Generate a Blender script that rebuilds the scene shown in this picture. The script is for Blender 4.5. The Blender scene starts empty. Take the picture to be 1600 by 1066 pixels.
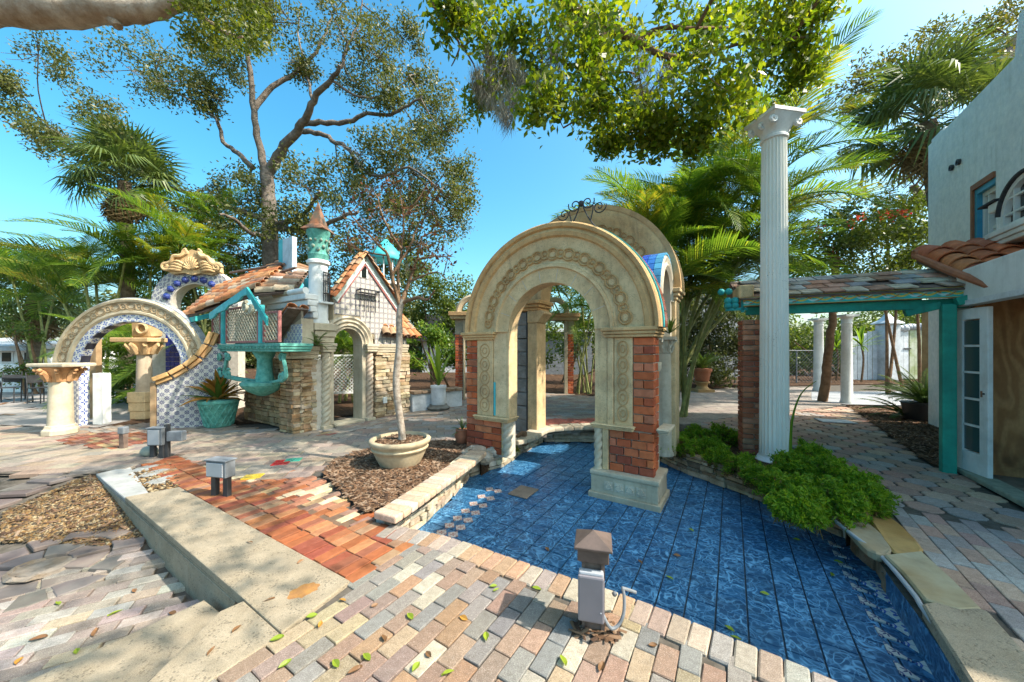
import bpy, bmesh, math, random
import numpy as np
from mathutils import Vector, Matrix
from mathutils.geometry import tessellate_polygon
R = random.Random(7)
NR = np.random.default_rng(11)
rad = math.radians
S = bpy.context.scene
COL = S.collection
# ---------------------------------------------------------------- camera, sky, sun, exposure
F, HC, CX, CY = 549.0, 1.53, 800.0, 547.0          # focal length in photo pixels, eye height, principal column, horizon row
cd = bpy.data.cameras.new('camera'); cam = bpy.data.objects.new('camera', cd); COL.objects.link(cam)
cam.location = (0, 0, HC); cam.rotation_euler = (math.pi/2, 0, 0)
cd.sensor_width = 36; cd.lens = 36*F/1600; cd.shift_y = (CY-533)/1600
cd.clip_start = .05; cd.clip_end = 1500
S.camera = cam
SUN = Vector((1, -.30, 1.10)).normalized()           # towards the sun
EL = math.asin(SUN.z); AZ = math.atan2(SUN.x, SUN.y)
w = bpy.data.worlds.new('World'); S.world = w; w.use_nodes = True
nt = w.node_tree; nt.nodes.clear()
sky = nt.nodes.new('ShaderNodeTexSky'); sky.sky_type = 'NISHITA'; sky.sun_disc = False
sky.sun_elevation = EL; sky.sun_rotation = AZ; sky.air_density = 1.0; sky.dust_density = 3.6; sky.ozone_density = 3.0
bg = nt.nodes.new('ShaderNodeBackground'); bg.inputs[1].default_value = .15
wo = nt.nodes.new('ShaderNodeOutputWorld')
hs_ = nt.nodes.new('ShaderNodeHueSaturation'); hs_.inputs['Saturation'].default_value = 1.36; hs_.inputs['Hue'].default_value = .486
tn_ = nt.nodes.new('ShaderNodeMixRGB'); tn_.blend_type = 'MULTIPLY'; tn_.inputs[0].default_value = 1; tn_.inputs[2].default_value = (.93, 1.04, .93, 1)
nt.links.new(sky.outputs[0], hs_.inputs['Color']); nt.links.new(hs_.outputs[0], tn_.inputs[1]); nt.links.new(tn_.outputs[0], bg.inputs[0]); nt.links.new(bg.outputs[0], wo.inputs[0])
sl = bpy.data.lights.new('sun', 'SUN'); so = bpy.data.objects.new('sun', sl); COL.objects.link(so)
sl.energy = 3.3; sl.angle = rad(.55); sl.color = (1, .93, .82)
so.rotation_euler = SUN.to_track_quat('Z', 'Y').to_euler(); so.location = (8, -4, 12)
S.view_settings.view_transform = 'Standard'; S.view_settings.look = 'None'
S.view_settings.exposure = 1.42; S.view_settings.gamma = 1; S.view_settings.use_curve_mapping = False
S.cycles.max_bounces = 8; S.cycles.diffuse_bounces = 6; S.cycles.transparent_max_bounces = 8
# ---------------------------------------------------------------- helpers
def G(px, py, z=0.0):                                # point of the photograph on the horizontal plane z
    d = F*(HC-z)/(py-CY); return Vector(((px-CX)/F*d, d, z))
def at(px, py, d):                                   # point of the photograph at distance d
    return Vector(((px-CX)/F*d, d, HC-(py-CY)/F*d))
class Fr:                                            # an upright plane: x along it, y inwards, z up
    def __init__(s, x, y, deg, z=0):
        s.a = rad(deg); s.o = Vector((x, y, z)); s.dx = Vector((math.cos(s.a), math.sin(s.a), 0)); s.dy = Vector((-math.sin(s.a), math.cos(s.a), 0))
        s.m = Matrix.Translation(s.o) @ Matrix.Rotation(s.a, 4, 'Z')
    def u(s, px):
        r = (px-CX)/F; return (r*s.o.y-s.o.x)/(s.dx.x-r*s.dx.y)
    def uz(s, px, py):
        u = s.u(px); d = s.o.y+s.dx.y*u; return u, HC-(py-CY)/F*d-s.o.z
    def z(s, px, py): return s.uz(px, py)[1]
    def off(s, u, v, deg=0): p = s.o+s.dx*u+s.dy*v; return Fr(p.x, p.y, math.degrees(s.a)+deg, p.z)
GA = -32.0                                           # the courtyard's own grid
def wm(o):
    m = o.matrix_basis.copy()
    while o.parent: o = o.parent; m = o.matrix_basis @ m
    return m
class B:
    def __init__(s): s.v = []; s.f = []
    def add(s, vs, fs):
        k = len(s.v); s.v += [tuple(p) for p in vs]; s.f += [tuple(i+k for i in q) for q in fs]; return s
    def box(s, x0, x1, y0, y1, z0, z1):
        return s.add([(x0,y0,z0),(x1,y0,z0),(x1,y1,z0),(x0,y1,z0),(x0,y0,z1),(x1,y0,z1),(x1,y1,z1),(x0,y1,z1)],
                     [(0,3,2,1),(4,5,6,7),(0,1,5,4),(1,2,6,5),(2,3,7,6),(3,0,4,7)])
    def prism(s, pts, y0, y1):                       # outline in x,z pushed through y
        n = len(pts)
        return s.add([(x,y0,z) for x,z in pts]+[(x,y1,z) for x,z in pts],
                     [tuple(range(n)), tuple(range(2*n-1,n-1,-1))]+[(i,i+n,(i+1)%n+n,(i+1)%n) for i in range(n)])
    def slab(s, pts, z0, z1):                        # outline in x,y pushed through z
        n = len(pts)
        return s.add([(p[0],p[1],z1) for p in pts]+[(p[0],p[1],z0) for p in pts],
                     [tuple(range(n)), tuple(range(2*n-1,n-1,-1))]+[(i,i+n,(i+1)%n+n,(i+1)%n) for i in range(n)])
    def lathe(s, prof, n=20, c=(0,0,0), sq=False, a0=0):
        k = len(s.v); m = len(prof)
        for r, z in prof:
            for i in range(n):
                a = a0+2*math.pi*i/n; s.v.append((c[0]+r*math.cos(a), c[1]+r*math.sin(a), c[2]+z))
        for j in range(m-1):
            for i in range(n): s.f.append((k+j*n+i, k+j*n+(i+1)%n, k+(j+1)*n+(i+1)%n, k+(j+1)*n+i))
        s.f.append(tuple(k+i for i in range(n))[::-1]); s.f.append(tuple(k+(m-1)*n+i for i in range(n)))
        return s
    def tube(s, pts, rs, n=7, closed=False):
        pts = [Vector(p) for p in pts]; m = len(pts)
        if not hasattr(rs, '__len__'): rs = [rs]*m
        k = len(s.v); nrm = None
        for i, p in enumerate(pts):
            if closed: t = pts[(i+1)%m]-pts[i-1]
            else: t = pts[min(i+1,m-1)]-pts[max(i-1,0)]
            t = t.normalized() if t.length > 1e-9 else Vector((0,0,1))
            if nrm is None: nrm = t.orthogonal().normalized()
            nrm = (nrm-t*nrm.dot(t)); nrm = nrm.normalized() if nrm.length > 1e-6 else t.orthogonal().normalized()
            b = t.cross(nrm)
            for j in range(n):
                a = 2*math.pi*j/n; s.v.append(tuple(p+(nrm*math.cos(a)+b*math.sin(a))*rs[i]))
        for i in range(m if closed else m-1):
            i2 = (i+1)%m
            for j in range(n): s.f.append((k+i*n+j, k+i*n+(j+1)%n, k+i2*n+(j+1)%n, k+i2*n+j))
        if not closed:
            s.f.append(tuple(k+j for j in range(n))[::-1]); s.f.append(tuple(k+(m-1)*n+j for j in range(n)))
        return s
    def sweep(s, prof, cu, cz, a0=0, a1=180, n=40, sx=1, sz=1):   # closed profile (r, y) turned about an axis along y
        k = len(s.v); m = len(prof)
        for i in range(n+1):
            a = rad(a0+(a1-a0)*i/n)
            for r, y in prof: s.v.append((cu+sx*r*math.cos(a), y, cz+sz*r*math.sin(a)))
        for i in range(n):
            for j in range(m): s.f.append((k+i*m+j, k+i*m+(j+1)%m, k+(i+1)*m+(j+1)%m, k+(i+1)*m+j))
        s.f.append(tuple(k+j for j in range(m))); s.f.append(tuple(k+n*m+j for j in range(m))[::-1])
        return s
    def ball(s, c, r, n=10, m=6, sc=(1,1,1)):
        k = len(s.v)
        for j in range(m+1):
            t = math.pi*j/m
            for i in range(n):
                a = 2*math.pi*i/n; s.v.append((c[0]+r*sc[0]*math.sin(t)*math.cos(a), c[1]+r*sc[1]*math.sin(t)*math.sin(a), c[2]+r*sc[2]*math.cos(t)))
        for j in range(m):
            for i in range(n): s.f.append((k+j*n+i, k+(j+1)*n+i, k+(j+1)*n+(i+1)%n, k+j*n+(i+1)%n))
        return s
    def mesh(s, name, bevel=0, smooth=False, seg=1, jit=0):
        me = bpy.data.meshes.new(name); me.from_pydata(s.v, [], s.f)
        bm = bmesh.new(); bm.from_mesh(me); bmesh.ops.remove_doubles(bm, verts=bm.verts, dist=1e-5)
        bmesh.ops.recalc_face_normals(bm, faces=bm.faces)
        if bevel:
            es = [e for e in bm.edges if len(e.link_faces) == 2 and e.calc_face_angle(0) > .5]
            bmesh.ops.bevel(bm, geom=es, offset=bevel, segments=seg, affect='EDGES', profile=.6, clamp_overlap=True)
        if jit:
            for v in bm.verts: v.co += Vector((R.uniform(-1,1), R.uniform(-1,1), R.uniform(-1,1)))*jit
        bm.to_mesh(me); bm.free()
        if smooth:
            me.polygons.foreach_set('use_smooth', [True]*len(me.polygons))
            try: me.set_sharp_from_angle(angle=rad(smooth if smooth > 1 else 40))
            except Exception: pass
        return me
def put(o, parent=None, m=None):
    COL.objects.link(o)
    if parent is not None:
        o.parent = parent
        o.matrix_basis = wm(parent).inverted() @ (m if m is not None else Matrix())
    elif m is not None: o.matrix_basis = m
    return o
def obj(name, b, mat, parent=None, fr=None, m=None, bevel=0, smooth=False, seg=1, jit=0, color=None):
    me = b.mesh(name, bevel, smooth, seg, jit) if isinstance(b, B) else b
    if mat is not None and not me.materials: me.materials.append(mat)
    o = bpy.data.objects.new(name, me)
    if color: o.color = (*color, 1)
    return put(o, parent, fr.m if fr is not None else m)
def tag(o, label, cat, group=None):
    o['label'] = label; o['category'] = cat
    if group: o['group'] = group
    return o
def thing(name, label, cat, loc=(0,0,0), rotz=0, group=None):
    o = bpy.data.objects.new(name, None); o.empty_display_size = .1; COL.objects.link(o)
    o.matrix_basis = Matrix.Translation(Vector(loc)) @ Matrix.Rotation(rad(rotz), 4, 'Z')
    return tag(o, label, cat, group)
def fthing(name, label, cat, fr, group=None): return thing(name, label, cat, fr.o, math.degrees(fr.a), group)
def struct(name, b, mat, **k):
    o = obj(name, b, mat, **k); o['kind'] = 'structure'; return o
def sheet(name, pts, z, mat, holes=()):              # a flat piece of ground, holes allowed
    loops = [[Vector((p[0],p[1],0)) for p in pts]]+[[Vector((p[0],p[1],0)) for p in h] for h in holes]
    tri = tessellate_polygon(loops); allp = [p for l in loops for p in l]
    b = B(); b.add([(p.x,p.y,z if not callable(z) else z(p.x,p.y)) for p in allp], [])
    for t in tri:
        a, c, d = [allp[i] for i in t]
        if (c-a).cross(d-a).z < 0: t = t[::-1]
        b.f.append(tuple(t))
    me = bpy.data.meshes.new(name); me.from_pydata(b.v, [], b.f); me.materials.append(mat)
    o = bpy.data.objects.new(name, me); COL.objects.link(o); o['kind'] = 'structure'
    return o
# ---------------------------------------------------------------- materials
class NT:
    def __init__(s, name):
        s.mat = bpy.data.materials.new(name); s.mat.use_nodes = True; s.t = s.mat.node_tree; s.n = s.t.nodes
        s.bsdf = next(x for x in s.n if x.type == 'BSDF_PRINCIPLED')
        s.out = next(x for x in s.n if x.type == 'OUTPUT_MATERIAL')
    def new(s, t, **k):
        x = s.n.new('ShaderNode'+t)
        for a, b in k.items(): setattr(x, a, b)
        return x
    def set(s, i, v):
        if hasattr(v, 'is_linked') or hasattr(v, 'links'): s.t.links.new(v, i)
        else: i.default_value = v
    def m(s, op, a, b=0, c=None):
        x = s.new('Math', operation=op); s.set(x.inputs[0], a); s.set(x.inputs[1], b)
        if c is not None: s.set(x.inputs[2], c)
        return x.outputs[0]
    def mix(s, f, a, b, mode='MIX'):
        x = s.new('MixRGB', blend_type=mode); s.set(x.inputs[0], f)
        for i, v in ((1,a),(2,b)): s.set(x.inputs[i], (*v,1) if isinstance(v, tuple) and len(v) == 3 else v)
        return x.outputs[0]
    def pos(s): return s.new('NewGeometry').outputs['Position']
    def objc(s): return s.new('TexCoord').outputs['Object']
    def noise(s, vec, scale, detail=5, rough=.6, dist=0):
        x = s.new('TexNoise'); s.t.links.new(vec, x.inputs['Vector'])
        x.inputs['Scale'].default_value = scale; x.inputs['Detail'].default_value = detail; x.inputs['Roughness'].default_value = rough; x.inputs['Distortion'].default_value = dist
        return x.outputs['Fac']
    def step(s, v, lo, hi):
        x = s.new('MapRange'); s.set(x.inputs[0], v); x.inputs[1].default_value = lo; x.inputs[2].default_value = hi; x.clamp = True
        return x.outputs[0]
    def bump(s, h, strength=.4, dist=.02):
        x = s.new('Bump'); s.set(x.inputs['Height'], h); x.inputs['Strength'].default_value = strength; x.inputs['Distance'].default_value = dist
        s.t.links.new(x.outputs[0], s.bsdf.inputs['Normal']); return x
    def sep(s, v):
        x = s.new('SeparateXYZ'); s.t.links.new(v, x.inputs[0]); return x.outputs
    def fin(s, col, rough=.7, spec=.3, metal=0):
        s.set(s.bsdf.inputs['Base Color'], (*col,1) if isinstance(col, tuple) and len(col) == 3 else col)
        s.set(s.bsdf.inputs['Roughness'], rough); s.bsdf.inputs['Specular IOR Level'].default_value = spec; s.bsdf.inputs['Metallic'].default_value = metal
        return s.mat
def M(name, c1, c2=None, scale=6, rough=.75, spec=.25, bump=.35, bscale=40, bdist=.01, dirt=.35, dscale=1.7, dcol=(.06,.05,.04), oc=False, metal=0, local=False, lo=.35, hi=.65, pits=0, speck=0, streak=0):
    t = NT(name); p = t.objc() if local else t.pos()
    c2 = c2 or tuple(x*.72 for x in c1)
    col = t.mix(t.step(t.noise(p, scale, 6), lo, hi), c1, c2)
    if oc:
        oi = t.new('ObjectInfo'); col = t.mix(1, col, oi.outputs['Color'], 'MULTIPLY')
    if dirt:
        d1 = t.step(t.noise(p, dscale, 8, .7), .5, .78); d2 = t.step(t.noise(p, scale*5, 4), .5, .75)
        f = t.m('MULTIPLY', t.m('ADD', d1, t.m('MULTIPLY', d2, .5)), dirt); col = t.mix(f, col, dcol)
    if streak:
        sm = t.new('Mapping'); t.t.links.new(p, sm.inputs[0]); sm.inputs['Scale'].default_value = (5,5,.6)
        sf = t.m('MULTIPLY', t.step(t.noise(sm.outputs[0], 2.2, 6, .65), .50, .72), t.step(t.noise(p, 1.6, 3), .38, .62)); col = t.mix(t.m('MULTIPLY', sf, streak), col, dcol)
    h = t.noise(p, bscale, 8, .7)
    if speck:
        sk = t.noise(p, 230, 3, .7); col = t.mix(t.m('MULTIPLY', t.step(sk, .50, .66), speck), col, (.07,.06,.055)); col = t.mix(t.m('MULTIPLY', t.step(sk, .46, .32), speck*.5), col, (.75,.70,.62))
    if pits:
        vo = t.new('TexVoronoi'); t.t.links.new(p, vo.inputs['Vector']); vo.inputs['Scale'].default_value = pits
        pm = t.m('MULTIPLY', t.step(vo.outputs['Distance'], .40, .26), t.step(t.noise(p, pits*.2, 3), .47, .56))
        col = t.mix(t.m('MULTIPLY', pm, .5), col, tuple(x*.25 for x in c1)); h = t.m('SUBTRACT', h, pm)
    if bump: t.bump(h, bump, bdist)
    rg = t.m('ADD', t.m('MULTIPLY', t.noise(p, scale*2, 3), .25), rough-.12)
    return t.fin(col, rg, spec, metal)
def leafmat(name, cols, trans=.45, rough=.45, spec=.35):
    t = NT(name); rnd = t.new('NewGeometry').outputs['Random Per Island']
    rp = t.new('ValToRGB'); t.t.links.new(rnd, rp.inputs[0]); e = rp.color_ramp.elements
    while len(e) < len(cols): e.new(.5)
    for i, c in enumerate(cols): e[i].position = i/(len(cols)-1); e[i].color = (*c, 1)
    n = t.noise(t.pos(), .9, 3); col = t.mix(1, rp.outputs[0], t.mix(t.step(n, .35, .65), (.75,.8,.7), (1.2,1.15,1.0)), 'MULTIPLY')
    t.fin(col, rough, spec)
    tr = t.new('BsdfTranslucent'); t.t.links.new(t.mix(1, col, (1.25,1.25,.55), 'MULTIPLY'), tr.inputs[0])
    mx = t.new('MixShader'); mx.inputs[0].default_value = trans
    t.t.links.new(t.bsdf.outputs[0], mx.inputs[1]); t.t.links.new(tr.outputs[0], mx.inputs[2]); t.t.links.new(mx.outputs[0], t.out.inputs[0])
    return t.mat
def glassmat(name, col=(.05,.09,.09)):
    t = NT(name); return t.fin(col, .06, .9)
CREAM = M('cast_stone', (.72,.54,.315), (.58,.41,.225), 4, .8, .2, .3, 60, .006, .5, 2.2, (.16,.11,.07), oc=True, streak=.55, pits=70)
CREAMW = M('pale_cast_stone', (.56,.50,.385), (.45,.385,.285), 4, .8, .2, .3, 60, .006, .4, 2.2, (.16,.13,.1), oc=True, streak=.5)
TRAV = M('travertine', (.36,.295,.205), (.275,.22,.145), 5, .75, .2, .5, 90, .006, .5, 2.6, (.2,.17,.12), pits=60, speck=.4)
WHITEP = M('white_paint', (.76,.77,.75), (.66,.67,.64), 3, .55, .3, .15, 50, .004, .25, 3, (.25,.23,.2), streak=.3)
WHITEW = M('weathered_white_board', (.68,.70,.72), (.52,.54,.55), 4, .7, .2, .3, 30, .006, .5, 2.2, (.2,.19,.16))
MOSSW = M('mossy_white_board', (.55,.56,.45), (.28,.33,.13), 2.2, .8, .2, .3, 30, .006, .4, 3, (.14,.15,.06))
STUCCO = M('rough_stucco', (.86,.88,.87), (.72,.76,.77), 11, .85, .15, .55, 16, .035, .2, 1.2, (.34,.35,.30), streak=.4)
BRICK = M('red_brick', (1,1,1), (.78,.72,.68), 14, .8, .2, .5, 90, .008, .28, 5, (.13,.08,.06), oc=True)
PAVER = M('concrete_paver', (1,1,1), (.78,.76,.74), 30, .88, .12, .6, 200, .006, .55, 2.3, (.10,.09,.08), oc=True, speck=.5)
STONE = M('ledge_stone', (1,1,1), (.62,.57,.5), 9, .85, .15, .7, 45, .02, .3, 4, (.1,.08,.06), oc=True)
CLAY = M('clay_tile', (1,1,1), (.7,.62,.58), 9, .75, .25, .4, 70, .008, .4, 4, (.09,.075,.06), oc=True)
GLAZE = M('glazed_tile', (1,1,1), (.85,.85,.85), 9, .25, .5, .05, 40, .004, .12, 4, (.05,.05,.05), oc=True)
MORTAR = M('mortar', (.60,.55,.47), (.48,.43,.36), 12, .9, .1, .4, 80, .006)
SAND = M('joint_sand', (.14,.12,.10), (.08,.07,.055), 14, .95, .05, .4, 80, .006)
MULCH = M('bark_mulch', (.115,.066,.038), (.045,.025,.015), 16, .95, .08, 1, 35, .04, .2, 4)
CHIP = M('bark_chip', (.17,.10,.06), (.055,.032,.02), 22, .95, .08, .3, 60, .01, .2)
GROUNDM = M('earth_and_litter', (.16,.11,.065), (.07,.055,.03), 2.2, .95, .08, .8, 14, .04, .3, .6, (.05,.06,.02))
TURQ = M('turquoise_paint', (.04,.40,.38), (.02,.26,.27), 5, .6, .3, .3, 30, .006, .45, 4, (.05,.10,.09), oc=False)
TURQL = M('bright_turquoise_paint', (.07,.50,.53), (.05,.38,.42), 5, .5, .35, .15, 40, .004, .2, 4, (.06,.14,.13))
GREENP = M('teal_green_paint', (.02,.33,.235), (.012,.22,.165), 3, .6, .35, .35, 25, .006, .45, 4, (.02,.08,.06), streak=.5)
VERD = M('verdigris', (.16,.44,.36), (.06,.27,.22), 14, .7, .25, .4, 60, .008, .45, 6, (.10,.09,.06), streak=.5)
PINKP = M('faded_red_paint', (.42,.16,.14), (.32,.12,.11), 6, .6, .3, .1)
METAL = M('grey_metal_box', (.20,.215,.23), (.13,.145,.16), 8, .65, .5, .1, 40, .003, .4, 5, (.09,.07,.05))
DMETAL = M('dark_metal', (.045,.047,.05), (.025,.025,.028), 8, .55, .4, .2)
GREYPL = M('grey_plastic', (.22,.20,.215), (.19,.175,.19), 3, .45, .45, .04, 40, .002, .12)
LGREYPL = M('pale_grey_plastic', (.38,.39,.41), (.33,.345,.36), 3, .45, .45, .04, 40, .002, .15)
WOODD = M('weathered_timber', (.20,.14,.11), (.11,.075,.06), 9, .8, .2, .5, 60, .006)
CAPM = M('bronze_post_cap', (.135,.095,.078), (.085,.06,.05), 9, .45, .4, .15, 50, .003, .3, 6)
TIMBER = M('raw_timber', (.42,.29,.16), (.30,.19,.10), 6, .75, .2, .3)
BARK = M('grey_bark', (.24,.20,.165), (.12,.095,.075), 7, .9, .1, .9, 22, .05, .3, 3)
BARKL = M('pale_bark', (.56,.48,.40), (.30,.21,.14), 3.2, .9, .1, .8, 18, .05, .4, 2, (.10,.06,.035))
BARKB = M('brown_branch_bark', (.24,.15,.09), (.14,.085,.05), 8, .9, .1, .6, 30, .03, .2)
CANE = M('palm_cane', (.32,.34,.11), (.17,.18,.06), 7, .6, .3, .3, 30, .01, .3, 6, (.16,.13,.07))
TERRA = M('terracotta', (.40,.15,.075), (.30,.11,.06), 6, .8, .2, .2, 50, .006, .3, 5, (.18,.13,.10))
BLACKPL = M('black_plastic', (.012,.012,.014), (.02,.02,.02), 5, .5, .4, .1)
RUSTM = M('rusted_copper', (.33,.13,.06), (.12,.10,.07), 7, .65, .35, .3, 40, .01, .4, 4, (.05,.04,.03))
ASPH = M('dark_shingle', (.07,.07,.075), (.045,.045,.05), 14, .9, .1, .5)
BARKP = M('palm_trunk_bark', (.22,.17,.12), (.12,.09,.06), 10, .95, .1, .9, 26, .04)
MOSSM = M('spanish_moss', (.36,.34,.27), (.24,.22,.17), 10, .95, .05, 0)
VINEW = M('weathered_greywood', (.30,.27,.22), (.2,.17,.14), 9, .9, .1, .4)
GLASS = glassmat('window_glass'); GLASSD = glassmat('dark_glass', (.015,.02,.02))
OAKL = leafmat('oak_leaf', [(.06,.08,.022),(.10,.12,.035),(.15,.16,.055),(.08,.10,.03),(.20,.18,.075)], .4)
FICL = leafmat('broad_leaf', [(.07,.13,.010),(.12,.19,.014),(.24,.28,.022),(.16,.23,.016),(.36,.36,.035)], .6, .35, .5)
PALML = leafmat('areca_frond', [(.07,.15,.022),(.11,.20,.03),(.18,.27,.04),(.26,.32,.05)], .5, .4, .45)
PALMY = leafmat('yellowing_frond', [(.10,.18,.03),(.24,.26,.035),(.36,.28,.04)], .5, .4, .4)
FANL = leafmat('fan_palm_leaf', [(.07,.11,.035),(.11,.16,.05),(.16,.20,.07)], .35, .45, .4)
DEADL = leafmat('dead_frond', [(.20,.14,.085),(.27,.19,.12),(.14,.095,.06)], .25, .8, .1)
BUSHL = leafmat('bush_leaf', [(.06,.10,.02),(.10,.15,.03),(.16,.20,.045)], .45)
FERNL = leafmat('asparagus_fern_leaf', [(.09,.21,.015),(.15,.29,.02),(.23,.36,.03),(.36,.44,.04)], .55, .5, .3)
FERNB = leafmat('dry_fern_leaf', [(.17,.10,.05),(.24,.15,.07),(.12,.12,.03)], .35, .7, .1)
REDL = leafmat('russet_leaf', [(.11,.035,.022),(.17,.06,.03),(.08,.06,.025)], .35, .6, .2)
FLOWL = leafmat('bougainvillea_bract', [(.50,.03,.09),(.62,.06,.10),(.60,.13,.07)], .4, .6, .1)
BROML = leafmat('croton_leaf', [(.07,.13,.03),(.26,.22,.04),(.35,.14,.04),(.13,.17,.03)], .4, .4, .4)
def azulejo(name, white, blue, kind=0):
    t = NT(name); x, y, z = t.sep(t.objc())
    ax = t.m('ABSOLUTE', x); az = t.m('ABSOLUTE', z)
    r = t.m('SQRT', t.m('ADD', t.m('MULTIPLY', x, x), t.m('MULTIPLY', z, z))); th = t.m('ARCTAN2', z, x)
    c4 = t.m('COSINE', t.m('MULTIPLY', th, 4 if kind != 1 else 8))
    pet = t.m('LESS_THAN', r, t.m('ADD', .22, t.m('MULTIPLY', c4, .13)))
    hole = t.m('LESS_THAN', r, .07)
    qx = t.m('SUBTRACT', .5, ax); qz = t.m('SUBTRACT', .5, az)
    rc = t.m('SQRT', t.m('ADD', t.m('MULTIPLY', qx, qx), t.m('MULTIPLY', qz, qz)))
    ring = t.m('MULTIPLY', t.m('LESS_THAN', rc, .24), t.m('GREATER_THAN', rc, .15))
    dot = t.m('LESS_THAN', rc, .08)
    dg = t.m('LESS_THAN', t.m('ABSOLUTE', t.m('SUBTRACT', ax, az)), .018)
    dg = t.m('MULTIPLY', dg, t.m('GREATER_THAN', r, .3))
    mask = t.m('MAXIMUM', t.m('SUBTRACT', pet, hole), t.m('MAXIMUM', ring, t.m('MAXIMUM', dot, dg)))
    if kind == 2:                                    # pale square with a thin blue rim
        mask = t.m('GREATER_THAN', t.m('MAXIMUM', ax, az), .375)
        mask = t.m('MULTIPLY', mask, t.m('LESS_THAN', t.m('MAXIMUM', ax, az), .455))
    n = t.noise(t.objc(), 3, 4)
    wcol = t.mix(t.step(n, .3, .7), white, tuple(c*.85 for c in white))
    bcol = t.mix(t.step(t.noise(t.objc(), 9, 3), .35, .65), blue, tuple(c*1.8+.02 for c in blue))
    t.fin(t.mix(mask, wcol, bcol), .3, .45); return t.mat
AZ1 = azulejo('blue_and_white_tile', (.66,.65,.60), (.035,.07,.25))
AZ2 = azulejo('dense_blue_white_tile', (.50,.49,.45), (.025,.03,.10), 1)
AZ4 = azulejo('russet_tile', (.50,.46,.42), (.22,.08,.06))
AZ3 = azulejo('rimmed_white_tile', (.56,.51,.43), (.085,.085,.14), 2)
def poolmat():
    t = NT('pool_tile_print'); p = t.pos()
    nz = t.new('TexNoise'); t.t.links.new(p, nz.inputs['Vector']); nz.inputs['Scale'].default_value = 7; nz.inputs['Detail'].default_value = 3
    v = t.new('VectorMath', operation='MULTIPLY_ADD'); t.t.links.new(nz.outputs['Color'], v.inputs[0]); v.inputs[1].default_value = (.07,.07,.07); t.t.links.new(p, v.inputs[2])
    vo = t.new('TexVoronoi', feature='DISTANCE_TO_EDGE'); t.t.links.new(v.outputs[0], vo.inputs['Vector']); vo.inputs['Scale'].default_value = 17
    vo2 = t.new('TexVoronoi', feature='DISTANCE_TO_EDGE'); t.t.links.new(v.outputs[0], vo2.inputs['Vector']); vo2.inputs['Scale'].default_value = 29
    a1 = t.m('ABSOLUTE', t.m('SUBTRACT', t.m('FRACT', t.m('MULTIPLY', t.noise(v.outputs[0], 9, 1, .4, .6), 5.0)), .5))
    a2 = t.m('ABSOLUTE', t.m('SUBTRACT', t.m('FRACT', t.m('MULTIPLY', t.noise(v.outputs[0], 15, 1, .4, .4), 3.0)), .5))
    e1 = t.step(a1, .17, .02); e2 = t.m('MULTIPLY', t.step(a2, .15, .02), .55); e0 = t.m('MULTIPLY', t.step(vo.outputs[0], .07, .0), .45)
    e = t.m('MULTIPLY', t.m('MAXIMUM', e0, t.m('MAXIMUM', e1, e2)), t.step(t.noise(p, 6, 3), .22, .6))
    n = t.noise(p, 9, 4); oi = t.new('ObjectInfo').outputs['Random']
    base = t.mix(t.step(n, .3, .7), (.005,.038,.095), (.010,.082,.195)); base = t.mix(t.m('MULTIPLY', oi, .25), base, (.010,.11,.25))
    col = t.mix(t.m('MULTIPLY', e, .8), base, (.16,.42,.68))
    col = t.mix(t.m('MULTIPLY', t.step(t.noise(p, 1.1, 6, .7), .52, .8), .4), col, (.06,.08,.09))
    t.fin(col, t.m('ADD', .30, t.m('MULTIPLY', n, .25)), .4); t.bump(n, .12, .01)
    return t.mat
POOLT = poolmat()
def fasciamat():
    t = NT('painted_scroll_border'); x, y, z = t.sep(t.objc())
    k = t.m('MULTIPLY', x, 2*math.pi/.26); s = t.m('SINE', k)
    wv = t.m('MULTIPLY', s, .022); d = t.m('ABSOLUTE', t.m('SUBTRACT', z, wv))
    gold = t.m('LESS_THAN', d, .012)
    wv2 = t.m('MULTIPLY', t.m('SINE', t.m('ADD', k, 2.2)), .035); d2 = t.m('ABSOLUTE', t.m('SUBTRACT', z, wv2)); red = t.m('LESS_THAN', d2, .007)
    fl = t.m('LESS_THAN', t.m('ABSOLUTE', t.m('SUBTRACT', z, t.m('MULTIPLY', s, -.025))), t.m('MULTIPLY', t.m('ABSOLUTE', s), .014))
    col = t.mix(gold, (.04,.45,.40), (.70,.48,.06)); col = t.mix(red, col, (.45,.16,.05)); col = t.mix(fl, col, (.45,.62,.55))
    edge = t.m('GREATER_THAN', t.m('ABSOLUTE', z), .056); col = t.mix(edge, col, (.50,.34,.08))
    col = t.mix(t.m('MULTIPLY', t.step(t.noise(t.objc(), 14, 5), .45, .7), .35), col, (.12,.10,.06))
    return t.fin(col, .6, .3)
FASC = fasciamat()
def plymat():
    t = NT('plywood'); p = t.objc()
    mp = t.new('Mapping'); t.t.links.new(p, mp.inputs[0]); mp.inputs['Scale'].default_value = (1.8,1,.38)
    g = t.noise(mp.outputs[0], 2.3, 2, .45); gr = t.m('SINE', t.m('MULTIPLY', g, 60)); fine = t.noise(mp.outputs[0], 40, 3)
    col = t.mix(t.step(gr, -.6, .9), (.37,.17,.065), (.52,.27,.11)); col = t.mix(t.m('MULTIPLY', t.step(fine, .4, .7), .4), col, (.26,.12,.05))
    col = t.mix(t.m('MULTIPLY', t.step(t.noise(p, 2.2, 5), .52, .75), .75), col, (.07,.035,.018))
    return t.fin(col, .65, .25)
PLY = plymat()
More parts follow.
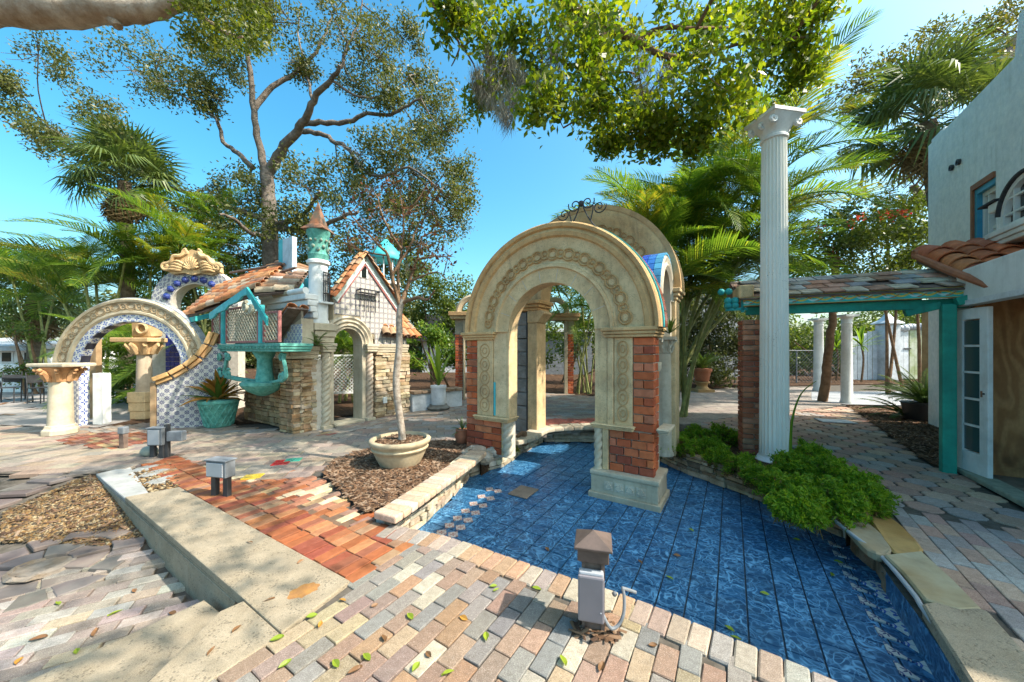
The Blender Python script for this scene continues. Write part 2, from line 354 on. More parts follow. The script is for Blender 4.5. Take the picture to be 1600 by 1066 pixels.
# ---------------------------------------------------------------- paving helpers
def inpoly(x, y, P):
    c = False; n = len(P)
    for i in range(n):
        a, b = P[i], P[i-1]
        if (a[1] > y) != (b[1] > y) and x < (b[0]-a[0])*(y-a[1])/(b[1]-a[1])+a[0]: c = not c
    return c
def pix(p): return CX+F*p[0]/max(p[1], .01), CY+F*(HC-p[2])/max(p[1], .01)
def seen(p, mar=60):
    if p[1] < .9: return False
    x, y = pix(p); return -mar < x < 1600+mar and -mar < y < 1066+mar
def brickmesh(L, W, H, bev=.0042, jit=.0015, name='brick'):
    me = B().box(-L/2, L/2, -W/2, W/2, -H, 0).mesh(name, bev, False, 1, jit); return me
def joinmesh(name, items, mat, parent):              # items: (mesh, matrix) -> one part marked as stuff
    V = []; Fc = []; k = 0
    for me, m in items:
        V += [tuple(m @ v.co) for v in me.vertices]; Fc += [tuple(i+k for i in p.vertices) for p in me.polygons]; k += len(me.vertices)
    me = bpy.data.meshes.new(name); me.from_pydata(V, [], Fc); me.materials.append(mat)
    o = bpy.data.objects.new(name, me); COL.objects.link(o); o.parent = parent; o['kind'] = 'stuff'
    if parent is not None: o.matrix_basis = wm(parent).inverted()
    return o
def pieces(name, items, mat, parent, limit=300):     # items: (mesh, world matrix, colour); the nearest are objects, the rest one stuff part
    inv = wm(parent).inverted()
    items = sorted(items, key=lambda it: it[1].translation.y)
    for me, m, c in items[:limit]:
        if not me.materials: me.materials.append(mat)
        o = bpy.data.objects.new(name, me); o.color = (*c, 1); COL.objects.link(o); o.parent = parent; o.matrix_basis = inv @ m
    if len(items) > limit: return items[limit:]
    return []
def far_pieces(name, rest, mats, parent):            # what is left, in a few colours
    by = {}
    for me, m, c in rest: by.setdefault(mats[hash(c) % len(mats)], []).append((me, m))
    for mt, it in by.items(): joinmesh(name, it, mt, parent)
def tint(c, v=.14, k0=1.0):
    k = k0*(1+R.uniform(-v, v)); return tuple(max(0, x*k*(1+R.uniform(-.04,.04))) for x in c)
def lay(poly, z, ang, L, W, cols, gap=.005, H=.05, bond=.5, tilt=.008, jit=.003, skip=0, meshes=None, avoid=()):
    a = rad(ang); dx = Vector((math.cos(a), math.sin(a))); dy = Vector((-dx.y, dx.x))
    us = [Vector(p[:2]).dot(dx) for p in poly]; vs = [Vector(p[:2]).dot(dy) for p in poly]
    meshes = meshes or [brickmesh(L-gap, W-gap, H) for _ in range(4)]
    out = []; row = 0; v = min(vs)+W/2
    while v < max(vs):
        u = min(us)+(row % 2)*bond*L+R.uniform(-.01,.01)
        while u < max(us):
            p = dx*u+dy*v; zz = z(p.x, p.y) if callable(z) else z
            if inpoly(p.x, p.y, poly) and not any(inpoly(p.x, p.y, q) for q in avoid) and seen((p.x, p.y, zz)) and R.random() >= skip:
                m = Matrix.Translation((p.x+R.uniform(-jit,jit), p.y+R.uniform(-jit,jit), zz+R.uniform(-.003,.002))) @ Matrix.Rotation(a+R.uniform(-.012,.012)+(math.pi if R.random()<.5 else 0), 4, 'Z') @ Matrix.Rotation(R.uniform(-tilt,tilt), 4, 'X') @ Matrix.Rotation(R.uniform(-tilt,tilt), 4, 'Y')
                out.append((R.choice(meshes), m, tint(R.choice(cols))))
            u += L
        v += W; row += 1
    return out
def smooth_line(P, n=6):                             # catmull-rom through points
    P = [Vector(p) for p in P]; out = []
    for i in range(len(P)-1):
        a, b, c, d = P[max(i-1,0)], P[i], P[i+1], P[min(i+2,len(P)-1)]
        for k in range(n):
            t = k/n; out.append(.5*((2*b)+(c-a)*t+(2*a-5*b+4*c-d)*t*t+(3*b-a-3*c+d)*t**3))
    out.append(P[-1]); return out
def along(P, step):                                  # points and directions every step along a polyline
    P = [Vector(p) for p in P]; out = []; d = step/2; acc = 0
    for i in range(len(P)-1):
        L = (P[i+1]-P[i]).length
        while d <= acc+L and L > 0:
            t = (d-acc)/L; out.append((P[i].lerp(P[i+1], t), (P[i+1]-P[i]).normalized())); d += step
        acc += L
    return out
CP = [(.30,.195,.14),(.31,.21,.15),(.245,.225,.195),(.22,.21,.195),(.36,.285,.175),(.275,.195,.16),(.24,.22,.19),(.43,.385,.30),(.33,.205,.12)]
CO = [(0.292, 0.093, 0.039), (0.322, 0.109, 0.043), (0.275, 0.077, 0.043), (0.339, 0.137, 0.057), (0.246, 0.07, 0.043), (0.351, 0.164, 0.078), (0.258, 0.095, 0.053), (0.31, 0.19, 0.116)]
CX_ = [(0.357, 0.17, 0.102), (0.425, 0.289, 0.145), (0.306, 0.119, 0.076), (0.468, 0.383, 0.255), (0.281, 0.17, 0.128), (0.425, 0.17, 0.076)]
CL = [(0.314, 0.271, 0.213), (0.282, 0.249, 0.206), (0.346, 0.271, 0.206), (0.392, 0.323, 0.233), (0.267, 0.22, 0.186), (0.33, 0.256, 0.213)]
CU = [(0.338, 0.248, 0.178), (0.347, 0.278, 0.212), (0.273, 0.234, 0.192), (0.306, 0.226, 0.178), (0.387, 0.316, 0.232)]
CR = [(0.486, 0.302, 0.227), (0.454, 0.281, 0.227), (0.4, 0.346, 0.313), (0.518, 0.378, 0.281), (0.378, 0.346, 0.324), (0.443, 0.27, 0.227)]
def coloured(base):                                   # plain materials of fixed colour for the far pieces
    return [M('far_paver', c, tuple(x*.7 for x in c), 20, .85, .15, .3, 120, .004, .3, 4) for c in base]
# ---------------------------------------------------------------- ground levels
PZ = -.25                                            # pool floor
E = [G(610,820), G(700,839), G(857.6,892), G(981,932), G(1130,991), G(1310,1066), Vector((1.95,1.22,0))]
E = smooth_line([(p.x,p.y,0) for p in E], 5)
RW = [Vector((2.22,1.30,0)), G(1512,1062), G(1440,960), G(1398,905), G(1372,868), G(1360,893,PZ), G(1335,872,PZ), G(1310,842,PZ), G(1240,810,PZ), G(1190,786,PZ), G(1130,764,PZ), G(1070,742,PZ), G(1030,722,PZ), G(1000,706,PZ), G(940,694,PZ)]
LW = [G(852,692,PZ), G(820,708,PZ), G(790,728,PZ), G(745,740,PZ), G(722,765,PZ), G(700,789,PZ), G(672,816,PZ)]
POOL = [(p.x,p.y) for p in E]+[(p.x,p.y) for p in RW]+[(p.x,p.y) for p in LW]
SL0, SL1, SL2, SL3, SL4 = G(150,740), G(272,712), G(548,910), G(440,992), G(380,938)
def lowz(x, y):                                      # the sunken court climbs to the terrace at its far end
    return -.28+.262*min(1, max(0, (y-2.75)/(4.45-2.75)))
T_hole = POOL
terr_out = [(-90,120), (-90,4.42), (-9,4.42), (SL0.x,SL0.y), (SL4.x,SL4.y), (G(344,955).x,G(344,955).y), (-1.72,1.60), (-2.05,1.0), (-2.05,-3), (90,-3), (90,120)]
ground = sheet('ground', [(-400,-60),(400,-60),(400,700),(-400,700)], -.62, GROUNDM)
terrace = sheet('terrace', terr_out, -.034, SAND, [T_hole])
b = B(); lo = [(-9,4.44),(-9,.6),(-1.6,.6)]
nx, ny = 30, 24
for j in range(ny+1):
    for i in range(nx+1):
        x = -10+8.68*i/nx; y = .7+3.76*j/ny; b.v.append((x, y, lowz(x,y)-.034))
for j in range(ny):
    for i in range(nx): b.f.append((j*(nx+1)+i, j*(nx+1)+i+1, (j+1)*(nx+1)+i+1, (j+1)*(nx+1)+i))
lower = struct('lower_court', b, SAND)
# ---------------------------------------------------------------- foreground deck
deck = sheet('deck', [(-.84,2.80),(E[0].x,E[0].y)]+[(p.x,p.y) for p in E[1:]]+[(1.95,.9),(-2.0,.9),(-1.40,1.618),(SL3.x,SL3.y),(SL2.x,SL2.y)], -.014, SAND)
inner = []
for i, p in enumerate(E):
    t = (E[min(i+1,len(E)-1)]-E[max(i-1,0)]).normalized(); inner.append(p+Vector((t.y,-t.x,0))*.15*(1 if t.y*1 < 0 or True else 1))
# the coping sits inside the deck: keep the side away from the pool
pc = Vector((1.2,3.2,0))
if (inner[10]-pc).length < (E[10]-pc).length: inner = [p*2 for p in E] and [E[i]-(inner[i]-E[i]) for i in range(len(E))]
dpoly = [(-.80,2.86)]+[(p.x,p.y) for p in inner]+[(1.8,1.0),(-1.9,1.0),(-1.42,1.618),(SL3.x-.02,SL3.y),(SL2.x+.015,SL2.y)]
it = lay(dpoly, 0, 90+GA, .2032, .1016, CP)
far_pieces('paver_edge', pieces('paver', it, PAVER, deck), coloured(CP[:2]), deck)
cm = [brickmesh(.097, .203, .06, .007) for _ in range(4)]
CC = [(0.396, 0.317, 0.245), (0.374, 0.274, 0.216), (0.36, 0.338, 0.288), (0.432, 0.374, 0.288), (0.403, 0.259, 0.158), (0.338, 0.288, 0.245)]
it = []
for p, d in along(E, .1025):
    n = Vector((d.y,-d.x,0)); n = n if (p+n*.1-pc).length > (p-pc).length else -n
    it.append((R.choice(cm), Matrix.Translation(p+n*.098+Vector((0,0,.004+R.uniform(-.002,.002)))) @ Matrix.Rotation(math.atan2(d.y,d.x)+R.uniform(-.01,.01), 4, 'Z'), tint(R.choice(CC))))
pieces('coping_paver', it, PAVER, deck)
# ---------------------------------------------------------------- brick path beside the slab
bp = [(p.x,p.y) for p in (G(226,724), G(276,709), G(400,755), G(500,795), G(560,803), G(606,822), G(640,844), G(550,910), G(285,764))]
path = sheet('brick_path', bp, -.012, M('brick_dust', (.22,.13,.08), (.11,.08,.06), 9, .95, .05, .5, 60, .006))
strip = [(p.x,p.y) for p in (G(228,724), G(276,710), G(430,782), G(655,846), G(530,915), G(262,766))]
d1 = math.degrees(math.atan2(SL2.y-G(285,764).y, SL2.x-G(285,764).x))
it = lay(strip, .0, d1+90, .205, .098, CO, tilt=.02, jit=.006, bond=.0)
rest = pieces('brick', it, BRICK, path, 140)
mixed = [(p.x,p.y) for p in (G(300,716), G(380,735), G(470,735), G(530,768), G(570,800), G(606,824), G(650,846), G(432,784))]
sc_ = sum((Vector(q) for q in strip), Vector((0,0)))/len(strip); strip_in = [(sc_.x+(q[0]-sc_.x)*.90, sc_.y+(q[1]-sc_.y)*.90) for q in strip]
it2 = lay(mixed, -.005, 90+GA, .20, .10, CX_+CO[:2]+[(.55,.46,.30)], tilt=.02, jit=.006, avoid=[strip_in])
rest += pieces('brick', it2, BRICK, path, 155)
far_pieces('brick_edge', rest, coloured(CO[:2]), path)
# ---------------------------------------------------------------- upper patio
MB = [(p.x,p.y) for p in (G(505,742), G(570,804), G(622,783), G(682,748), G(742,716), G(750,704), G(726,690), G(690,690), G(640,692), G(560,706), G(520,722))]
up = [(-14,4.46),(SL0.x,SL0.y+.03)]+[(p.x,p.y) for p in (G(226,722), G(276,709), G(400,750), G(505,742), G(520,722), G(560,706), G(640,694), G(690,690), G(726,690), G(733,706), G(800,682), G(940,668), G(1040,668))]+[(3.2,11.5),(0,13.2),(-2.6,12),(-3,8.9),(-4.2,6.6),(-6,7.2),(-8,6.9),(-14,7.5)]
patio = sheet('upper_patio', up, -.016, SAND)
redz = [(p.x,p.y) for p in (G(75,692),G(180,702),G(250,686),G(330,672),G(240,660),G(150,668))]
redb = [(p.x,p.y) for p in (G(500,682),G(640,655),G(725,640),G(725,632),G(640,642),G(520,668))]
it = lay(up, .0, 12, .30, .20, CL+CU, tilt=.005, jit=.004, avoid=[redz,redb,bp])
it += lay(redz, .0, -26, .21, .10, CO[:3]+CX_[:3], tilt=.01, avoid=[])
it += lay(redb, .0, 60, .21, .10, CX_[:3]+[(.38,.12,.08)], tilt=.01)
rest = pieces('patio_paver', [q for q in it if q[1].translation.y < 8.2], PAVER, patio, 298)
far_pieces('patio_paver_far', rest+[q for q in it if q[1].translation.y >= 8.2], coloured(CU[:3]+[(.30,.21,.165),(.34,.31,.27)]), patio)
for (px, py, c, w_) in ((395,745,(.75,.50,.05),.16),(440,723,(.50,.035,.035),.22),(458,719,(.05,.36,.25),.15)):
    p = G(px, py); obj('coloured_paver', brickmesh(.2, w_, .04), GLAZE, patio, m=Matrix.Translation((p.x,p.y,.008)) @ Matrix.Rotation(rad(15),4,'Z'), color=c)
ring = [(p.x,p.y) for p in (G(795,676), G(860,664), G(940,660), G(940,654), G(855,655), G(780,668))]
it = lay(ring, .006, -20, .2, .1, [(.40,.13,.09),(.36,.11,.08)]); far_pieces('red_border_brick', it, coloured([(.40,.13,.09)]), patio)
# ---------------------------------------------------------------- lower court
lp = [(p.x,p.y) for p in (G(-60,905,-.25), G(90,880,-.22), G(222,840,-.2), G(330,950,-.28), G(345,962,-.28), G(120,1040,-.28), G(30,1075,-.28), G(-90,1075,-.28))]
it = lay(lp, lowz, 29, .21, .105, CL+[(.42,.34,.31),(.40,.38,.33)], tilt=.015, jit=.006)
pieces('court_paver', it, PAVER, lower, 290)
def lowp(px, py):
    z = -.2
    for _ in range(6): q = G(px, py, z); z = lowz(q.x, q.y)
    return Vector((q.x, q.y, z))
SLATE = M('purple_flagstone', (1,1,1), (.72,.66,.7), 3, .7, .25, .4, 60, .006, .25, 3, oc=True)
fl = []                                              # irregular purple flagstones round the hole and the pebbles
cc = lowp(65, 888)
def flag(poly, z, parent, col, h=.04, name='flagstone', mat=SLATE, bev=.006):
    c = sum((Vector((q[0],q[1],0)) for q in poly), Vector())/len(poly)
    bb = B().slab([(q[0]-c.x, q[1]-c.y) for q in poly], -h, 0)
    return obj(name, bb, mat, parent, m=Matrix.Translation((c.x,c.y,z)), bevel=bev, color=col)
CF = [(.175,.14,.12),(.20,.16,.135),(.16,.14,.125),(.22,.18,.15),(.18,.16,.14)]
def ringflags(c, r0, r1, n, parent, zf, cols, a0=0, a1=360):
    k = [a0+(a1-a0)*i/n+R.uniform(-6,6) for i in range(n+1)]
    if a1-a0 >= 360: k[-1] = k[0]+360
    for i in range(n):
        s = 1.2; A = [rad(k[i]+s), rad((k[i]+k[i+1])/2), rad(k[i+1]-s)]
        P = [(c.x+r0*R.uniform(.97,1.03)*math.cos(q), c.y+r0*math.sin(q)*.9) for q in A]+[(c.x+r1*R.uniform(.95,1.03)*math.cos(q), c.y+r1*.9*math.sin(q)) for q in A[::-1]]
        m = sum(p[1] for p in P)/6
        flag(P, zf(sum(p[0] for p in P)/6, m)+R.uniform(.0,.006), parent, tint(R.choice(cols)))
ringflags(cc, .17, .40, 8, lower, lowz, CF); ringflags(cc, .41, .62, 12, lower, lowz, CF)
bb = B(); n = 18
bb.lathe([(.20,.006),(.17,.010),(.14,-.010)], n); obj('broken_hole_rim', bb, STONE, lower, m=Matrix.Translation(cc), jit=.02, color=(.30,.25,.20))
arc = [lowp(x, y) for x, y in ((-40,800),(40,765),(100,742),(150,733),(230,722))]
for row in range(3):
    Pn = [p+Vector((-.10*row,.36*row,0)) for p in arc]
    for i, (p, d) in enumerate(along(smooth_line(Pn, 6), .27)):
        t = Vector((d.x,d.y)); nn = Vector((-d.y,d.x)); j = lambda: R.uniform(-.012,.012)
        P = [(p.x+t.x*a+nn.x*bq+j(), p.y+t.y*a+nn.y*bq+j()) for a, bq in ((-.125,-.165),(.0,-.17),(.125,-.165),(.125,.165),(-.125,.165))]
        flag(P, lowz(p.x,p.y)+.004+R.uniform(0,.006), lower, tint(R.choice(CF)))
pebz = [(p.x,p.y) for p in (lowp(5,800), lowp(60,775), lowp(120,748), lowp(150,740), lowp(172,768), lowp(222,838), lowp(160,852), lowp(80,845), lowp(0,845))]
def scatter(poly, n, zf, size, flat=.6, name='pebbles', mat=None, parent=None, long=1.0, sides=6):
    xs = [p[0] for p in poly]; ys = [p[1] for p in poly]; V = []; Fc = []; k = 0; c = 0
    while c < n:
        x = R.uniform(min(xs), max(xs)); y = R.uniform(min(ys), max(ys))
        if not inpoly(x, y, poly): continue
        c += 1; s = size*R.uniform(.5,1.4); a = R.uniform(0,6.28); ca, sa = math.cos(a), math.sin(a); z = zf(x,y)+R.uniform(-.3,.5)*s*flat
        tx, ty = R.uniform(-.35,.35), R.uniform(-.35,.35)
        lw = s*R.uniform(.45,.8)/long**.5; ll = s*long
        pts = [(ll,0,0),(0,lw,0),(-ll,0,0),(0,-lw,0),(0,0,s*flat),(0,0,-s*flat)] if long < 2 else [(ll,lw,0),(-ll,lw,0),(-ll,-lw,0),(ll,-lw,0),(0,0,s*flat*.5),(0,0,-.2*s)]
        for (px, py, pz) in pts: V.append((x+px*ca-py*sa, y+px*sa+py*ca, z+pz+px*tx+py*ty))
        for q in ((0,1,4),(1,2,4),(2,3,4),(3,0,4),(1,0,5),(2,1,5),(3,2,5),(0,3,5)): Fc.append(tuple(i+k for i in q))
        k += 6
    me = bpy.data.meshes.new(name); me.from_pydata(V, [], Fc); me.materials.append(mat)
    o = bpy.data.objects.new(name, me); COL.objects.link(o); o['kind'] = 'stuff'
    if parent: o.parent = parent
    return o
def islandmat(name, cols, rough=.8):
    t = NT(name); rp = t.new('ValToRGB'); t.t.links.new(t.new('NewGeometry').outputs['Random Per Island'], rp.inputs[0]); e = rp.color_ramp.elements
    while len(e) < len(cols): e.new(.5)
    for i, c in enumerate(cols): e[i].position = i/(len(cols)-1); e[i].color = (*c,1)
    rp.color_ramp.interpolation = 'CONSTANT'
    return t.fin(rp.outputs[0], rough, .25)
PEBM = islandmat('mixed_pebbles', [(.15,.09,.038),(.21,.135,.06),(.08,.058,.035),(.28,.215,.125),(.055,.042,.028),(.18,.10,.036),(.095,.068,.045)])
CHIPM = islandmat('bark_chips', [(.12,.065,.035),(.20,.12,.07),(.07,.04,.025),(.16,.085,.045),(.26,.18,.12),(.05,.03,.02)], .95)
scatter([(q[0]*1.0,q[1]) for q in pebz], 420, lambda x, y: lowz(x,y)+.006, .017, .3, 'leaf_litter', CHIPM, None, 2.2)
pebs = scatter(pebz, 9000, lambda x, y: lowz(x,y)-.012, .02, .6, 'pebbles', PEBM)
# ---------------------------------------------------------------- mulch beds
def bed(poly, n, z=-.01, name='mulch_bed', size=.019):
    o = sheet(name, poly, z, MULCH)
    if n: scatter(poly, n, lambda x, y: z+.008, size, .35, 'bark_chips', CHIPM, o, 2.2)
    return o
bed(MB, 7000, .012)
RB = [(p.x,p.y) for p in (G(1322,632), G(1470,648), G(1476,735), G(1440,718), G(1400,690), G(1362,660))]
bed([(p.x,p.y) for p in (G(1322,633), G(1480,640), G(1500,740), G(1476,737), G(1440,716), G(1400,688), G(1362,660))], 5500, .004)
bed([(-6,13.5),(-2.6,12.05),(0,13.25),(3.2,11.6),(5.2,12.6),(9,14.5),(14,15.5),(30,17),(40,60),(-40,60),(-40,9),(-14,7.55),(-8,6.95),(-6.2,7.25),(-4.4,7.5),(-3.2,9.1)], 5200, -.006, size=.06)
# ---------------------------------------------------------------- right-hand path: scalloped pavers, then long pavers
RWo = [G(1395,812), G(1440,890), G(1540,950), G(1600,1040)]
hexz = [(p.x,p.y) for p in (G(1240,640), G(1330,636), G(1362,660), G(1400,690), G(1440,718), G(1478,738), G(1502,740), G(1560,775), G(1640,830), G(1395,795), G(1330,745), G(1240,700), G(1190,690), G(1080,662))]
rpath = sheet('right_path', [(3.0,7.2),(3.2,11.5),(5.2,12.5),(9,14.4),(13,14.6)]+[(p.x,p.y) for p in (G(1322,632), G(1362,660), G(1400,690), G(1440,718), G(1478,738), G(1502,739), G(1700,860))]+[(4.6,1.3),(2.9,1.3)]+[(p.x,p.y) for p in (G(1600,1045), G(1540,950), G(1440,888), G(1385,805), G(1330,745), G(1240,705), G(1130,680))], -.016, SAND)
def hexmesh(s):
    P = []                                           # two-lobed scalloped outline
    for i in range(16):
        a = 2*math.pi*i/16; r = 1+.09*math.cos(6*a); P.append((s*.60*r*math.cos(a), s*.56*r*math.sin(a)))
    return B().slab(P, -.05, 0).mesh('paver', .006)
hm = [hexmesh(.225) for _ in range(3)]
it = []
a = rad(90+GA); dx = Vector((math.cos(a), math.sin(a))); dy = Vector((-dx.y, dx.x)); sp = .225
for i in range(-10, 80):
    for j in range(-60, 40):
        p = dx*(i*sp*1.02)+dy*((j+.5*(i % 2))*sp*1.18)
        if inpoly(p.x, p.y, hexz) and seen((p.x,p.y,0)):
            it.append((R.choice(hm), Matrix.Translation((p.x,p.y,R.uniform(-.004,.003))) @ Matrix.Rotation(a,4,'Z') @ Matrix.Rotation(R.uniform(-.012,.012),4,'X'), tint(R.choice([(.50,.32,.23),(.45,.30,.22),(.54,.38,.27),(.41,.36,.32),(.48,.28,.21)]))))
far_pieces('far_path_paver', pieces('path_paver', it, PAVER, rpath, 290), coloured([(.33,.23,.17),(.36,.25,.19)]), rpath)
longz = [(p.x,p.y) for p in (G(1395,797), G(1640,834), G(1760,900))]+[(4.2,1.4),(3.0,1.4)]+[(p.x,p.y) for p in (G(1600,1040), G(1545,952), G(1440,886), G(1398,822))]
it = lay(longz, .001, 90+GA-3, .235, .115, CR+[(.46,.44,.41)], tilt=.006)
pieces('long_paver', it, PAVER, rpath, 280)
farz = [(3.0,7.4),(3.2,11.4),(5.2,12.4),(9,14.3),(12.5,14.4)]+[(p.x,p.y) for p in (G(1322,634), G(1240,640), G(1080,662))]
far_pieces('far_path_paver', lay(farz, -.001, 20, .3, .2, CU, tilt=.004), coloured([(.33,.27,.23),(.28,.24,.21),(.36,.31,.26)]), rpath)
conc = [(p.x,p.y) for p in (G(1268,612), G(1420,612), G(1440,634), G(1322,632), G(1268,625))]
sheet('concrete_pad', conc, .002, M('pale_concrete', (.36,.365,.37), (.29,.295,.30), 3, .85, .15, .3))
for k, zz in enumerate((-.010,)):
    sheet('left_pavement', [(-40,7.6),(-14,7.55),(-8.2,6.95),(-8.6,9.5),(-12,16),(-40,18)], -.002, M('pale_pavement', (.35,.32,.29), (.28,.25,.23), 3, .85, .15, .4, 30, .01))
# ---------------------------------------------------------------- pool
pool = sheet('pool_floor', POOL, PZ-.012, M('dark_grout', (.07,.10,.13), (.035,.055,.075), 20, .8, .2, .3))
T = .1816
tm = [B().box(-T/2+.0036, T/2-.0036, -T/2+.0052, T/2-.0052, -.012, 0).mesh('tile', .002) for _ in range(2)]
it = []
a = rad(90+GA); dx = Vector((math.cos(a), math.sin(a))); dy = Vector((-dx.y, dx.x))
plate = G(818,770,PZ)
rpolys = []
inw = [(p.x,p.y) for p in POOL and [Vector((q[0],q[1],0)) for q in POOL]]
def edge_dist(p, L): return min(((Vector(p[:2])-Vector(q[:2])).length for q in L))
RWs = smooth_line(RW, 8)
for i in range(0, 60):
    for j in range(-40, 25):
        p = dx*(i*T)+dy*(j*T)
        if any(inpoly(p.x+dx.x*q+dy.x*s_, p.y+dx.y*q+dy.y*s_, POOL) for q, s_ in ((0,0),(T/2,T/2),(T/2,-T/2),(-T/2,T/2),(-T/2,-T/2))): it.append((tm[0], Matrix.Translation((p.x,p.y,PZ+R.uniform(-.001,.001))) @ Matrix.Rotation(a,4,'Z'), (1,1,1)))
rest = pieces('pool_tile', it, POOLT, pool, 300)
if rest: joinmesh('far_pool_tiles', [(q[0],q[1]) for q in rest], POOLT, pool)
# patterned tiles set on the slant along both sides
dm = B().box(-.5,.5,-.5,.5,-.5,.5).mesh('tile')
def flat_tile(p, ang, s, mat=AZ1, name='patterned_tile'):
    o = bpy.data.objects.new(name, dmA if mat is AZ1 else dmB if mat is AZ2 else dmC); COL.objects.link(o); o.parent = pool
    o.matrix_basis = Matrix.Translation((p.x,p.y,PZ+.003)) @ Matrix.Rotation(ang,4,'Z') @ Matrix.Diagonal((s,s,.008,1)) @ Matrix.Rotation(math.pi/2,4,'X')
dmA = dm; dmA.materials.append(AZ1); dmB = dm.copy(); dmB.materials.clear(); dmB.materials.append(AZ2); dmC = dm.copy(); dmC.materials.clear(); dmC.materials.append(AZ4)
for (px, py) in ((1370,917),(1389,935),(1403,962),(1421,986),(1443,1015),(1465,1049)):
    p = G(px, py, PZ); flat_tile(p, a+.78, .118)
tri = B().prism([(-.5,-.46),(.5,-.46),(-.5,.5)], -.5, .5).mesh('tile'); tri.materials.append(AZ2)
for (px, py) in ((1306,851),(1314,867),(1322,883),(1331,900),(1344,919),(1357,941),(1371,965),(1386,991),(1402,1019),(1420,1050)):
    p = G(px, py, PZ); o = bpy.data.objects.new('triangle_tile', tri); COL.objects.link(o); o.parent = pool
    o.matrix_basis = Matrix.Translation((p.x,p.y,PZ+.004)) @ Matrix.Rotation(a+R.uniform(-.05,.05),4,'Z') @ Matrix.Diagonal((.105,.105,.008,1)) @ Matrix.Rotation(math.pi/2,4,'X')
for (x0, y0, x1, y1, n) in ((690,833,765,765,7),(708,836,778,768,7)):
    for k in range(n):
        t = k/(n-1); p = G(x0+(x1-x0)*t, y0+(y1-y0)*t, PZ); flat_tile(p, a+.78, .09, AZ4)
tag(obj('drain_plate', B().box(-.16,.16,-.13,.13,0,.016), M('brown_plate', (.26,.20,.15), (.2,.15,.11), 6, .6, .3), m=Matrix.Translation((plate.x,plate.y,PZ+.004)) @ Matrix.Rotation(a,4,'Z'), bevel=.004), 'square brown metal plate lying flat on the blue tiles', 'drain cover')
tag(obj('access_cover', B().box(-.30,.30,-.20,.20,0,.014), M('pale_cover', (.45,.46,.47), (.38,.39,.40), 4, .6, .3), m=Matrix.Translation(G(1305,659)+Vector((0,0,.006))) @ Matrix.Rotation(rad(-18),4,'Z'), bevel=.004), 'pale rectangular cover plate set in the right-hand brick path', 'access cover')
# ---------------------------------------------------------------- masonry helpers
BR = [(.52,.12,.045),(.56,.145,.055),(.45,.10,.04),(.58,.19,.085),(.36,.085,.045),(.52,.17,.09)]
def bricks(parent, fr, u0, u1, v, z0, z1, n, cw=.103, depth=.10, cols=BR, edge=.006, name='brick', end=None):
    """n bricks a course on the plane fr at inward offset v; every brick an object"""
    nz = max(1, round((z1-z0)/cw)); ch = (z1-z0)/nz; L = (u1-u0)/n; inv = wm(parent).inverted(); cache = {}
    for r in range(nz):
        cuts = [u0+L*k for k in range(n+1)] if r % 2 == 0 else [u0]+[u0+L*(k+.5) for k in range(n)]+[u1]
        for k in range(len(cuts)-1):
            w_ = cuts[k+1]-cuts[k]-.013
            key = round(w_, 3)
            if key not in cache: cache[key] = [B().box(-w_/2,w_/2,0,depth,-(ch-.013)/2,(ch-.013)/2).mesh('brick', .005, False, 1, .0015) for _ in range(2)]
            me = R.choice(cache[key])
            if not me.materials: me.materials.append(BRICK)
            o = bpy.data.objects.new(name, me); o.color = (*tint(R.choice(cols), .2), 1); COL.objects.link(o); o.parent = parent
            o.matrix_basis = inv @ fr.m @ Matrix.Translation(((cuts[k]+cuts[k+1])/2, v-edge+R.uniform(-.002,.002), z0+ch*(r+.5)))
SC = [(.46,.33,.20),(.52,.40,.26),(.40,.28,.17),(.56,.45,.31),(.36,.27,.19),(.50,.34,.19),(.44,.36,.27)]
ST = []
for _ in range(10):
    b = B().box(-.5,.5,0,1,-.5,.5); me = b.mesh('stone', .07, False, 1, .045)
    me.materials.append(STONE); ST.append(me)
def stones(parent, fr, poly, v=0, hh=(.045,.09), ll=(.14,.38), depth=.12, cols=SC, name='stone', proud=.035):
    """dry-stacked ledge stones filling an outline (u,z) on the plane fr"""
    zs = [p[1] for p in poly]; z = min(zs); inv = wm(parent).inverted()
    while z < max(zs)-.015:
        h = min(R.uniform(*hh), max(zs)-z+.01); zc = z+h/2
        xs = []
        for i in range(len(poly)):
            a, b = poly[i-1], poly[i]
            if (a[1] > zc) != (b[1] > zc): xs.append(a[0]+(b[0]-a[0])*(zc-a[1])/(b[1]-a[1]))
        xs.sort()
        for x0, x1 in zip(xs[::2], xs[1::2]):
            x = x0
            while x < x1-.02:
                L = R.uniform(*ll); L = L if x+L < x1-.08 else x1-x
                o = bpy.data.objects.new(name, R.choice(ST)); o.color = (*tint(R.choice(cols), .22), 1); COL.objects.link(o); o.parent = parent
                o.matrix_basis = inv @ fr.m @ Matrix.Translation((x+L/2, v-R.uniform(0,proud), zc)) @ Matrix.Rotation(R.uniform(-.03,.03),4,'Y') @ Matrix.Rotation(R.uniform(-.06,.06),4,'Z') @ Matrix.Diagonal((L-.008, depth, h-.007, 1))
                x += L
        z += h
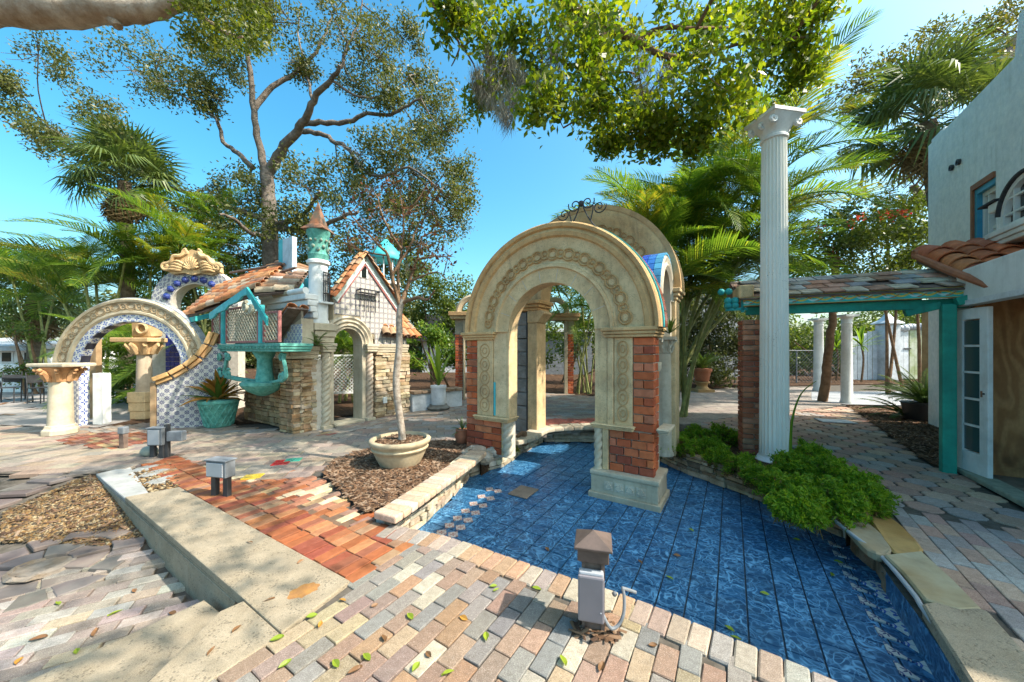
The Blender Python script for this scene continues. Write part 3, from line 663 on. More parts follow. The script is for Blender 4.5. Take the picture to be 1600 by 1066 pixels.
def tiles_on(parent, fr, poly, v, s, mat, name='tile', skip=(), gap=.004, th=.012, rot=0):
    xs = [p[0] for p in poly]; zs = [p[1] for p in poly]; inv = wm(parent).inverted()
    me = TM[mat]; nx = math.ceil((max(xs)-min(xs))/s); nz = math.ceil((max(zs)-min(zs))/s)
    for i in range(nx):
        for j in range(nz):
            x = min(xs)+(i+.5)*s; z = min(zs)+(j+.5)*s
            if inpoly(x, z, poly) and not any(inpoly(x, z, q) for q in skip):
                o = bpy.data.objects.new(name, me); COL.objects.link(o); o.parent = parent
                o.matrix_basis = inv @ fr.m @ Matrix.Translation((x, v-th/2+R.uniform(-.001,.001), z)) @ Matrix.Diagonal((s-gap, th, s-gap, 1))
TM = {}
for k, mt in (('a',AZ1),('b',AZ2),('c',AZ3)):
    me = B().box(-.5,.5,-.5,.5,-.5,.5).mesh('tile'); me.materials.append(mt); TM[k] = me
def twisted(r, h, turns=3.2, n=20, lobes=3, m=60):   # barley-sugar shaft
    b = B(); k = 0
    for j in range(m+1):
        t = j/m; e = 1-math.exp(-min(t,1-t)*60)
        for i in range(n):
            a = 2*math.pi*i/n; rr = r*(1-.34*e*(1-abs(math.cos(.5*lobes*(a-turns*2*math.pi*t)))**.7))
            b.v.append((rr*math.cos(a), rr*math.sin(a), h*t))
    for j in range(m):
        for i in range(n): b.f.append((j*n+i, j*n+(i+1)%n, (j+1)*n+(i+1)%n, (j+1)*n+i))
    b.f.append(tuple(range(n))[::-1]); b.f.append(tuple(m*n+i for i in range(n)))
    return b
def oval(rx, rz, t=.008, n=20):
    return B().tube([(rx*math.cos(2*math.pi*i/n), 0, rz*math.sin(2*math.pi*i/n)) for i in range(n)], t, 5, True)
def spiral(c, r0, turns, a0, sgn=1, n=26, y=0):
    return [(c[0]+r0*(1-i/n*.88)*math.cos(a0+sgn*2*math.pi*turns*i/n), y, c[1]+r0*(1-i/n*.88)*math.sin(a0+sgn*2*math.pi*turns*i/n)) for i in range(n+1)]
def moulding(x0, x1, y0, y1, z0, z1, p=.03):         # stepped block
    h = z1-z0; b = B()
    b.box(x0, x1, y0, y1, z0, z0+h*.3); b.box(x0-p*.5, x1+p*.5, y0-p*.5, y1+p*.5, z0+h*.3+.001, z0+h*.62); b.box(x0-p, x1+p, y0-p, y1+p, z0+h*.62+.001, z1)
    return b
def carved_band(parent, fr, cu, cz, r, a0, a1, v, mat=None, w1=.115, w2=.07, color=(.74,.63,.48)):
    """alternating oval and round medallions round an arch"""
    mat = mat or CREAM; L = rad(a1-a0)*r; n = max(2, round(L/(w1+w2)/1.02)); step = (a1-a0)/(2*n)
    mo = oval(w1*.55, .075, .013); mi = oval(w1*.36, .045, .007); mr = oval(.056, .056, .013); ms = B().ball((0,0,0), .022, 8, 5, (1,.5,1))
    mo.v += []; me_o = B(); me_o.add(mo.v, mo.f); me_o.add(mi.v, mi.f)
    me_r = B(); me_r.add(mr.v, mr.f); me_r.add(ms.v, ms.f)
    m1 = me_o.mesh('oval_medallion', 0, True); m2 = me_r.mesh('round_medallion', 0, True)
    for mm in (m1, m2): mm.materials.append(mat)
    inv = wm(parent).inverted()
    for i in range(2*n):
        a = a0+step*(i+.5); me = m1 if i % 2 == 0 else m2
        o = bpy.data.objects.new('oval_medallion' if i % 2 == 0 else 'round_medallion', me); o.color = (*color,1); COL.objects.link(o); o.parent = parent
        o.matrix_basis = inv @ fr.m @ Matrix.Translation((cu+r*math.cos(rad(a)), v, cz+r*math.sin(rad(a)))) @ Matrix.Rotation(-rad(a)+math.pi/2, 4, 'Y')
C0 = (1,.98,.93)
# ---------------------------------------------------------------- travertine bench wall and steps
low = thing('retaining_slab', 'long low travertine bench slab with an orange stain, beside the orange bricks', 'stone slab', (SL2.x,SL2.y,0))
sa, sb = G(195,778), G(280,762)
def lerp(a, b, t): return a.lerp(b, t)
Lc = [(SL4, SL3, SL2), ]
m1a, m1b = lerp(sa, SL4, .48), lerp(sb, SL2, .50)
for P in ([sa, sb, m1b, m1a], [m1a, m1b, SL2, SL3, SL4]):
    c = sum(P, Vector())/len(P); P = [p+(c-p)*.004 for p in P]
    obj('slab', B().slab([(p.x,p.y) for p in P], -.055, .010), TRAV, low, m=Matrix(), bevel=.008, seg=2)
OUT = (SL4-sa).normalized(); NRM = Vector((OUT.y*-1, OUT.x, 0)); NRM = NRM if NRM.x < 0 else -NRM
for k in range(5):                                   # facing panels under the overhang
    p0, p1 = lerp(SL0, SL4, k/5*.97)+Vector((0,0,0)), lerp(SL0, SL4, (k+1)/5*.97)
    d = (p1-p0).normalized(); q0, q1 = p0+d*.004, p1-d*.004; i0, i1 = q0-NRM*.06+NRM*-.01, q1-NRM*.06+NRM*-.01
    obj('facing_panel', B().add([(q0.x,q0.y,-.5),(q1.x,q1.y,-.5),(i1.x,i1.y,-.5),(i0.x,i0.y,-.5),(q0.x,q0.y,-.058),(q1.x,q1.y,-.058),(i1.x,i1.y,-.058),(i0.x,i0.y,-.058)],
        [(0,3,2,1),(4,5,6,7),(0,1,5,4),(1,2,6,5),(2,3,7,6),(3,0,4,7)]), TRAV, low, m=Matrix(), bevel=.004)
a_, b_, c_, d_ = SL0, lerp(SL0, G(272,712), .55), lerp(sa, sb, .6), sa
obj('end_slab', B().slab([(p.x,p.y) for p in (a_, lerp(a_, b_, .72), lerp(d_, c_, .72), d_)], -.055, -.004), M('grey_slate_lid', (.38,.38,.36), (.28,.28,.26), 4, .75, .2, .4), low, m=Matrix(), bevel=.006)
for (px, py) in ((243,738),(252,749),(228,731)):
    p = G(px, py); flag([(p.x+.12*math.cos(q)+R.uniform(-.02,.02), p.y+.16*math.sin(q)) for q in [i*1.05 for i in range(6)]], .0, low, (.36,.37,.36), name='slate_piece', mat=STONE)
st = M('orange_stain', (.40,.20,.06), (.30,.15,.06), 25, .85, .1, .5)
p = G(474,926); bb = B(); bb.v = [(0,0,.0125)]; n = 22
for i in range(n):
    a = 2*math.pi*i/n; r = .072*R.uniform(.72,1.1); bb.v.append((r*1.25*math.cos(a)+0, r*math.sin(a), .0105))
bb.f = [(0,i+1,(i+1)%n+1) for i in range(n)]
obj('rust_stain', bb, st, low, m=Matrix.Translation((p.x,p.y,0)) @ Matrix.Rotation(.6,4,'Z'))
gz = [(q.x,q.y) for q in (G(200,742), G(270,718), G(285,758), G(235,768))]
scatter(gz, 500, lambda x, y: -.012, .02, .6, 'gravel', PEBM)
steps = thing('stone_steps', 'two travertine steps leading down to the sunken paved court', 'steps', (G(231,1066).x, G(231,1066).y, -.14))
Z1 = -.14
A0 = [G(319,937,Z1), G(345,957,Z1), G(231,1068,Z1), G(120,1180,Z1), G(-60,1150,Z1), G(38,1066,Z1)]
A0[3] = A0[2]+(A0[2]-A0[1])*.7; A0[4] = A0[5]+(A0[5]-A0[0])*.6
obj('tread', B().slab([(p.x,p.y) for p in A0], -.36, Z1), TRAV, steps, m=Matrix(), bevel=.010, seg=2)
B0 = [SL4+(SL3-SL4)*.02, SL3, G(326,1066), G(326,1066)+(G(326,1066)-SL3)*.9, G(231,1066)+(G(326,1066)-SL3)*.9, G(231,1066), G(344,955)]
c = sum(B0, Vector())/len(B0); B0 = [p+(c-p)*.006 for p in B0]
obj('tread', B().slab([(p.x,p.y) for p in B0], -.36, .003), TRAV, steps, m=Matrix(), bevel=.008, seg=2)
# ---------------------------------------------------------------- stone walls round the pool
def wall_path(P, z0, z1, name, label, cat, face_from, cols=SC, hh=(.045,.085), ll=(.14,.36)):
    t = thing(name, label, cat, (P[0][0], P[0][1], z0))
    for i in range(len(P)-1):
        a, b = Vector((*P[i][:2],0)), Vector((*P[i+1][:2],0)); d = b-a
        if d.length < .02: continue
        mid = (a+b)/2; fr = Fr(a.x, a.y, math.degrees(math.atan2(d.y,d.x)))
        v = Vector((*face_from,0))-mid
        if fr.dy.dot(v) > 0: fr = Fr(b.x, b.y, math.degrees(math.atan2(-d.y,-d.x)))
        stones(t, fr, [(0,z0),(d.length,z0),(d.length,z1),(0,z1)], .05, hh, ll, .14, cols)
        obj('wall_core', B().box(-.01, d.length+.01, .07, .16, z0, z1-.012), MORTAR, t, fr)
    return t
SCL = [(.60,.50,.36),(.56,.46,.33),(.66,.57,.43),(.50,.41,.30),(.58,.52,.42)]
pw = [G(672,817,PZ), G(700,790,PZ), G(722,765,PZ), G(738,746,PZ)]
pw = [(E[0].x-.02,E[0].y+.05)]+[(p.x,p.y) for p in pw]
lw_ = wall_path(pw, PZ, .06, 'planter_wall', 'stacked stone planter wall with a rounded cream brick coping left of the pool', 'stone wall', (1,3.6), SCL)
cps = smooth_line([(*G(612,812,.08)[:2],0), (*G(640,794,.08)[:2],0), (*G(690,758,.08)[:2],0), (*G(740,722,.08)[:2],0), (*G(757,707,.08)[:2],0)], 6)
me_c = [B().box(-.052,.052,-.125,.125,-.035,.035).mesh('coping_brick', .02, True, 3, .001) for _ in range(2)]
for mm in me_c: mm.materials.append(PAVER)
inv = wm(lw_).inverted()
for p, d in along(cps, .108):
    o = bpy.data.objects.new('coping_brick', R.choice(me_c)); o.color = (*tint(R.choice([(.62,.44,.30),(.66,.50,.36),(.58,.38,.25),(.60,.50,.38)])),1); COL.objects.link(o); o.parent = lw_
    n = Vector((-d.y,d.x,0)); o.matrix_basis = inv @ Matrix.Translation(p+n*.085+Vector((0,0,.075))) @ Matrix.Rotation(math.atan2(d.y,d.x),4,'Z')
bw = [(p.x,p.y) for p in (G(738,746,PZ), G(790,730,PZ), G(822,708,PZ), G(852,692,PZ), G(942,692,PZ))]
bk = wall_path(bw, PZ, .03, 'pool_back_wall', 'pale stone wall with a white curved coping at the back of the pool', 'stone wall', (.6,4.4), SCL)
cps = smooth_line([(*G(800,690,.06)[:2],0), (*G(826,683,.06)[:2],0), (*G(850,671,.06)[:2],0), (*G(900,667,.06)[:2],0), (*G(945,666,.06)[:2],0)], 6)
inv = wm(bk).inverted()
me_c2 = B().box(-.10,.10,-.15,.15,-.04,.04).mesh('coping_block', .025, True, 3); me_c2.materials.append(CREAMW)
for p, d in along(cps, .205):
    o = bpy.data.objects.new('coping_block', me_c2); o.color = (1.0,.97,.93,1); COL.objects.link(o); o.parent = bk
    o.matrix_basis = inv @ Matrix.Translation(p+Vector((0,0,.058))) @ Matrix.Rotation(math.atan2(d.y,d.x),4,'Z')
obj('planting_bed', B().slab([(p.x,p.y) for p in (G(752,716), G(800,690), G(846,672), G(846,666), G(780,672), G(738,700))], -.25, -.002), MULCH, bk, m=Matrix())
rk = [(p.x,p.y) for p in (G(1000,706,PZ), G(1030,722,PZ), G(1070,742,PZ), G(1130,764,PZ), G(1190,786,PZ), G(1240,810,PZ), G(1310,842,PZ))]
rw_ = wall_path(rk, PZ, .04, 'planter_wall', 'low brown stone wall under the ferns at the right edge of the pool', 'stone wall', (0,3.2), SC)
rwt = wall_path([(p.x,p.y) for p in (G(1310,842,PZ), G(1335,872,PZ), G(1360,893,PZ), G(1376,874))], PZ, .0, 'boulder_edge', 'rounded brown boulders below the flagstones at the pool edge', 'stone edge', (0,2.5), [(.30,.21,.14),(.36,.25,.17)], (.12,.15), (.16,.26))
rrt = thing('tiled_riser', 'narrow blue tiled riser along the right edge of the pool', 'pool edge', (*G(1400,905)[:2],PZ))
P = [G(1378,872,-.03), G(1440,960,0), G(1512,1062,0), Vector((2.22,1.30,0))]
for i in range(3):
    a, b = Vector((P[i].x,P[i].y,0)), Vector((P[i+1].x,P[i+1].y,0)); d = b-a; n = Vector((d.y,-d.x,0)).normalized(); n = n if n.x > 0 else -n
    obj('riser_panel', B().add([(a.x,a.y,PZ),(b.x,b.y,PZ),((b+n*.05).x,(b+n*.05).y,PZ),((a+n*.05).x,(a+n*.05).y,PZ),(a.x,a.y,-.045),(b.x,b.y,-.045),((b+n*.05).x,(b+n*.05).y,-.045),((a+n*.05).x,(a+n*.05).y,-.045)],
        [(0,3,2,1),(4,5,6,7),(0,1,5,4),(1,2,6,5),(2,3,7,6),(3,0,4,7)]), POOLT, rrt, m=Matrix())
def slabthing(pix_, z, h, mat, name, label, cat, col=(1,1,1), jit=.008):
    P = [G(x, y, z) for x, y in pix_]; c = sum(P, Vector())/len(P)
    Q = smooth_line([(p.x-c.x, p.y-c.y, 0) for p in P+[P[0]]], 3)[:-1] if jit else [p-c for p in P]
    o = obj(name, B().slab([(p[0],p[1]) for p in Q], -h, 0), mat, m=Matrix.Translation((c.x,c.y,z)), bevel=.010, jit=jit*.5, color=col)
    return tag(o, label, cat)
FLG = M('ochre_flagstone', (1,1,1), (.75,.62,.48), 2.2, .7, .25, .5, 30, .01, .35, 2.5, oc=True)
slabthing([(1308,806),(1350,812),(1392,850),(1384,866),(1356,858),(1330,832)], .045, .06, FLG, 'flagstone', 'grey-brown flagstone under the fern, nearest the bush', 'flagstone', (.36,.30,.20))
slabthing([(1356,805),(1390,806),(1442,858),(1396,862)], .045, .06, FLG, 'flagstone', 'ochre flagstone between the grey-brown stone and the paving', 'flagstone', (.44,.28,.10))
slabthing([(1381,866),(1440,860),(1490,905),(1534,950),(1500,952),(1444,935),(1410,893)], .050, .06, FLG, 'flagstone', 'large smooth olive-grey flagstone overhanging the blue pool', 'flagstone', (.40,.36,.24), jit=0)
slabthing([(1440,942),(1490,936),(1545,955),(1640,1060),(1690,1130),(1540,1100)], .045, .09, TRAV, 'concrete_slab', 'pitted grey concrete kerb slab in the bottom right corner', 'slab', jit=0)
pp = [G(1302,812,.05), G(1340,842,.04), G(1376,868,.02), G(1425,925,.02), G(1440,948,.02), G(1480,1005,.0), G(1530,1080,.0)]
tag(obj('conduit_pipe', B().tube(smooth_line(pp, 6), .014, 8), LGREYPL, m=Matrix(), smooth=True), 'pale grey conduit pipe running along the right pool edge', 'pipe')
# ---------------------------------------------------------------- front arch of the pavilion
FA = Fr(-.73, 5.49, -33.2)
UC, RO, RI, ZS, DP = 1.45, 1.42, .64, 1.79, .24; DR = .42
fa = fthing('brick_arch', 'front cream stone arch on red brick piers standing in the blue pool', 'arch', FA)
ring = B().sweep([(RI,0),(RI,DP),(RO-.02,DP),(RO-.02,.0),(1.23,.0),(1.12,.02),(.92,.02),(.90,0)], UC, ZS, 0, 180, 56)
obj('arch_ring', ring, CREAM, fa, FA, smooth=True, color=C0)
obj('hood_mould', B().sweep([(1.22,.02),(1.25,-.035),(1.30,-.05),(1.345,-.02),(1.36,-.055),(1.40,-.07),(RO,-.05),(RO,DP+.02),(RO-.03,DP+.02),(RO-.03,.02)], UC, ZS, 0, 180, 56), CREAM, fa, FA, smooth=True, color=(.93,.80,.64))
obj('inner_bead', B().sweep([(.885,.015),(.875,-.022),(.845,-.028),(.825,.01)], UC, ZS, 0, 180, 48), CREAM, fa, FA, smooth=True, color=C0)
obj('blue_trim', B().sweep([(RO+.002,.05),(RO+.018,.05),(RO+.018,.085),(RO+.002,.085)], UC, ZS, 0, 180, 56), TURQL, fa, FA)
for k in range(24):                                  # thin red and blue tiles over the back of the arch
    a0_, a1_ = 180*k/24+.3, 180*(k+1)/24-.3
    obj('back_tile', B().sweep([(RO+.002,.10),(RO+.02,.10),(RO+.02,DP+.02),(RO+.002,DP+.02)], UC, ZS, a0_, a1_, 3), GLAZE, fa, FA, color=tint((.30,.10,.07)))
carved_band(fa, FA, UC, ZS, 1.02, 4, 176, .012, w1=.15, w2=.085)
for k in range(1, 9):                                # voussoir joints of the inner band
    a = rad(180*k/9)
    obj('joint', B().box(-.003,.003,-.004,.01,.66,.82), MORTAR, fa, m=FA.m @ Matrix.Translation((UC,0,ZS)) @ Matrix.Rotation(math.pi/2-a,4,'Y'))
# left pier
u = FA.u
l0, l1, l2, l3, l4 = u(727), u(742), u(769), u(790), u(809)-.0
l4 = UC-RI
obj('pier_core', B().box(l0+.03, l4-.02, .06, DP-.02, -.05, 1.66), MORTAR, fa, FA)
bricks(fa, FA, l0, l1+.03, .03, .48, 1.68, 1)
bricks(fa, FA, l0, l3-.10, .03, -.02, .48, 2)
bricks(fa, FA.off(l0, DP, -90), 0, DP-.03, .03, -.02, 1.68, 2)
obj('pilaster', B().box(l1+.035, l2, .01, DP-.03, .545, 1.68), CREAM, fa, FA, bevel=.006, color=C0)
obj('pilaster', B().box(l2+.005, l3, .03, DP-.03, .545, 1.79), CREAM, fa, FA, bevel=.006, color=(1.08,1.1,1.12))
obj('blue_strip', B().box(l2+.012, l2+.045, .02, .028, .56, 1.05), TURQL, fa, FA)
obj('jamb', B().box(l3+.002, l4, .015, DP, .545, 1.80), CREAM, fa, FA, bevel=.004, color=C0)
def panel_ornament(x0, x1, z0, z1, n):
    xc = (x0+x1)/2; bb = B()
    for k in range(n):
        zc = z0+(z1-z0)*(k+.5)/n; r = (z1-z0)/n/2
        for q in (oval((x1-x0)*.30, r*.98, .007), oval((x1-x0)*.14, r*.45, .006)): bb.add([(p[0]+xc,p[1]+.008,p[2]+zc) for p in q.v], q.f)
    obj('carved_panel', bb, CREAM, fa, FA, smooth=True, color=(.74,.63,.48))
panel_ornament(l1+.04, l2, .60, 1.62, 5)
obj('ledge', moulding(l1+.01, l4+.0, -.03, DP, .475, .545, .02), CREAM, fa, FA, bevel=.008, color=C0)
obj('impost', moulding(l0-.01, l2+.02, -.02, DP+.02, 1.68, 1.80, .04), CREAM, fa, FA, bevel=.008, color=(.95,.84,.70))
tw = twisted(.085, .50, 1.6, 20, 3, 40); o = obj('twisted_colonette', tw, CREAMW, fa, m=FA.m @ Matrix.Translation((l4-.055,.075,-.025)), smooth=60, color=(1,1,1))
obj('colonette_strip', B().box(l3-.095, l3-.02, .03, .2, -.02, .475), CREAM, fa, FA, bevel=.004, color=C0)
# right pier
r0, r1, r2, r3, r4 = u(932), u(948), u(958), u(988), u(1022)
r0 = UC+RI; bt = u(1035)
obj('pier_core', B().box(r0+.03, r4-.04, .06, DR-.02, -.24, 1.66), MORTAR, fa, FA)
obj('jamb', B().box(r0, r1, .015, DP, .63, 1.80), CREAM, fa, FA, bevel=.004, color=C0)
obj('pilaster', B().box(r1+.004, r2, .0, DP-.03, .63, 1.68), CREAM, fa, FA, bevel=.008, color=C0)
obj('pilaster', B().box(r2+.004, r3-.004, .02, DP-.03, .63, 1.68), CREAM, fa, FA, bevel=.006, color=C0)
panel_ornament(r2+.01, r3-.01, .68, 1.64, 5)
bricks(fa, FA, r3, r4, .03, .58, 1.68, 1)
bricks(fa, FA, r1+.02, r4, .03, .07, .57, 3)
frR = FA.off(r4, 0, 90)
bricks(fa, frR, .03, DR, .03, .07, 1.68, 2)
obj('ledge', moulding(r0-.02, u(990), -.035, .2, .575, .635, .018), CREAM, fa, FA, bevel=.008, color=C0)
obj('side_ledge', moulding(r4+.035, r4+.14, .03, DR-.02, .575, .635, .018), CREAMW, fa, FA, bevel=.008, color=C0)
obj('impost', moulding(r1-.02, r4+.01, -.02, DR+.02, 1.68, 1.80, .04), CREAM, fa, FA, bevel=.008, color=(.95,.84,.70))
obj('base_block', B().box(r0-.02, bt-.03, -.07, DR+.05, -.19, .02), CREAMW, fa, FA, bevel=.012, seg=2, color=(.92,.88,.82))
obj('base_plinth', B().box(r0-.045, bt, -.10, DR+.07, -.262, -.185), CREAMW, fa, FA, bevel=.010, seg=2, color=(.85,.80,.73))
obj('base_coping', B().box(r0-.03, bt-.015, -.085, DR+.06, .021, .075), CREAMW, fa, FA, bevel=.016, seg=2, color=(.93,.90,.85))
obj('twisted_colonette', twisted(.055, .50, 1.6, 18, 3, 40), CREAMW, fa, m=FA.m @ Matrix.Translation((r0+.045,.02,.076)), smooth=60, color=C0)
obj('colonette_strip', B().box(r0+.10, r1+.015, .0, .2, .076, .575), CREAM, fa, FA, bevel=.004, color=C0)
for k in range(4):                                   # shell tiles in the base
    uu = r0+.20+k*.125; bb = B().box(-.052,.052,-.008,.0,-.052,.052)
    for q in range(7):
        aa = rad(20+140*q/6); bb.tube([(0,-.012,-.04),(.042*math.cos(aa),-.014,-.04+.078*math.sin(aa))], [.005,.011], 5)
    obj('shell_tile', bb, CREAMW, fa, m=FA.m @ Matrix.Translation((uu,-.068,-.085)), color=(1,1,1))
# ---------------------------------------------------------------- back arch
FB = FA.off(.0, 1.32)
ba = fthing('carved_arch', 'taller cream carved arch rising just behind the brick arch', 'arch', FB)
ZB, UB = 2.42, 1.42
obj('arch_ring', B().sweep([(.80,0),(.80,.36),(1.42,.36),(1.42,.0),(1.34,-.03),(1.24,.0),(1.21,.015),(.98,.015),(.95,0)], UB, ZB, 0, 180, 56), CREAM, ba, FB, smooth=True, color=(.93,.84,.72))
obj('hood_mould', B().sweep([(1.40,-.02),(1.47,-.03),(1.47,.38),(1.40,.38)], UB, ZB, 0, 180, 56), CREAM, ba, FB, smooth=True, color=(.85,.74,.62))
carved_band(ba, FB, UB, ZB, 1.09, 3, 177, .006, w1=.16, w2=.09, color=(.66,.55,.42))
ub = FB.u
b0, b1, b2 = ub(800), ub(823), ub(839)
GR = M('rockfaced_block', (.33,.32,.30), (.22,.21,.19), 5, .9, .1, .9, 14, .06, .3)
for k in range(9):
    zz = 0+k*.248
    obj('rock_block', B().box(b0-.02, b1-.006, .01, .38, zz+.004, zz+.244), GR, ba, FB, bevel=.018, jit=.008)
obj('dark_trim', B().box(b1-.004, b1+.016, -.004, .3, .0, 2.23), DMETAL, ba, FB)
obj('pilaster', B().box(b1+.018, b2, .0, .34, .06, 2.02), CREAM, ba, FB, bevel=.008, color=C0)
obj('scroll_bracket', B().prism([(b1+.02,2.02),(b2+.02,2.02),(b2+.10,2.12),(b2+.16,2.18),(b2+.10,2.24),(b1+.02,2.24)], -.02, .3), CREAM, ba, FB, bevel=.01, color=C0)
obj('impost', moulding(b0-.03, b2+.04, -.04, .42, 2.24, 2.42, .06), CREAM, ba, FB, bevel=.01, color=(.95,.78,.58))
obj('pilaster', B().box(UB+1.0, UB+1.40, .0, .36, .0, 2.25), CREAM, ba, FB, bevel=.01, color=C0)
obj('impost', moulding(UB+.98, UB+1.42, -.02, .38, 2.25, 2.42, .05), CREAM, ba, FB, bevel=.01, color=C0)
# iron scroll on top
p = at(908, 362, 5.05); FS = Fr(p.x, p.y, -33.2, p.z)
sc = B()
for s in (-1, 1):
    sc.tube(smooth_line([(s*.02,0,.42),(s*.05,0,.30),(s*.16,0,.10),(s*.30,0,-.06)], 5), .010, 6)
    sc.tube(spiral((s*.10,.40), .10, 1.5, math.pi/2-s*1.2, -s), .009, 6); sc.tube(spiral((s*.27,.30), .10, 1.5, math.pi/2-s*1.4, -s), .009, 6)
    sc.tube(smooth_line([(s*.14,0,.13),(s*.17,0,.25),(s*.18,0,.33)], 4), .009, 6)
sc.ball((0,0,.40), .045, 8, 6)
tag(obj('iron_scroll', sc, DMETAL, fr=FS, smooth=True), 'black wrought iron scroll crest on top of the carved arch', 'iron ornament')
# ---------------------------------------------------------------- side arch
FR_ = Fr(1.74, 4.18, 90-33.2+1)
sd = fthing('tiled_side_arch', 'narrow white arch edged with blue tiles right of the brick arch', 'arch', FR_)
cs, zs2 = .60, 2.22
leg = [(.565,-.02),(.565,.24),(.40,.24),(.40,-.02)]
obj('arch_ring', B().sweep([(.38,0),(.38,.22),(.565,.22),(.565,0),(.53,-.03),(.47,-.01),(.43,-.03)], cs, zs2, 0, 180, 40), CREAMW, sd, FR_, smooth=True, color=(1,1,1))
for s in (-1, 1):
    x0, x1 = sorted((cs+s*.38, cs+s*.565)); obj('arch_leg', B().box(x0, x1, 0, .22, 1.72, zs2), CREAMW, sd, FR_, bevel=.006, color=(1,1,1))
for k in range(18):
    a0_, a1_ = 10*k+.5, 10*k+9.5
    for q in range(3):
        obj('blue_tile', B().sweep([(.567,-.02+q*.09),(.592,-.02+q*.09),(.592,.065+q*.09),(.567,.065+q*.09)], cs, zs2, a0_, a1_, 3), GLAZE, sd, FR_, color=tint([(.03,.09,.50),(.05,.20,.60),(.10,.38,.62)][2-q], .2))
for k in range(5):
    for q in range(3): obj('blue_tile', B().box(cs-.592, cs-.567, -.02+q*.09, .065+q*.09, 1.73+k*.1, 1.825+k*.1), GLAZE, sd, FR_, color=tint([(.03,.09,.50),(.05,.20,.60),(.10,.38,.62)][2-q], .2))
def leafy_column(parent, fr, x, y, z0, z1, r, mat=CREAMW, capz=.24, col=(1,1,1)):
    prof = [(r*1.25,0),(r*1.25,.05),(r*1.05,.09),(r,.12)]
    obj('shaft', B().lathe([(a,z0+b) for a, b in prof]+[(r*.92,z1-capz),(r*1.02,z1-capz+.01),(r*1.02,z1-capz+.03)], 18), mat, parent, m=fr.m @ Matrix.Translation((x,y,0)), smooth=True, color=col)
    cb = B().lathe([(r*.9,z1-capz+.03),(r*.95,z1-capz*.6),(r*1.35,z1-.05),(r*1.2,z1-.045)], 16); cb.box(-r*1.5,r*1.5,-r*1.5,r*1.5,z1-.045,z1)
    for k in range(8):
        a = 2*math.pi*k/8; cx_, cy_ = math.cos(a), math.sin(a)
        for zz, rr in ((z1-capz*.62,1.12),(z1-capz*.28,1.4)):
            cb.tube([(cx_*r*.9,cy_*r*.9,zz-capz*.3),(cx_*r*1.1,cy_*r*1.1,zz-.01),(cx_*r*rr*1.12,cy_*r*rr*1.12,zz+.02),(cx_*r*rr*1.2,cy_*r*rr*1.2,zz-.015)], [r*.2,r*.24,r*.18,r*.08], 5)
    obj('capital', cb, mat, parent, m=fr.m @ Matrix.Translation((x,y,0)), smooth=True, color=col)
leafy_column(sd, FR_, cs+.47, .10, 0, 1.72, .105)
obj('slim_colonette', B().lathe([(.05,0),(.05,.06),(.035,.1),(.033,1.25),(.06,1.3),(.06,1.38)], 12), CREAMW, sd, m=FR_.m @ Matrix.Translation((.16,.05,0)), smooth=True, color=C0)
obj('slim_colonette', B().lathe([(.05,0),(.05,.06),(.035,.1),(.033,1.45),(.06,1.5),(.06,1.60)], 12), CREAM, sd, m=FR_.m @ Matrix.Translation((1.36,.05,.1)), smooth=True, color=C0)
obj('impost', B().box(cs-.57, cs-.36, -.02, .24, 1.68, 1.72), CREAM, sd, FR_, bevel=.006, color=C0)
obj('lintel_block', B().box(cs-.57, cs-.36, .04, .2, .0, 1.68), VINEW, sd, FR_, bevel=.01)
# ---------------------------------------------------------------- great fluted column
cl = thing('fluted_column', 'tall white fluted column rising out of the ferns beside the pool', 'column', (3.64,4.88,0))
n = 22; shaft = B(); sub = 6
prof = [(.176,.06),(.176,.10)]+[(.172-.026*t**1.3, .10+4.32*t) for t in [i/14 for i in range(15)]]
k = 0
for r, z in prof:
    for i in range(n*sub):
        a = 2*math.pi*i/(n*sub); ph = (i % sub)/sub; dent = 0 if ph < .17 else math.sin(math.pi*(ph-.17)/.83)*.016
        if z < .14: dent = 0
        shaft.v.append(((r-dent)*math.cos(a), (r-dent)*math.sin(a), z))
N_ = n*sub
for j in range(len(prof)-1):
    for i in range(N_): shaft.f.append((j*N_+i, j*N_+(i+1)%N_, (j+1)*N_+(i+1)%N_, (j+1)*N_+i))
t = NT('speckled_white_paint'); nn = t.noise(t.pos(), 75, 2, .5); hx = t.step(t.sep(t.objc())[2], 3.6, .5)
spk = t.m('MULTIPLY', t.step(nn, .66, .70), t.step(t.noise(t.pos(), 3.5, 4), .46, .62))
COLM = t.fin(t.mix(t.m('MULTIPLY', t.step(t.noise(t.pos(), 2, 6), .45, .75), .25), t.mix(spk, (.76,.74,.66), (.10,.09,.07)), (.5,.48,.40)), .6, .25)
obj('shaft', shaft, COLM, cl, m=cl.matrix_basis, smooth=25)
obj('base', B().lathe([(.24,-.12),(.24,-.03),(.215,-.02),(.225,.01),(.20,.035),(.19,.06)], 28), WHITEP, cl, m=cl.matrix_basis, smooth=True)
cpb = B().lathe([(.150,4.42),(.165,4.43),(.165,4.46),(.150,4.475),(.155,4.50)], 28)
obj('necking', cpb, WHITEP, cl, m=cl.matrix_basis, smooth=True)
cc_ = B(); rows = [(.155,4.50),(.17,4.55),(.20,4.63),(.235,4.70)]
K = 0
for r, z in rows:
    q = (z-4.50)/.20
    for i in range(32):
        a = 2*math.pi*i/32; sqr = 1/max(abs(math.cos(a)), abs(math.sin(a))); rr = r*(1+(min(sqr,1.35)-1)*q); cc_.v.append((rr*math.cos(a), rr*math.sin(a), z))
for j in range(3):
    for i in range(32): cc_.f.append((j*32+i, j*32+(i+1)%32, (j+1)*32+(i+1)%32, (j+1)*32+i))
cc_.f.append(tuple(range(32))[::-1]); cc_.box(-.245,.245,-.245,.245,4.70,4.745)
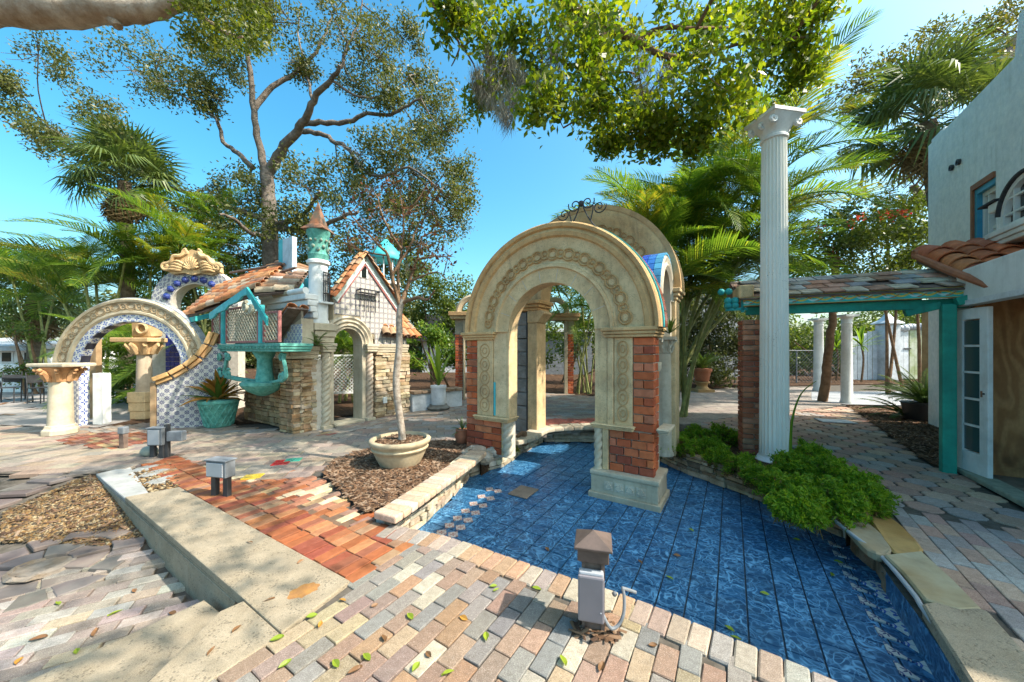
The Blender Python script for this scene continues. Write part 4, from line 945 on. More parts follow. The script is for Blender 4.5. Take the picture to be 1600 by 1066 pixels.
for s in (-1,1):
    for yy in (-.17,.0,.17): cc_.tube(spiral((s*.20,4.62), .06, 1.3, math.pi/2, s, y=yy), .026, 6)
obj('capital', cc_, WHITEP, cl, m=cl.matrix_basis @ Matrix.Rotation(rad(10),4,'Z'), smooth=30)
# ---------------------------------------------------------------- post with electrical box
pst = thing('lamp_post_stub', 'short timber post with bronze pyramid cap and grey outlet box on the pool coping', 'post', (.455,1.965,0), -14)
PM = pst.matrix_basis
obj('post', B().box(-.052,.052,-.052,.052,-.02,.40), WOODD, pst, m=PM, bevel=.004)
for s in (-1,1): obj('corner_strip', B().box(s*.052-.009,s*.052+.009,-.062,-.053,0,.385), WOODD, pst, m=PM)
for s in (-.035, 0, .035): obj('side_slat', B().box(.053,.061,s-.013,s+.013,0,.385), WOODD, pst, m=PM)
obj('cap_skirt', B().box(-.083,.083,-.083,.083,.385,.455), CAPM, pst, m=PM, bevel=.004)
obj('cap_pyramid', B().add([(-.10,-.10,.456),(.10,-.10,.456),(.10,.10,.456),(-.10,.10,.456),(-.10,-.10,.468),(.10,-.10,.468),(.10,.10,.468),(-.10,.10,.468),(0,0,.525)],[(0,3,2,1),(0,1,5,4),(1,2,6,5),(2,3,7,6),(3,0,4,7),(4,5,8),(5,6,8),(6,7,8),(7,4,8)]), CAPM, pst, m=PM, bevel=.002)
ob = obj('outlet_box', B().box(-.075,.055,-.105,-.062,.10,.345), LGREYPL, pst, m=PM, bevel=.010, seg=2)
obj('cover', B().box(-.078,.058,-.125,-.106,.095,.335), GREYPL, ob, m=PM, bevel=.012, seg=2)
obj('screw', B().ball((.04,-.127,.155), .004, 6, 4), LGREYPL, ob, m=PM)
cpts = smooth_line([(.052,-.085,.12),(.075,-.085,.075),(.10,-.07,.045),(.135,-.05,.06),(.16,-.03,.11),(.165,.0,.17),(.16,.02,.20)], 6)
obj('conduit', B().tube(cpts, .009, 8), METAL, pst, m=PM, smooth=True)
obj('conduit_fitting', B().tube([(.16,.02,.195),(.16,.06,.185),(.20,.09,.16),(.235,.11,.14)], .009, 8).ball((.115,.03,.165), .014, 8, 6), METAL, pst, m=PM, smooth=True)
scatter([(pst.location.x+.10*math.cos(q)*1.3, pst.location.y-.06+.07*math.sin(q)) for q in [i*.7 for i in range(9)]], 60, lambda x, y: .012, .018, .3, 'leaf_litter', CHIPM, None, 2.2)
# ---------------------------------------------------------------- barrel roof tiles
def barrel(L, r, sag=.9, n=7, taper=.88, th=.012):
    b = B(); 
    for j, (y, k) in enumerate(((0,1),(L,taper))):
        for rr in (r, r-th):
            for i in range(n+1):
                a = math.pi*i/n; b.v.append((-rr*k*math.cos(a), y, rr*k*sag*math.sin(a)-(.0)))
    m = n+1
    for i in range(n):
        b.f.append((i, i+1, 2*m+i+1, 2*m+i)); b.f.append((m+i+1, m+i, 3*m+i, 3*m+i+1))
        b.f.append((i, m+i, m+i+1, i+1)); b.f.append((2*m+i, 2*m+i+1, 3*m+i+1, 3*m+i))
    b.f.append((0,2*m,3*m,m)); b.f.append((n,m+n,3*m+n,2*m+n))
    me = b.mesh('roof_tile', 0, 50); me.materials.append(CLAY); return me
dk_ = B().box(-.5,.5,-.5,.5,-.5,.5).mesh('tile'); dk_.materials.append(M('dark_tile', (.05,.05,.07), (.03,.03,.05), 6, .35, .45, .05)); TMD = dk_
BT = [barrel(.36,.085), barrel(.34,.08)]
CT = [(.55,.21,.08),(.60,.28,.12),(.48,.17,.07),(.46,.30,.18),(.36,.22,.14),(.62,.33,.15)]
CTD = [(.38,.26,.18),(.50,.40,.28),(.30,.20,.14),(.44,.24,.13)]
def roof(parent, A, Bp, Cc, D, cols, w=.175, l=.29, name='roof_tile', meshes=None, skip=0):
    """barrel tiles on the patch A-B (eave) to D-C (top); A,B,C,D world points"""
    meshes = meshes or BT; inv = wm(parent).inverted(); nw = max(1, round((Bp-A).length/w)); nl = max(1, round(((D-A).length+(Cc-Bp).length)/2/l))
    for i in range(nw):
        for j in range(nl):
            if R.random() < skip: continue
            s0, t0 = (i+.5)/nw, j/nl
            P = lambda s, t: A.lerp(Bp, s).lerp(D.lerp(Cc, s), t)
            p = P(s0, t0); up_ = (P(s0, min(1,t0+.1))-P(s0, t0)).normalized(); ac = (Bp-A).lerp(Cc-D, t0).normalized(); ac = (ac-up_*ac.dot(up_)).normalized(); nz = ac.cross(up_)
            m = Matrix((( ac.x, up_.x, nz.x, p.x),(ac.y, up_.y, nz.y, p.y),(ac.z, up_.z, nz.z, p.z),(0,0,0,1)))
            sx = (Bp-A).lerp(Cc-D, t0).length/nw/.172
            o = bpy.data.objects.new(name, R.choice(meshes)); o.color = (*tint(R.choice(cols), .2), 1); COL.objects.link(o); o.parent = parent
            o.matrix_basis = inv @ m @ Matrix.Translation((0,-.03,.012*j+.01)) @ Matrix.Rotation(R.uniform(-.07,.07),4,'Z') @ Matrix.Rotation(-.045+R.uniform(-.03,.03),4,'X') @ Matrix.Diagonal((sx,1.05,sx,1))
def quadslab(P, h):                                   # thick board through four world points
    n = (P[1]-P[0]).cross(P[3]-P[0]).normalized()*h
    return B().add([tuple(p) for p in P]+[tuple(p-n) for p in P], [(0,1,2,3),(7,6,5,4)]+[(i,i+4,(i+1)%4+4,(i+1)%4) for i in range(4)])
# ---------------------------------------------------------------- the castle folly
FC = Fr(G(470,677).x, G(470,677).y, 58.5)            # sunny front, running away from us
FD0 = Fr(FC.o.x-.02, FC.o.y, 148.5)
cst = fthing('castle_folly', 'little storybook castle of ledge stone, tiles and clay roofs with a pointed turret', 'castle', FC)
uC = FC.u
d0, d1_, s_in0, s_in1 = uC(497), uC(587), uC(522), uC(566)
SC_LIT = [(.50,.40,.27),(.56,.46,.32),(.46,.35,.22),(.60,.50,.36),(.42,.30,.18)]  # stone colours for the sunny faces, sunlight painted into the paler tones
stones(cst, FC, [(0,0),(.30,0),(.30,1.36),(0,1.36)], .02, (.05,.10), (.16,.30), .16, SC_LIT)
stones(cst, FC, [(1.62,0),(2.62,0),(2.62,1.46),(1.62,1.46)], .03, (.05,.10), (.16,.36), .16, SC_LIT)
obj('wall_core', B().box(.03,.30,.10,.4,0,1.35), MORTAR, cst, FC)
obj('wall_core', B().box(1.66,2.60,.10,.4,0,1.45), MORTAR, cst, FC)
# shaded side wall under the oriel
FD = Fr(FC.o.x-.85*2.45+.05, FC.o.y+.53*2.45, -31.5)  # from the far left end to the corner
SC_SHADE = [(.42,.27,.14),(.47,.31,.17),(.36,.23,.12),(.50,.36,.20),(.33,.22,.13)]  # the same stone made darker and browner, shade painted into its colours
stones(cst, FD, [(0,0),(2.42,0),(2.42,1.36),(1.2,1.36),(.0,.62)], .02, (.05,.11), (.14,.34), .16, SC_SHADE)
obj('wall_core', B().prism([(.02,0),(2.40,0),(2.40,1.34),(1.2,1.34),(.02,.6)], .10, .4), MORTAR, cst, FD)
stones(cst, FD.off(1.92, -.16), [(0,0),(.46,0),(.46,1.34),(0,1.34)], .0, (.05,.10), (.16,.34), .16, SC_SHADE)
stones(cst, Fr(FD.off(2.38,-.16).o.x, FD.off(2.38,-.16).o.y, 58.5), [(0,0),(.17,0),(.17,1.34),(0,1.34)], .02, (.05,.10), (.14,.17), .12, SC_LIT)
# carved cornice blocks
obj('cornice_block', moulding(1.85, 2.44, -.20, .2, 1.37, 1.60, .02), CREAMW, cst, FD, bevel=.01, color=(.95,.92,.85))
cb = B(); cb.tube(spiral((2.05,1.47), .09, 1.5, 0, 1, y=-.23), .018, 6); cb.tube(spiral((2.28,1.47), .09, 1.5, 3.1, -1, y=-.23), .018, 6); obj('cornice_scroll', cb, CREAMW, cst, FD, smooth=True, color=(.95,.92,.85))
obj('cornice_block', moulding(-.02,.32,-.02,.3,1.37,1.60,.02), CREAMW, cst, FC, bevel=.01, color=(.95,.92,.85))
obj('cornice_block', moulding(1.66,2.55,-.0,.3,1.47,1.66,.02), CREAMW, cst, FC, bevel=.01, color=(.82,.80,.76))
# doorway
dc = (s_in0+s_in1)/2; ri = (s_in1-s_in0)/2; ro = ri+.26; zs = 1.66
obj('door_arch', B().sweep([(ri,0),(ri,.32),(ro,.32),(ro,-.02),(ro-.04,-.05),(ro-.08,-.02),(ro-.12,-.045),(ro-.16,-.01),(ro-.20,-.035),(ri+.04,0)], dc, zs, 0, 180, 40), CREAMW, cst, FC, smooth=True, color=(1,.98,.95))
for s in (-1,1):
    x0, x1 = sorted((dc+s*ri, dc+s*(ri+.09))); obj('door_jamb', B().box(x0,x1,0,.32,.05,zs), CREAMW, cst, FC, bevel=.008, color=(1,.98,.95))
    xc = dc+s*(ri+.17); obj('twisted_column', twisted(.088,1.42,4.6,20,3,90), CREAMW, cst, m=FC.m @ Matrix.Translation((xc,-.0,.06)), smooth=60, color=(1,.97,.93) if s < 0 else (1,.88,.86))
    obj('column_base', B().box(xc-.10,xc+.10,-.1,.1,-.01,.06), CREAMW, cst, FC, bevel=.008, color=C0)
    obj('column_capital', moulding(xc-.12,xc+.13,-.12,.2,1.49,1.66,.025), CREAMW, cst, FC, bevel=.008, color=C0)
obj('threshold', B().box(dc-ri-.02,dc+ri+.03,-.06,.3,.0,.055), CREAMW, cst, FC, bevel=.01, color=C0)
fl_ = FC.off(dc-ri-.03+.18, .55)
obj('door_post', B().box(-.03,.03,0,.06,0,2.0), GREENP, cst, fl_)
# tiled gable
ga, gl, gr = uC(568), uC(520), uC(621)
gz0, gzl, gzr, gza = 1.66, FC.z(519,461), FC.z(621,472), FC.z(568,397)
arcp = [(dc+ro*math.cos(rad(q)), zs+ro*math.sin(rad(q))) for q in range(180,-1,-12)]
gab = [(gl+.02,gz0)]+[(x,z) for x,z in arcp if gl+.03 < x < gr-.03]+[(gr-.04,gz0),(gr-.04,gzr),(ga,gza-.06),(gl+.02,gzl)]
slot = [(ga-.07,gza-.50),(ga+.07,gza-.50),(ga+.07,gza-.22),(ga-.07,gza-.22)]
obj('gable_wall', B().prism([(gl+.02,zs+.02)]+[(x,z) for x,z in [(dc+ro*math.cos(rad(q)), zs+ro*math.sin(rad(q))) for q in range(168,11,-12)] if gl+.03 < x < gr-.05]+[(gr-.04,zs+.02),(gr-.04,gzr),(ga,gza-.06),(gl+.02,gzl)], .012, .25), CREAMW, cst, FC, color=(.9,.85,.78))
tiles_on(cst, FC, [(gl+.03,gz0),(gr-.05,gz0),(gr-.05,gzr),(ga,gza-.10),(gl+.03,gzl-.02)], .011, .118, 'c', 'gable_tile', skip=[[(dc+(ro+.03)*math.cos(rad(q)), zs+(ro+.03)*math.sin(rad(q))) for q in range(0,361,15)], slot])
obj('gable_slot', B().box(ga-.06,ga+.06,-.012,.02,gza-.50,gza-.24), GLASSD, cst, FC); obj('slot_frame', B().box(ga-.085,ga-.062,-.02,.02,gza-.52,gza-.24).box(ga+.062,ga+.085,-.02,.02,gza-.52,gza-.24).prism([(ga-.085,gza-.24),(ga+.085,gza-.24),(ga,gza-.10)],-.02,.02), WHITEP, cst, FC)
MINT = M('pale_mint_board', (.50,.60,.54), (.38,.47,.42), 6, .6, .3, .2, 40, .005, .35, 4)
for s, ue, ze in ((-1,gl-.02,gzl-.06),(1,gr+.06,gzr-.12)):
    n = Vector((ga-ue,0,gza-ze)).normalized(); pr = Vector((-n.z,0,n.x))*(1 if s < 0 else -1)
    for k, (o_, w_, mt, yy) in enumerate(((0,.085,MINT,-.05),(.09,.03,WHITEP,-.04),(.125,.03,PINKP,-.03))):
        a0_, a1_ = Vector((ue,0,ze))-pr*o_, Vector((ga,0,gza))-pr*o_; q = [a0_, a1_, a1_-pr*w_, a0_-pr*w_]
        obj('barge_board', B().prism([(p.x,p.z) for p in q], yy, .012), mt, cst, FC)
    nt_ = 7
    for k in range(nt_):
        for row in range(2):
            p = Vector((ue,0,ze)).lerp(Vector((ga,0,gza)), (k+.0)/nt_)+pr*.015
            w3 = FC.m @ Vector((p.x, -.06+row*.17, p.z)); u3 = (FC.m.to_3x3() @ n).normalized(); nz = (FC.m.to_3x3() @ pr).normalized(); ac = u3.cross(nz)
            m = Matrix(((ac.x,u3.x,nz.x,w3.x),(ac.y,u3.y,nz.y,w3.y),(ac.z,u3.z,nz.z,w3.z),(0,0,0,1)))
            o = bpy.data.objects.new('ridge_tile', BT[0]); o.color = (*tint(R.choice(CT+[(.50,.38,.24)]),.2),1); COL.objects.link(o); o.parent = cst
            o.matrix_basis = wm(cst).inverted() @ m @ Matrix.Rotation(-.09,4,'X') @ Matrix.Diagonal((1,.60,.75,1))
# iron balconet and its shadow-casting bars
gb = B(); gx0, gx1 = uC(556), uC(588); gzt, gzb = FC.z(570,453), FC.z(570,488)
gb.box(gx0,gx1,-.14,-.115,gzt-.025,gzt); gb.box(gx0,gx1,-.14,-.02,gzt-.09,gzt-.075)
for k in range(6):
    x = gx0+.03+(gx1-gx0-.06)*k/5; gb.tube([(x,-.13,gzt),(x,-.13,gzb+(.10 if k in (0,5) else 0))], .010, 5); gb.ball((x,-.13,gzt-.22), .024, 6, 4)
for x in (gx0+.02,gx1-.02): gb.box(x-.012,x+.012,-.13,.0,gzt-.05,gzt-.02)
obj('iron_balconet', gb, DMETAL, cst, FC)
# lean-to roof on the right end
zr0 = 1.92
A_, B_ = FC.m @ Vector((1.70,-.14,1.88)), FC.m @ Vector((2.85,-.14,1.84))
roof(cst, A_, B_, FC.m @ Vector((2.72,.62,2.55)), FC.m @ Vector((2.05,.62,2.62)), CT, .18, .25)
obj('roof_deck', quadslab([FC.m @ Vector(v) for v in ((1.72,-.10,1.86),(2.82,-.10,1.82),(2.72,.62,2.52),(2.0,.62,2.58))], .03), WOODD, cst, m=Matrix())
tiles_on(cst, FC, [(1.66,1.66),(2.5,1.66),(2.5,1.86),(1.66,1.9)], .0, .118, 'c', 'wall_tile')
obj('gable_return', B().box(1.66,2.5,.005,.2,1.66,1.86), CREAMW, cst, FC, color=(.9,.86,.8))
obj('outlet_plate', B().box(1.78,1.88,-.06,-.03,.32,.46), WHITEP, cst, FC, bevel=.005)
# turret
tx = uC(503); TMx = FC.m @ Matrix.Translation((tx,.12,0))
obj('turret_pedestal', moulding(tx-.17,tx+.20,-.09,.33,1.67,2.04,.05), CREAMW, cst, FC, bevel=.012, color=C0)
obj('turret_shaft', B().lathe([(.19,2.045),(.19,2.08),(.172,2.12),(.165,3.18),(.205,3.20),(.205,3.25),(.185,3.27)], 28), WHITEP, cst, m=TMx, smooth=True)
tb = B().lathe([(.175,3.272),(.18,3.34),(.19,3.37),(.175,3.40),(.165,3.55),(.18,3.70),(.205,3.78),(.215,3.84)], 28)
obj('turret_drum', tb, VERD, cst, m=TMx, smooth=True)
ob_ = B()
for k in range(12):
    a = 2*math.pi*k/12; ob_.ball((.185*math.cos(a),.185*math.sin(a),3.46+.06*(k%2)), .035, 7, 5, (1,1,1.1)); ob_.ball((.19*math.cos(a+.26),.19*math.sin(a+.26),3.64), .028, 7, 5)
obj('turret_relief', ob_, M('mottled_relief', (.40,.30,.20), (.10,.40,.36), 22, .7, .2, .3), cst, m=TMx, smooth=True)
sp_ = B(); rr4 = [(.26,3.845),(.225,3.88),(.14,3.96),(.10,4.10),(.055,4.25),(.0,4.42)]
for r, z in rr4:
    for k in range(4): sp_.v.append((r*1.2*math.cos(math.pi/4+k*math.pi/2+.5), r*1.2*math.sin(math.pi/4+k*math.pi/2+.5), z))
for j in range(len(rr4)-1):
    for i in range(4): sp_.f.append((j*4+i, j*4+(i+1)%4, (j+1)*4+(i+1)%4, (j+1)*4+i))
sp_.f.append((3,2,1,0)); obj('turret_spire', sp_, RUSTM, cst, m=TMx)
gg = B()
for k in range(6):
    a = -.55+.22*k; r = .20; gg.tube([(r*math.cos(a)*1,r*math.sin(a),2.48),(r*math.cos(a),r*math.sin(a),3.0)], .010, 5)
for z in (2.46,2.62,2.86,3.02): gg.tube([(.205*math.cos(-.6+.24*k),.205*math.sin(-.6+.24*k),z) for k in range(6)], .014, 5)
obj('turret_grille', gg, DMETAL, cst, m=TMx @ Matrix.Rotation(rad(-62),4,'Z'), smooth=True)
obj('grille_shelf', B().box(-.10,.16,-.25,-.16,2.42,2.455), WHITEP, cst, m=TMx, bevel=.006)
# small tiled wall and hood left of the turret
tiles_on(cst, FD, [(1.98,1.62),(2.56,1.62),(2.56,2.06),(2.30,1.98),(1.98,1.76)], -.12, .125, 'a', 'wall_tile')
obj('parapet_wall', B().prism([(1.97,1.61),(2.57,1.61),(2.57,2.1),(2.3,2.0),(1.97,1.76)], -.12, .1), CREAMW, cst, FD, color=(.92,.9,.84))
roof(cst, FD.m @ Vector((1.74,.04,1.72)), FD.m @ Vector((1.74,-.36,1.72)), FD.m @ Vector((2.55,-.36,2.28)), FD.m @ Vector((2.55,.04,2.28)), CT[:3], .2, .30)
obj('hood_board', quadslab([FD.m @ Vector(v) for v in ((1.78,-.34,1.72),(1.78,.02,1.72),(2.56,.02,2.26),(2.56,-.34,2.26))], .03), WOODD, cst, m=Matrix())
# oriel
ou = FD.u
def oz(px, py): return FD.uz(px, py)
V0 = -.52                                            # how far it stands forward
FO = FD.off(0, V0); ou = FO.u
x0, x1 = ou(324), ou(440)
obj('oriel_shelf', moulding(x0+.02, x1-.02, 0, .5, 1.50, 1.645, .03), VERD, cst, FO, bevel=.006)
gk = B()
for k in range(22): xx = x0+.05+(x1-x0-.1)*k/21; gk.ball((xx,-.022,1.575), .020, 6, 4)
obj('shelf_beading', gk, VERD, cst, FO, smooth=True)
def lattice(px0, px1, name='lattice_panel', z0=1.665, z1=2.22, n=5, deg=0, y=.02):
    a0_, a1_ = ou(px0), ou(px1); w_ = a1_-a0_; bb = B(); h = z1-z0; step = .105
    fr_ = obj('panel_frame', B().box(a0_-.02,a0_+.015,y-.02,y+.03,z0,z1).box(a1_-.015,a1_+.02,y-.02,y+.03,z0,z1).box(a0_+.015,a1_-.015,y-.02,y+.03,z0,z0+.035).box(a0_+.015,a1_-.015,y-.02,y+.03,z1-.035,z1), PINKP, cst, FO)
    x = -h
    while x < w_+h:
        for s in (1,-1):
            pts = []
            for q in range(13):
                xx = x+q/12*h if s > 0 else x+h-q/12*h; zz = q/12*h
                if .0 <= xx <= w_: pts.append((a0_+xx, y+.008*s, z0+zz))
            if len(pts) > 1: bb.tube(pts, .011, 5)
        x += step
    obj(name, bb, CREAMW, fr_, FO, smooth=True, color=C0)
lattice(331,343,'lattice',1.665,2.3); lattice(353,402,'lattice',1.665,2.36); lattice(411,434,'lattice',1.665,2.2)
for px in (347.5,406.5): xx = ou(px); obj('oriel_post', B().box(xx-.03,xx+.03,-.02,.06,1.65,2.34), TURQL, cst, FO)
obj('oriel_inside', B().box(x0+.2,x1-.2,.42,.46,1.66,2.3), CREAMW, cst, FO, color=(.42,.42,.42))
pa, pb, pc_ = FO.uz(342,494), FO.uz(401,455), FO.uz(432,502)
for P, Q, mt in ((pa,pb,TURQL),(pb,pc_,TURQ)):
    n_ = 9; top = [(P[0]+(Q[0]-P[0])*k/n_, P[1]+(Q[1]-P[1])*k/n_+.05) for k in range(n_+1)]; bot = [(x, z-.13-.025*math.sin(k*2.1)) for k, (x, z) in enumerate(top)]
    obj('oriel_gable_board', B().prism(top+bot[::-1], -.16, -.125), mt, cst, FO)
sbk = B(); c0_ = FO.uz(396,480); sbk.tube(spiral((c0_[0]-.10,c0_[1]), .10, 1.3, 1.2, 1, y=-.08), [.035]*27, 6); sbk.tube(spiral((c0_[0]+.10,c0_[1]-.06), .08, 1.3, 2, -1, y=-.08), .03, 6)
obj('gable_scroll', sbk, CREAMW, cst, FO, smooth=True, color=(.9,.98,.96))
bx = (ou(369)+ou(419))/2; br_ = (ou(419)-ou(369))/2*.58
obj('corbel_bowl', B().lathe([(.03,.66),(.10,.68),(br_*.62,.75),(br_*.8,.80),(br_*.93,.85),(br_,.88),(br_,.93),(br_*.86,.94)], 24, (0,0,0)), VERD, cst, m=FO.m @ Matrix.Translation((bx,.2,0)), smooth=True)
obj('corbel_stem', B().lathe([(.16,.94),(.13,1.1),(.12,1.35),(.2,1.5)], 16), VERD, cst, m=FO.m @ Matrix.Translation((bx,.22,0)), smooth=True)
for k, (xx, yy, sg) in enumerate(((x0+.22,.10,1),(x0+.62,-.02,-1),(x0+.98,.0,1),(x1-.20,.12,-1))):
    s_ = B(); sg2 = 1 if xx > bx else -1
    pth = smooth_line([(xx+sg2*.05,yy,1.47),(xx+sg2*.02,yy,1.36),(xx+sg2*.08,yy,1.2),(xx+sg2*.05,yy,1.03),(bx+sg2*br_*.8,yy+.08,.93)], 6)
    s_.tube(pth, [.032]*len(pth), 6); s_.tube(spiral((xx-sg2*.05,1.40), .08, 1.4, 0, sg2, y=yy), .026, 6); s_.tube(spiral((xx-sg2*.06,1.06), .10, 1.5, 1, -sg2, y=yy), .026, 6)
    obj('scroll_bracket', s_, VERD, cst, FO, smooth=True)
# main clay roof over the oriel
rA, rB, rC, rD = at(345,447,8.6), at(289,493,7.35), at(400,458,6.75), at(456,412,8.2)
roof(cst, rA, rB, rC, rD, CT+CT[:3]+CTD[1:2], .17, .26)
obj('roof_deck', quadslab([p-Vector((0,0,.03)) for p in (rA, rB, rC, rD)], .04), WOODD, cst, m=Matrix())
rE, rF = at(462,452,6.85), at(484,420,8.0)
roof(cst, rD, rC, rE, rF, CTD+[(.55,.5,.42)], .20, .27)
obj('roof_deck', quadslab([p-Vector((0,0,.03)) for p in (rD, rC, rE, rF)], .04), WOODD, cst, m=Matrix())
obj('eave_board', quadslab([FO.m @ Vector(v) for v in ((ou(286),-.28,2.02),(ou(332),-.28,2.12),(ou(332),-.28,2.22),(ou(286),-.28,2.12))], .04), TURQ, cst, m=Matrix())
obj('eave_board', quadslab([FO.m @ Vector(v) for v in ((ou(286),-.27,2.03),(ou(290),.55,2.35),(ou(290),.55,2.47),(ou(286),-.27,2.14))], .04), TURQ, cst, m=Matrix())
FGt = FD.off(0,-.02); gu = FGt.u; gA, gB = gu(404), gu(474); gzt_, gzb_ = FGt.z(450,461), FGt.z(450,498)
for k in range(4): obj('cornice_course', B().box(gA+.16*k, gB, .03+.05*k, .28, gzt_-(k+1)*(gzt_-gzb_)/4+.002, gzt_-k*(gzt_-gzb_)/4), WHITEP, cst, FGt, bevel=.02, seg=2)
for q in range(3): obj('gutter_roll', B().tube([(gA-.02+(gB-gA)*q/3+.004,.06,gzt_+.05),(gA-.02+(gB-gA)*(q+1)/3-.004,.06,gzt_+.05)], .062, 14), WHITEP if q != 1 else CREAMW, cst, FGt, smooth=40, color=(.8,.74,.68) if q == 1 else None)
obj('underside_wall', B().box(gA+.5, gB-.1, .22, .28, 1.62, gzb_), CREAMW, cst, FGt, color=(.88,.86,.82))
FK = FO.off(0, 1.0)
ku = FK.u
def board(pa_, pb_, y0_, y1_, mt, name, yy=0, th=.1):
    a_, z1_ = FK.uz(pa_, y0_); b_, z0_ = FK.uz(pb_, y1_); obj(name, B().box(a_, b_, yy, yy+th, min(z0_,z1_), max(z0_,z1_)), mt, cst, FK, bevel=.006)
PBL = M('powder_blue_board', (.48,.60,.66), (.40,.50,.56), 4, .6, .3, .2, 40, .005, .3, 3)
board(435,446,376,455,TURQL,'chimney_board'); board(446,461,375,458,PBL,'chimney_board', -.06)
board(462,466,440,460,TURQL,'roof_stub'); board(475,484,436,460,TURQL,'roof_stub')
hh_ = FK.off(0,-.35); hu = hh_.u
obj('birdhouse', B().prism([(hu(420),hh_.z(420,456)),(hu(442),hh_.z(442,456)),(hu(444),hh_.z(444,442)),(hu(432),hh_.z(432,434)),(hu(419),hh_.z(419,444))], 0, .2), WHITEP, cst, hh_)
obj('birdhouse_door', B().box(hu(434), hu(442)-.02, -.012, .0, hh_.z(434,455), hh_.z(434,444)), PINKP, cst, hh_)
for (pa_, pb_, qa, qb) in ((382,452,430,414),(402,470,446,420)):
    a3, b3 = FK.uz(pa_, qa), FK.uz(pb_, qb); obj('roof_rafter', B().tube([(a3[0],-.3,a3[1]),(b3[0],-.1,b3[1])], .03, 5), WOODD, cst, FK)
# ---------------------------------------------------------------- tiled sweep wall
q0, q1 = G(239,672), G(345,664)
FW = Fr(q0.x, q0.y, math.degrees(math.atan2(q1.y-q0.y, q1.x-q0.x)))
sw = fthing('tiled_garden_wall', 'blue and white tiled wall whose stone coping sweeps up to the castle', 'wall', FW)
wu = FW.u
cop = [FW.uz(*p) for p in ((238,590),(262,581),(285,569),(303,556),(318,538),(327,520))]
cop[-1] = (cop[-1][0], cop[-1][1]-.0)
wall_poly = [(0,.0),(wu(352),0),(wu(352),1.45),(cop[-1][0]+.02,cop[-1][1]-.12)]+[(x,z-.10) for x,z in cop[::-1]]
obj('wall_body', B().prism(wall_poly, .02, .26), MORTAR, sw, FW)
tiles_on(sw, FW, [(wall_poly[0][0]+.05,.01)]+wall_poly[1:-1]+[(.05,wall_poly[-1][1])], .019, .148, 'b', 'wall_tile')
obj('end_post', B().box(-.04,.045,-.02,.28,0,cop[0][1]-.10), TIMBER, sw, FW, bevel=.006)
cl_ = smooth_line([(x,0,z) for x,z in cop], 4)
for p, d in along(cl_, .26):
    ang = math.atan2(d.z, d.x)
    obj('coping_stone', B().box(-.125,.125,-.10,.30,-.085,.0), CREAM, sw, m=FW.m @ Matrix.Translation(p) @ Matrix.Rotation(-ang,4,'Y'), bevel=.018, seg=2, color=tint((.85,.70,.52),.1))
    obj('coping_lip', B().box(-.125,.125,-.05,.25,-.16,-.09), CREAM, sw, m=FW.m @ Matrix.Translation(p) @ Matrix.Rotation(-ang,4,'Y'), bevel=.01, color=tint((.75,.62,.47),.1))
# ---------------------------------------------------------------- moon gate
FM = Fr(at(112,672,7.0).x, 7.0, 5)
mu = FM.u
ml, mr = mu(82), mu(322); mc = (ml+mr)/2; mro = (mr-ml)/2; mzc = FM.z(200,466)-mro
mg = fthing('moon_gate', 'round moon gate with a carved cream rim and blue tiled lining', 'gate arch', FM)
A0_, A1_ = -22, 181
mrin = mro-.47
obj('gate_ring', B().sweep([(mro-.33,0),(mro-.33,.19),(mro,.19),(mro,0),(mro-.03,-.04),(mro-.07,-.03),(mro-.08,0),(mro-.25,0),(mro-.26,-.03),(mro-.30,-.03)], mc, mzc, A0_, A1_, 60), CREAMW, mg, FM, smooth=True, color=(1,.95,.86))
obj('gate_lining', B().sweep([(mrin,.02),(mrin,.19),(mro-.335,.19),(mro-.335,.02)], mc, mzc, A0_, A1_, 60), MORTAR, mg, FM)
carved_band(mg, FM, mc, mzc, mro-.165, A0_+2, A1_-2, -.004, CREAMW, .17, .11, (.62,.52,.40))
nt_ = round(rad(A1_-A0_)*(mro-.40)/.15); inv = wm(mg).inverted()
for k in range(nt_):
    aa = rad(A0_+(A1_-A0_)*(k+.5)/nt_)
    o = bpy.data.objects.new('ring_tile', TM['a']); COL.objects.link(o); o.parent = mg
    o.matrix_basis = inv @ FM.m @ Matrix.Translation((mc+(mro-.40)*math.cos(aa), .012, mzc+(mro-.40)*math.sin(aa))) @ Matrix.Rotation(-aa+math.pi/2,4,'Y') @ Matrix.Diagonal((.145,.014,.135,1))
    o = bpy.data.objects.new('soffit_tile', TM['a'] if k % 2 else TMD); COL.objects.link(o); o.parent = mg
    o.matrix_basis = inv @ FM.m @ Matrix.Translation((mc+(mrin-.006)*math.cos(aa), .10, mzc+(mrin-.006)*math.sin(aa))) @ Matrix.Rotation(-aa+math.pi/2,4,'Y') @ Matrix.Rotation(math.pi/2,4,'X') @ Matrix.Diagonal((.138,.014,.165,1))
for k in range(30):                                  # blue tiles over the outside
    a0_, a1_ = A0_+(A1_-A0_)*k/30+.2, A0_+(A1_-A0_)*(k+1)/30-.2
    obj('edge_tile', B().sweep([(mro+.002,.02),(mro+.016,.02),(mro+.016,.185),(mro+.002,.185)], mc, mzc, a0_, a1_, 3), GLAZE, mg, FM, color=tint((.06,.20,.42) if k < 6 else (.34,.38,.42), .2))
jx0, jx1 = mu(111.5), mu(120.5)
obj('jamb', B().box(jx0,jx1,.02,.22,0,mzc+.05), MORTAR, mg, FM)
tiles_on(mg, FM, [(jx0,.0),(jx1,.0),(jx1,mzc+.05),(jx0,mzc+.05)], .018, (jx1-jx0)/1.0001, 'b', 'jamb_tile')
fj = FM.off(jx1, .02, 90); tiles_on(mg, fj, [(0,0),(.19,0),(.19,mzc+.05),(0,mzc+.05)], -.002, .189, 'a', 'jamb_tile')
rx0, rx1 = mu(296), mu(322)
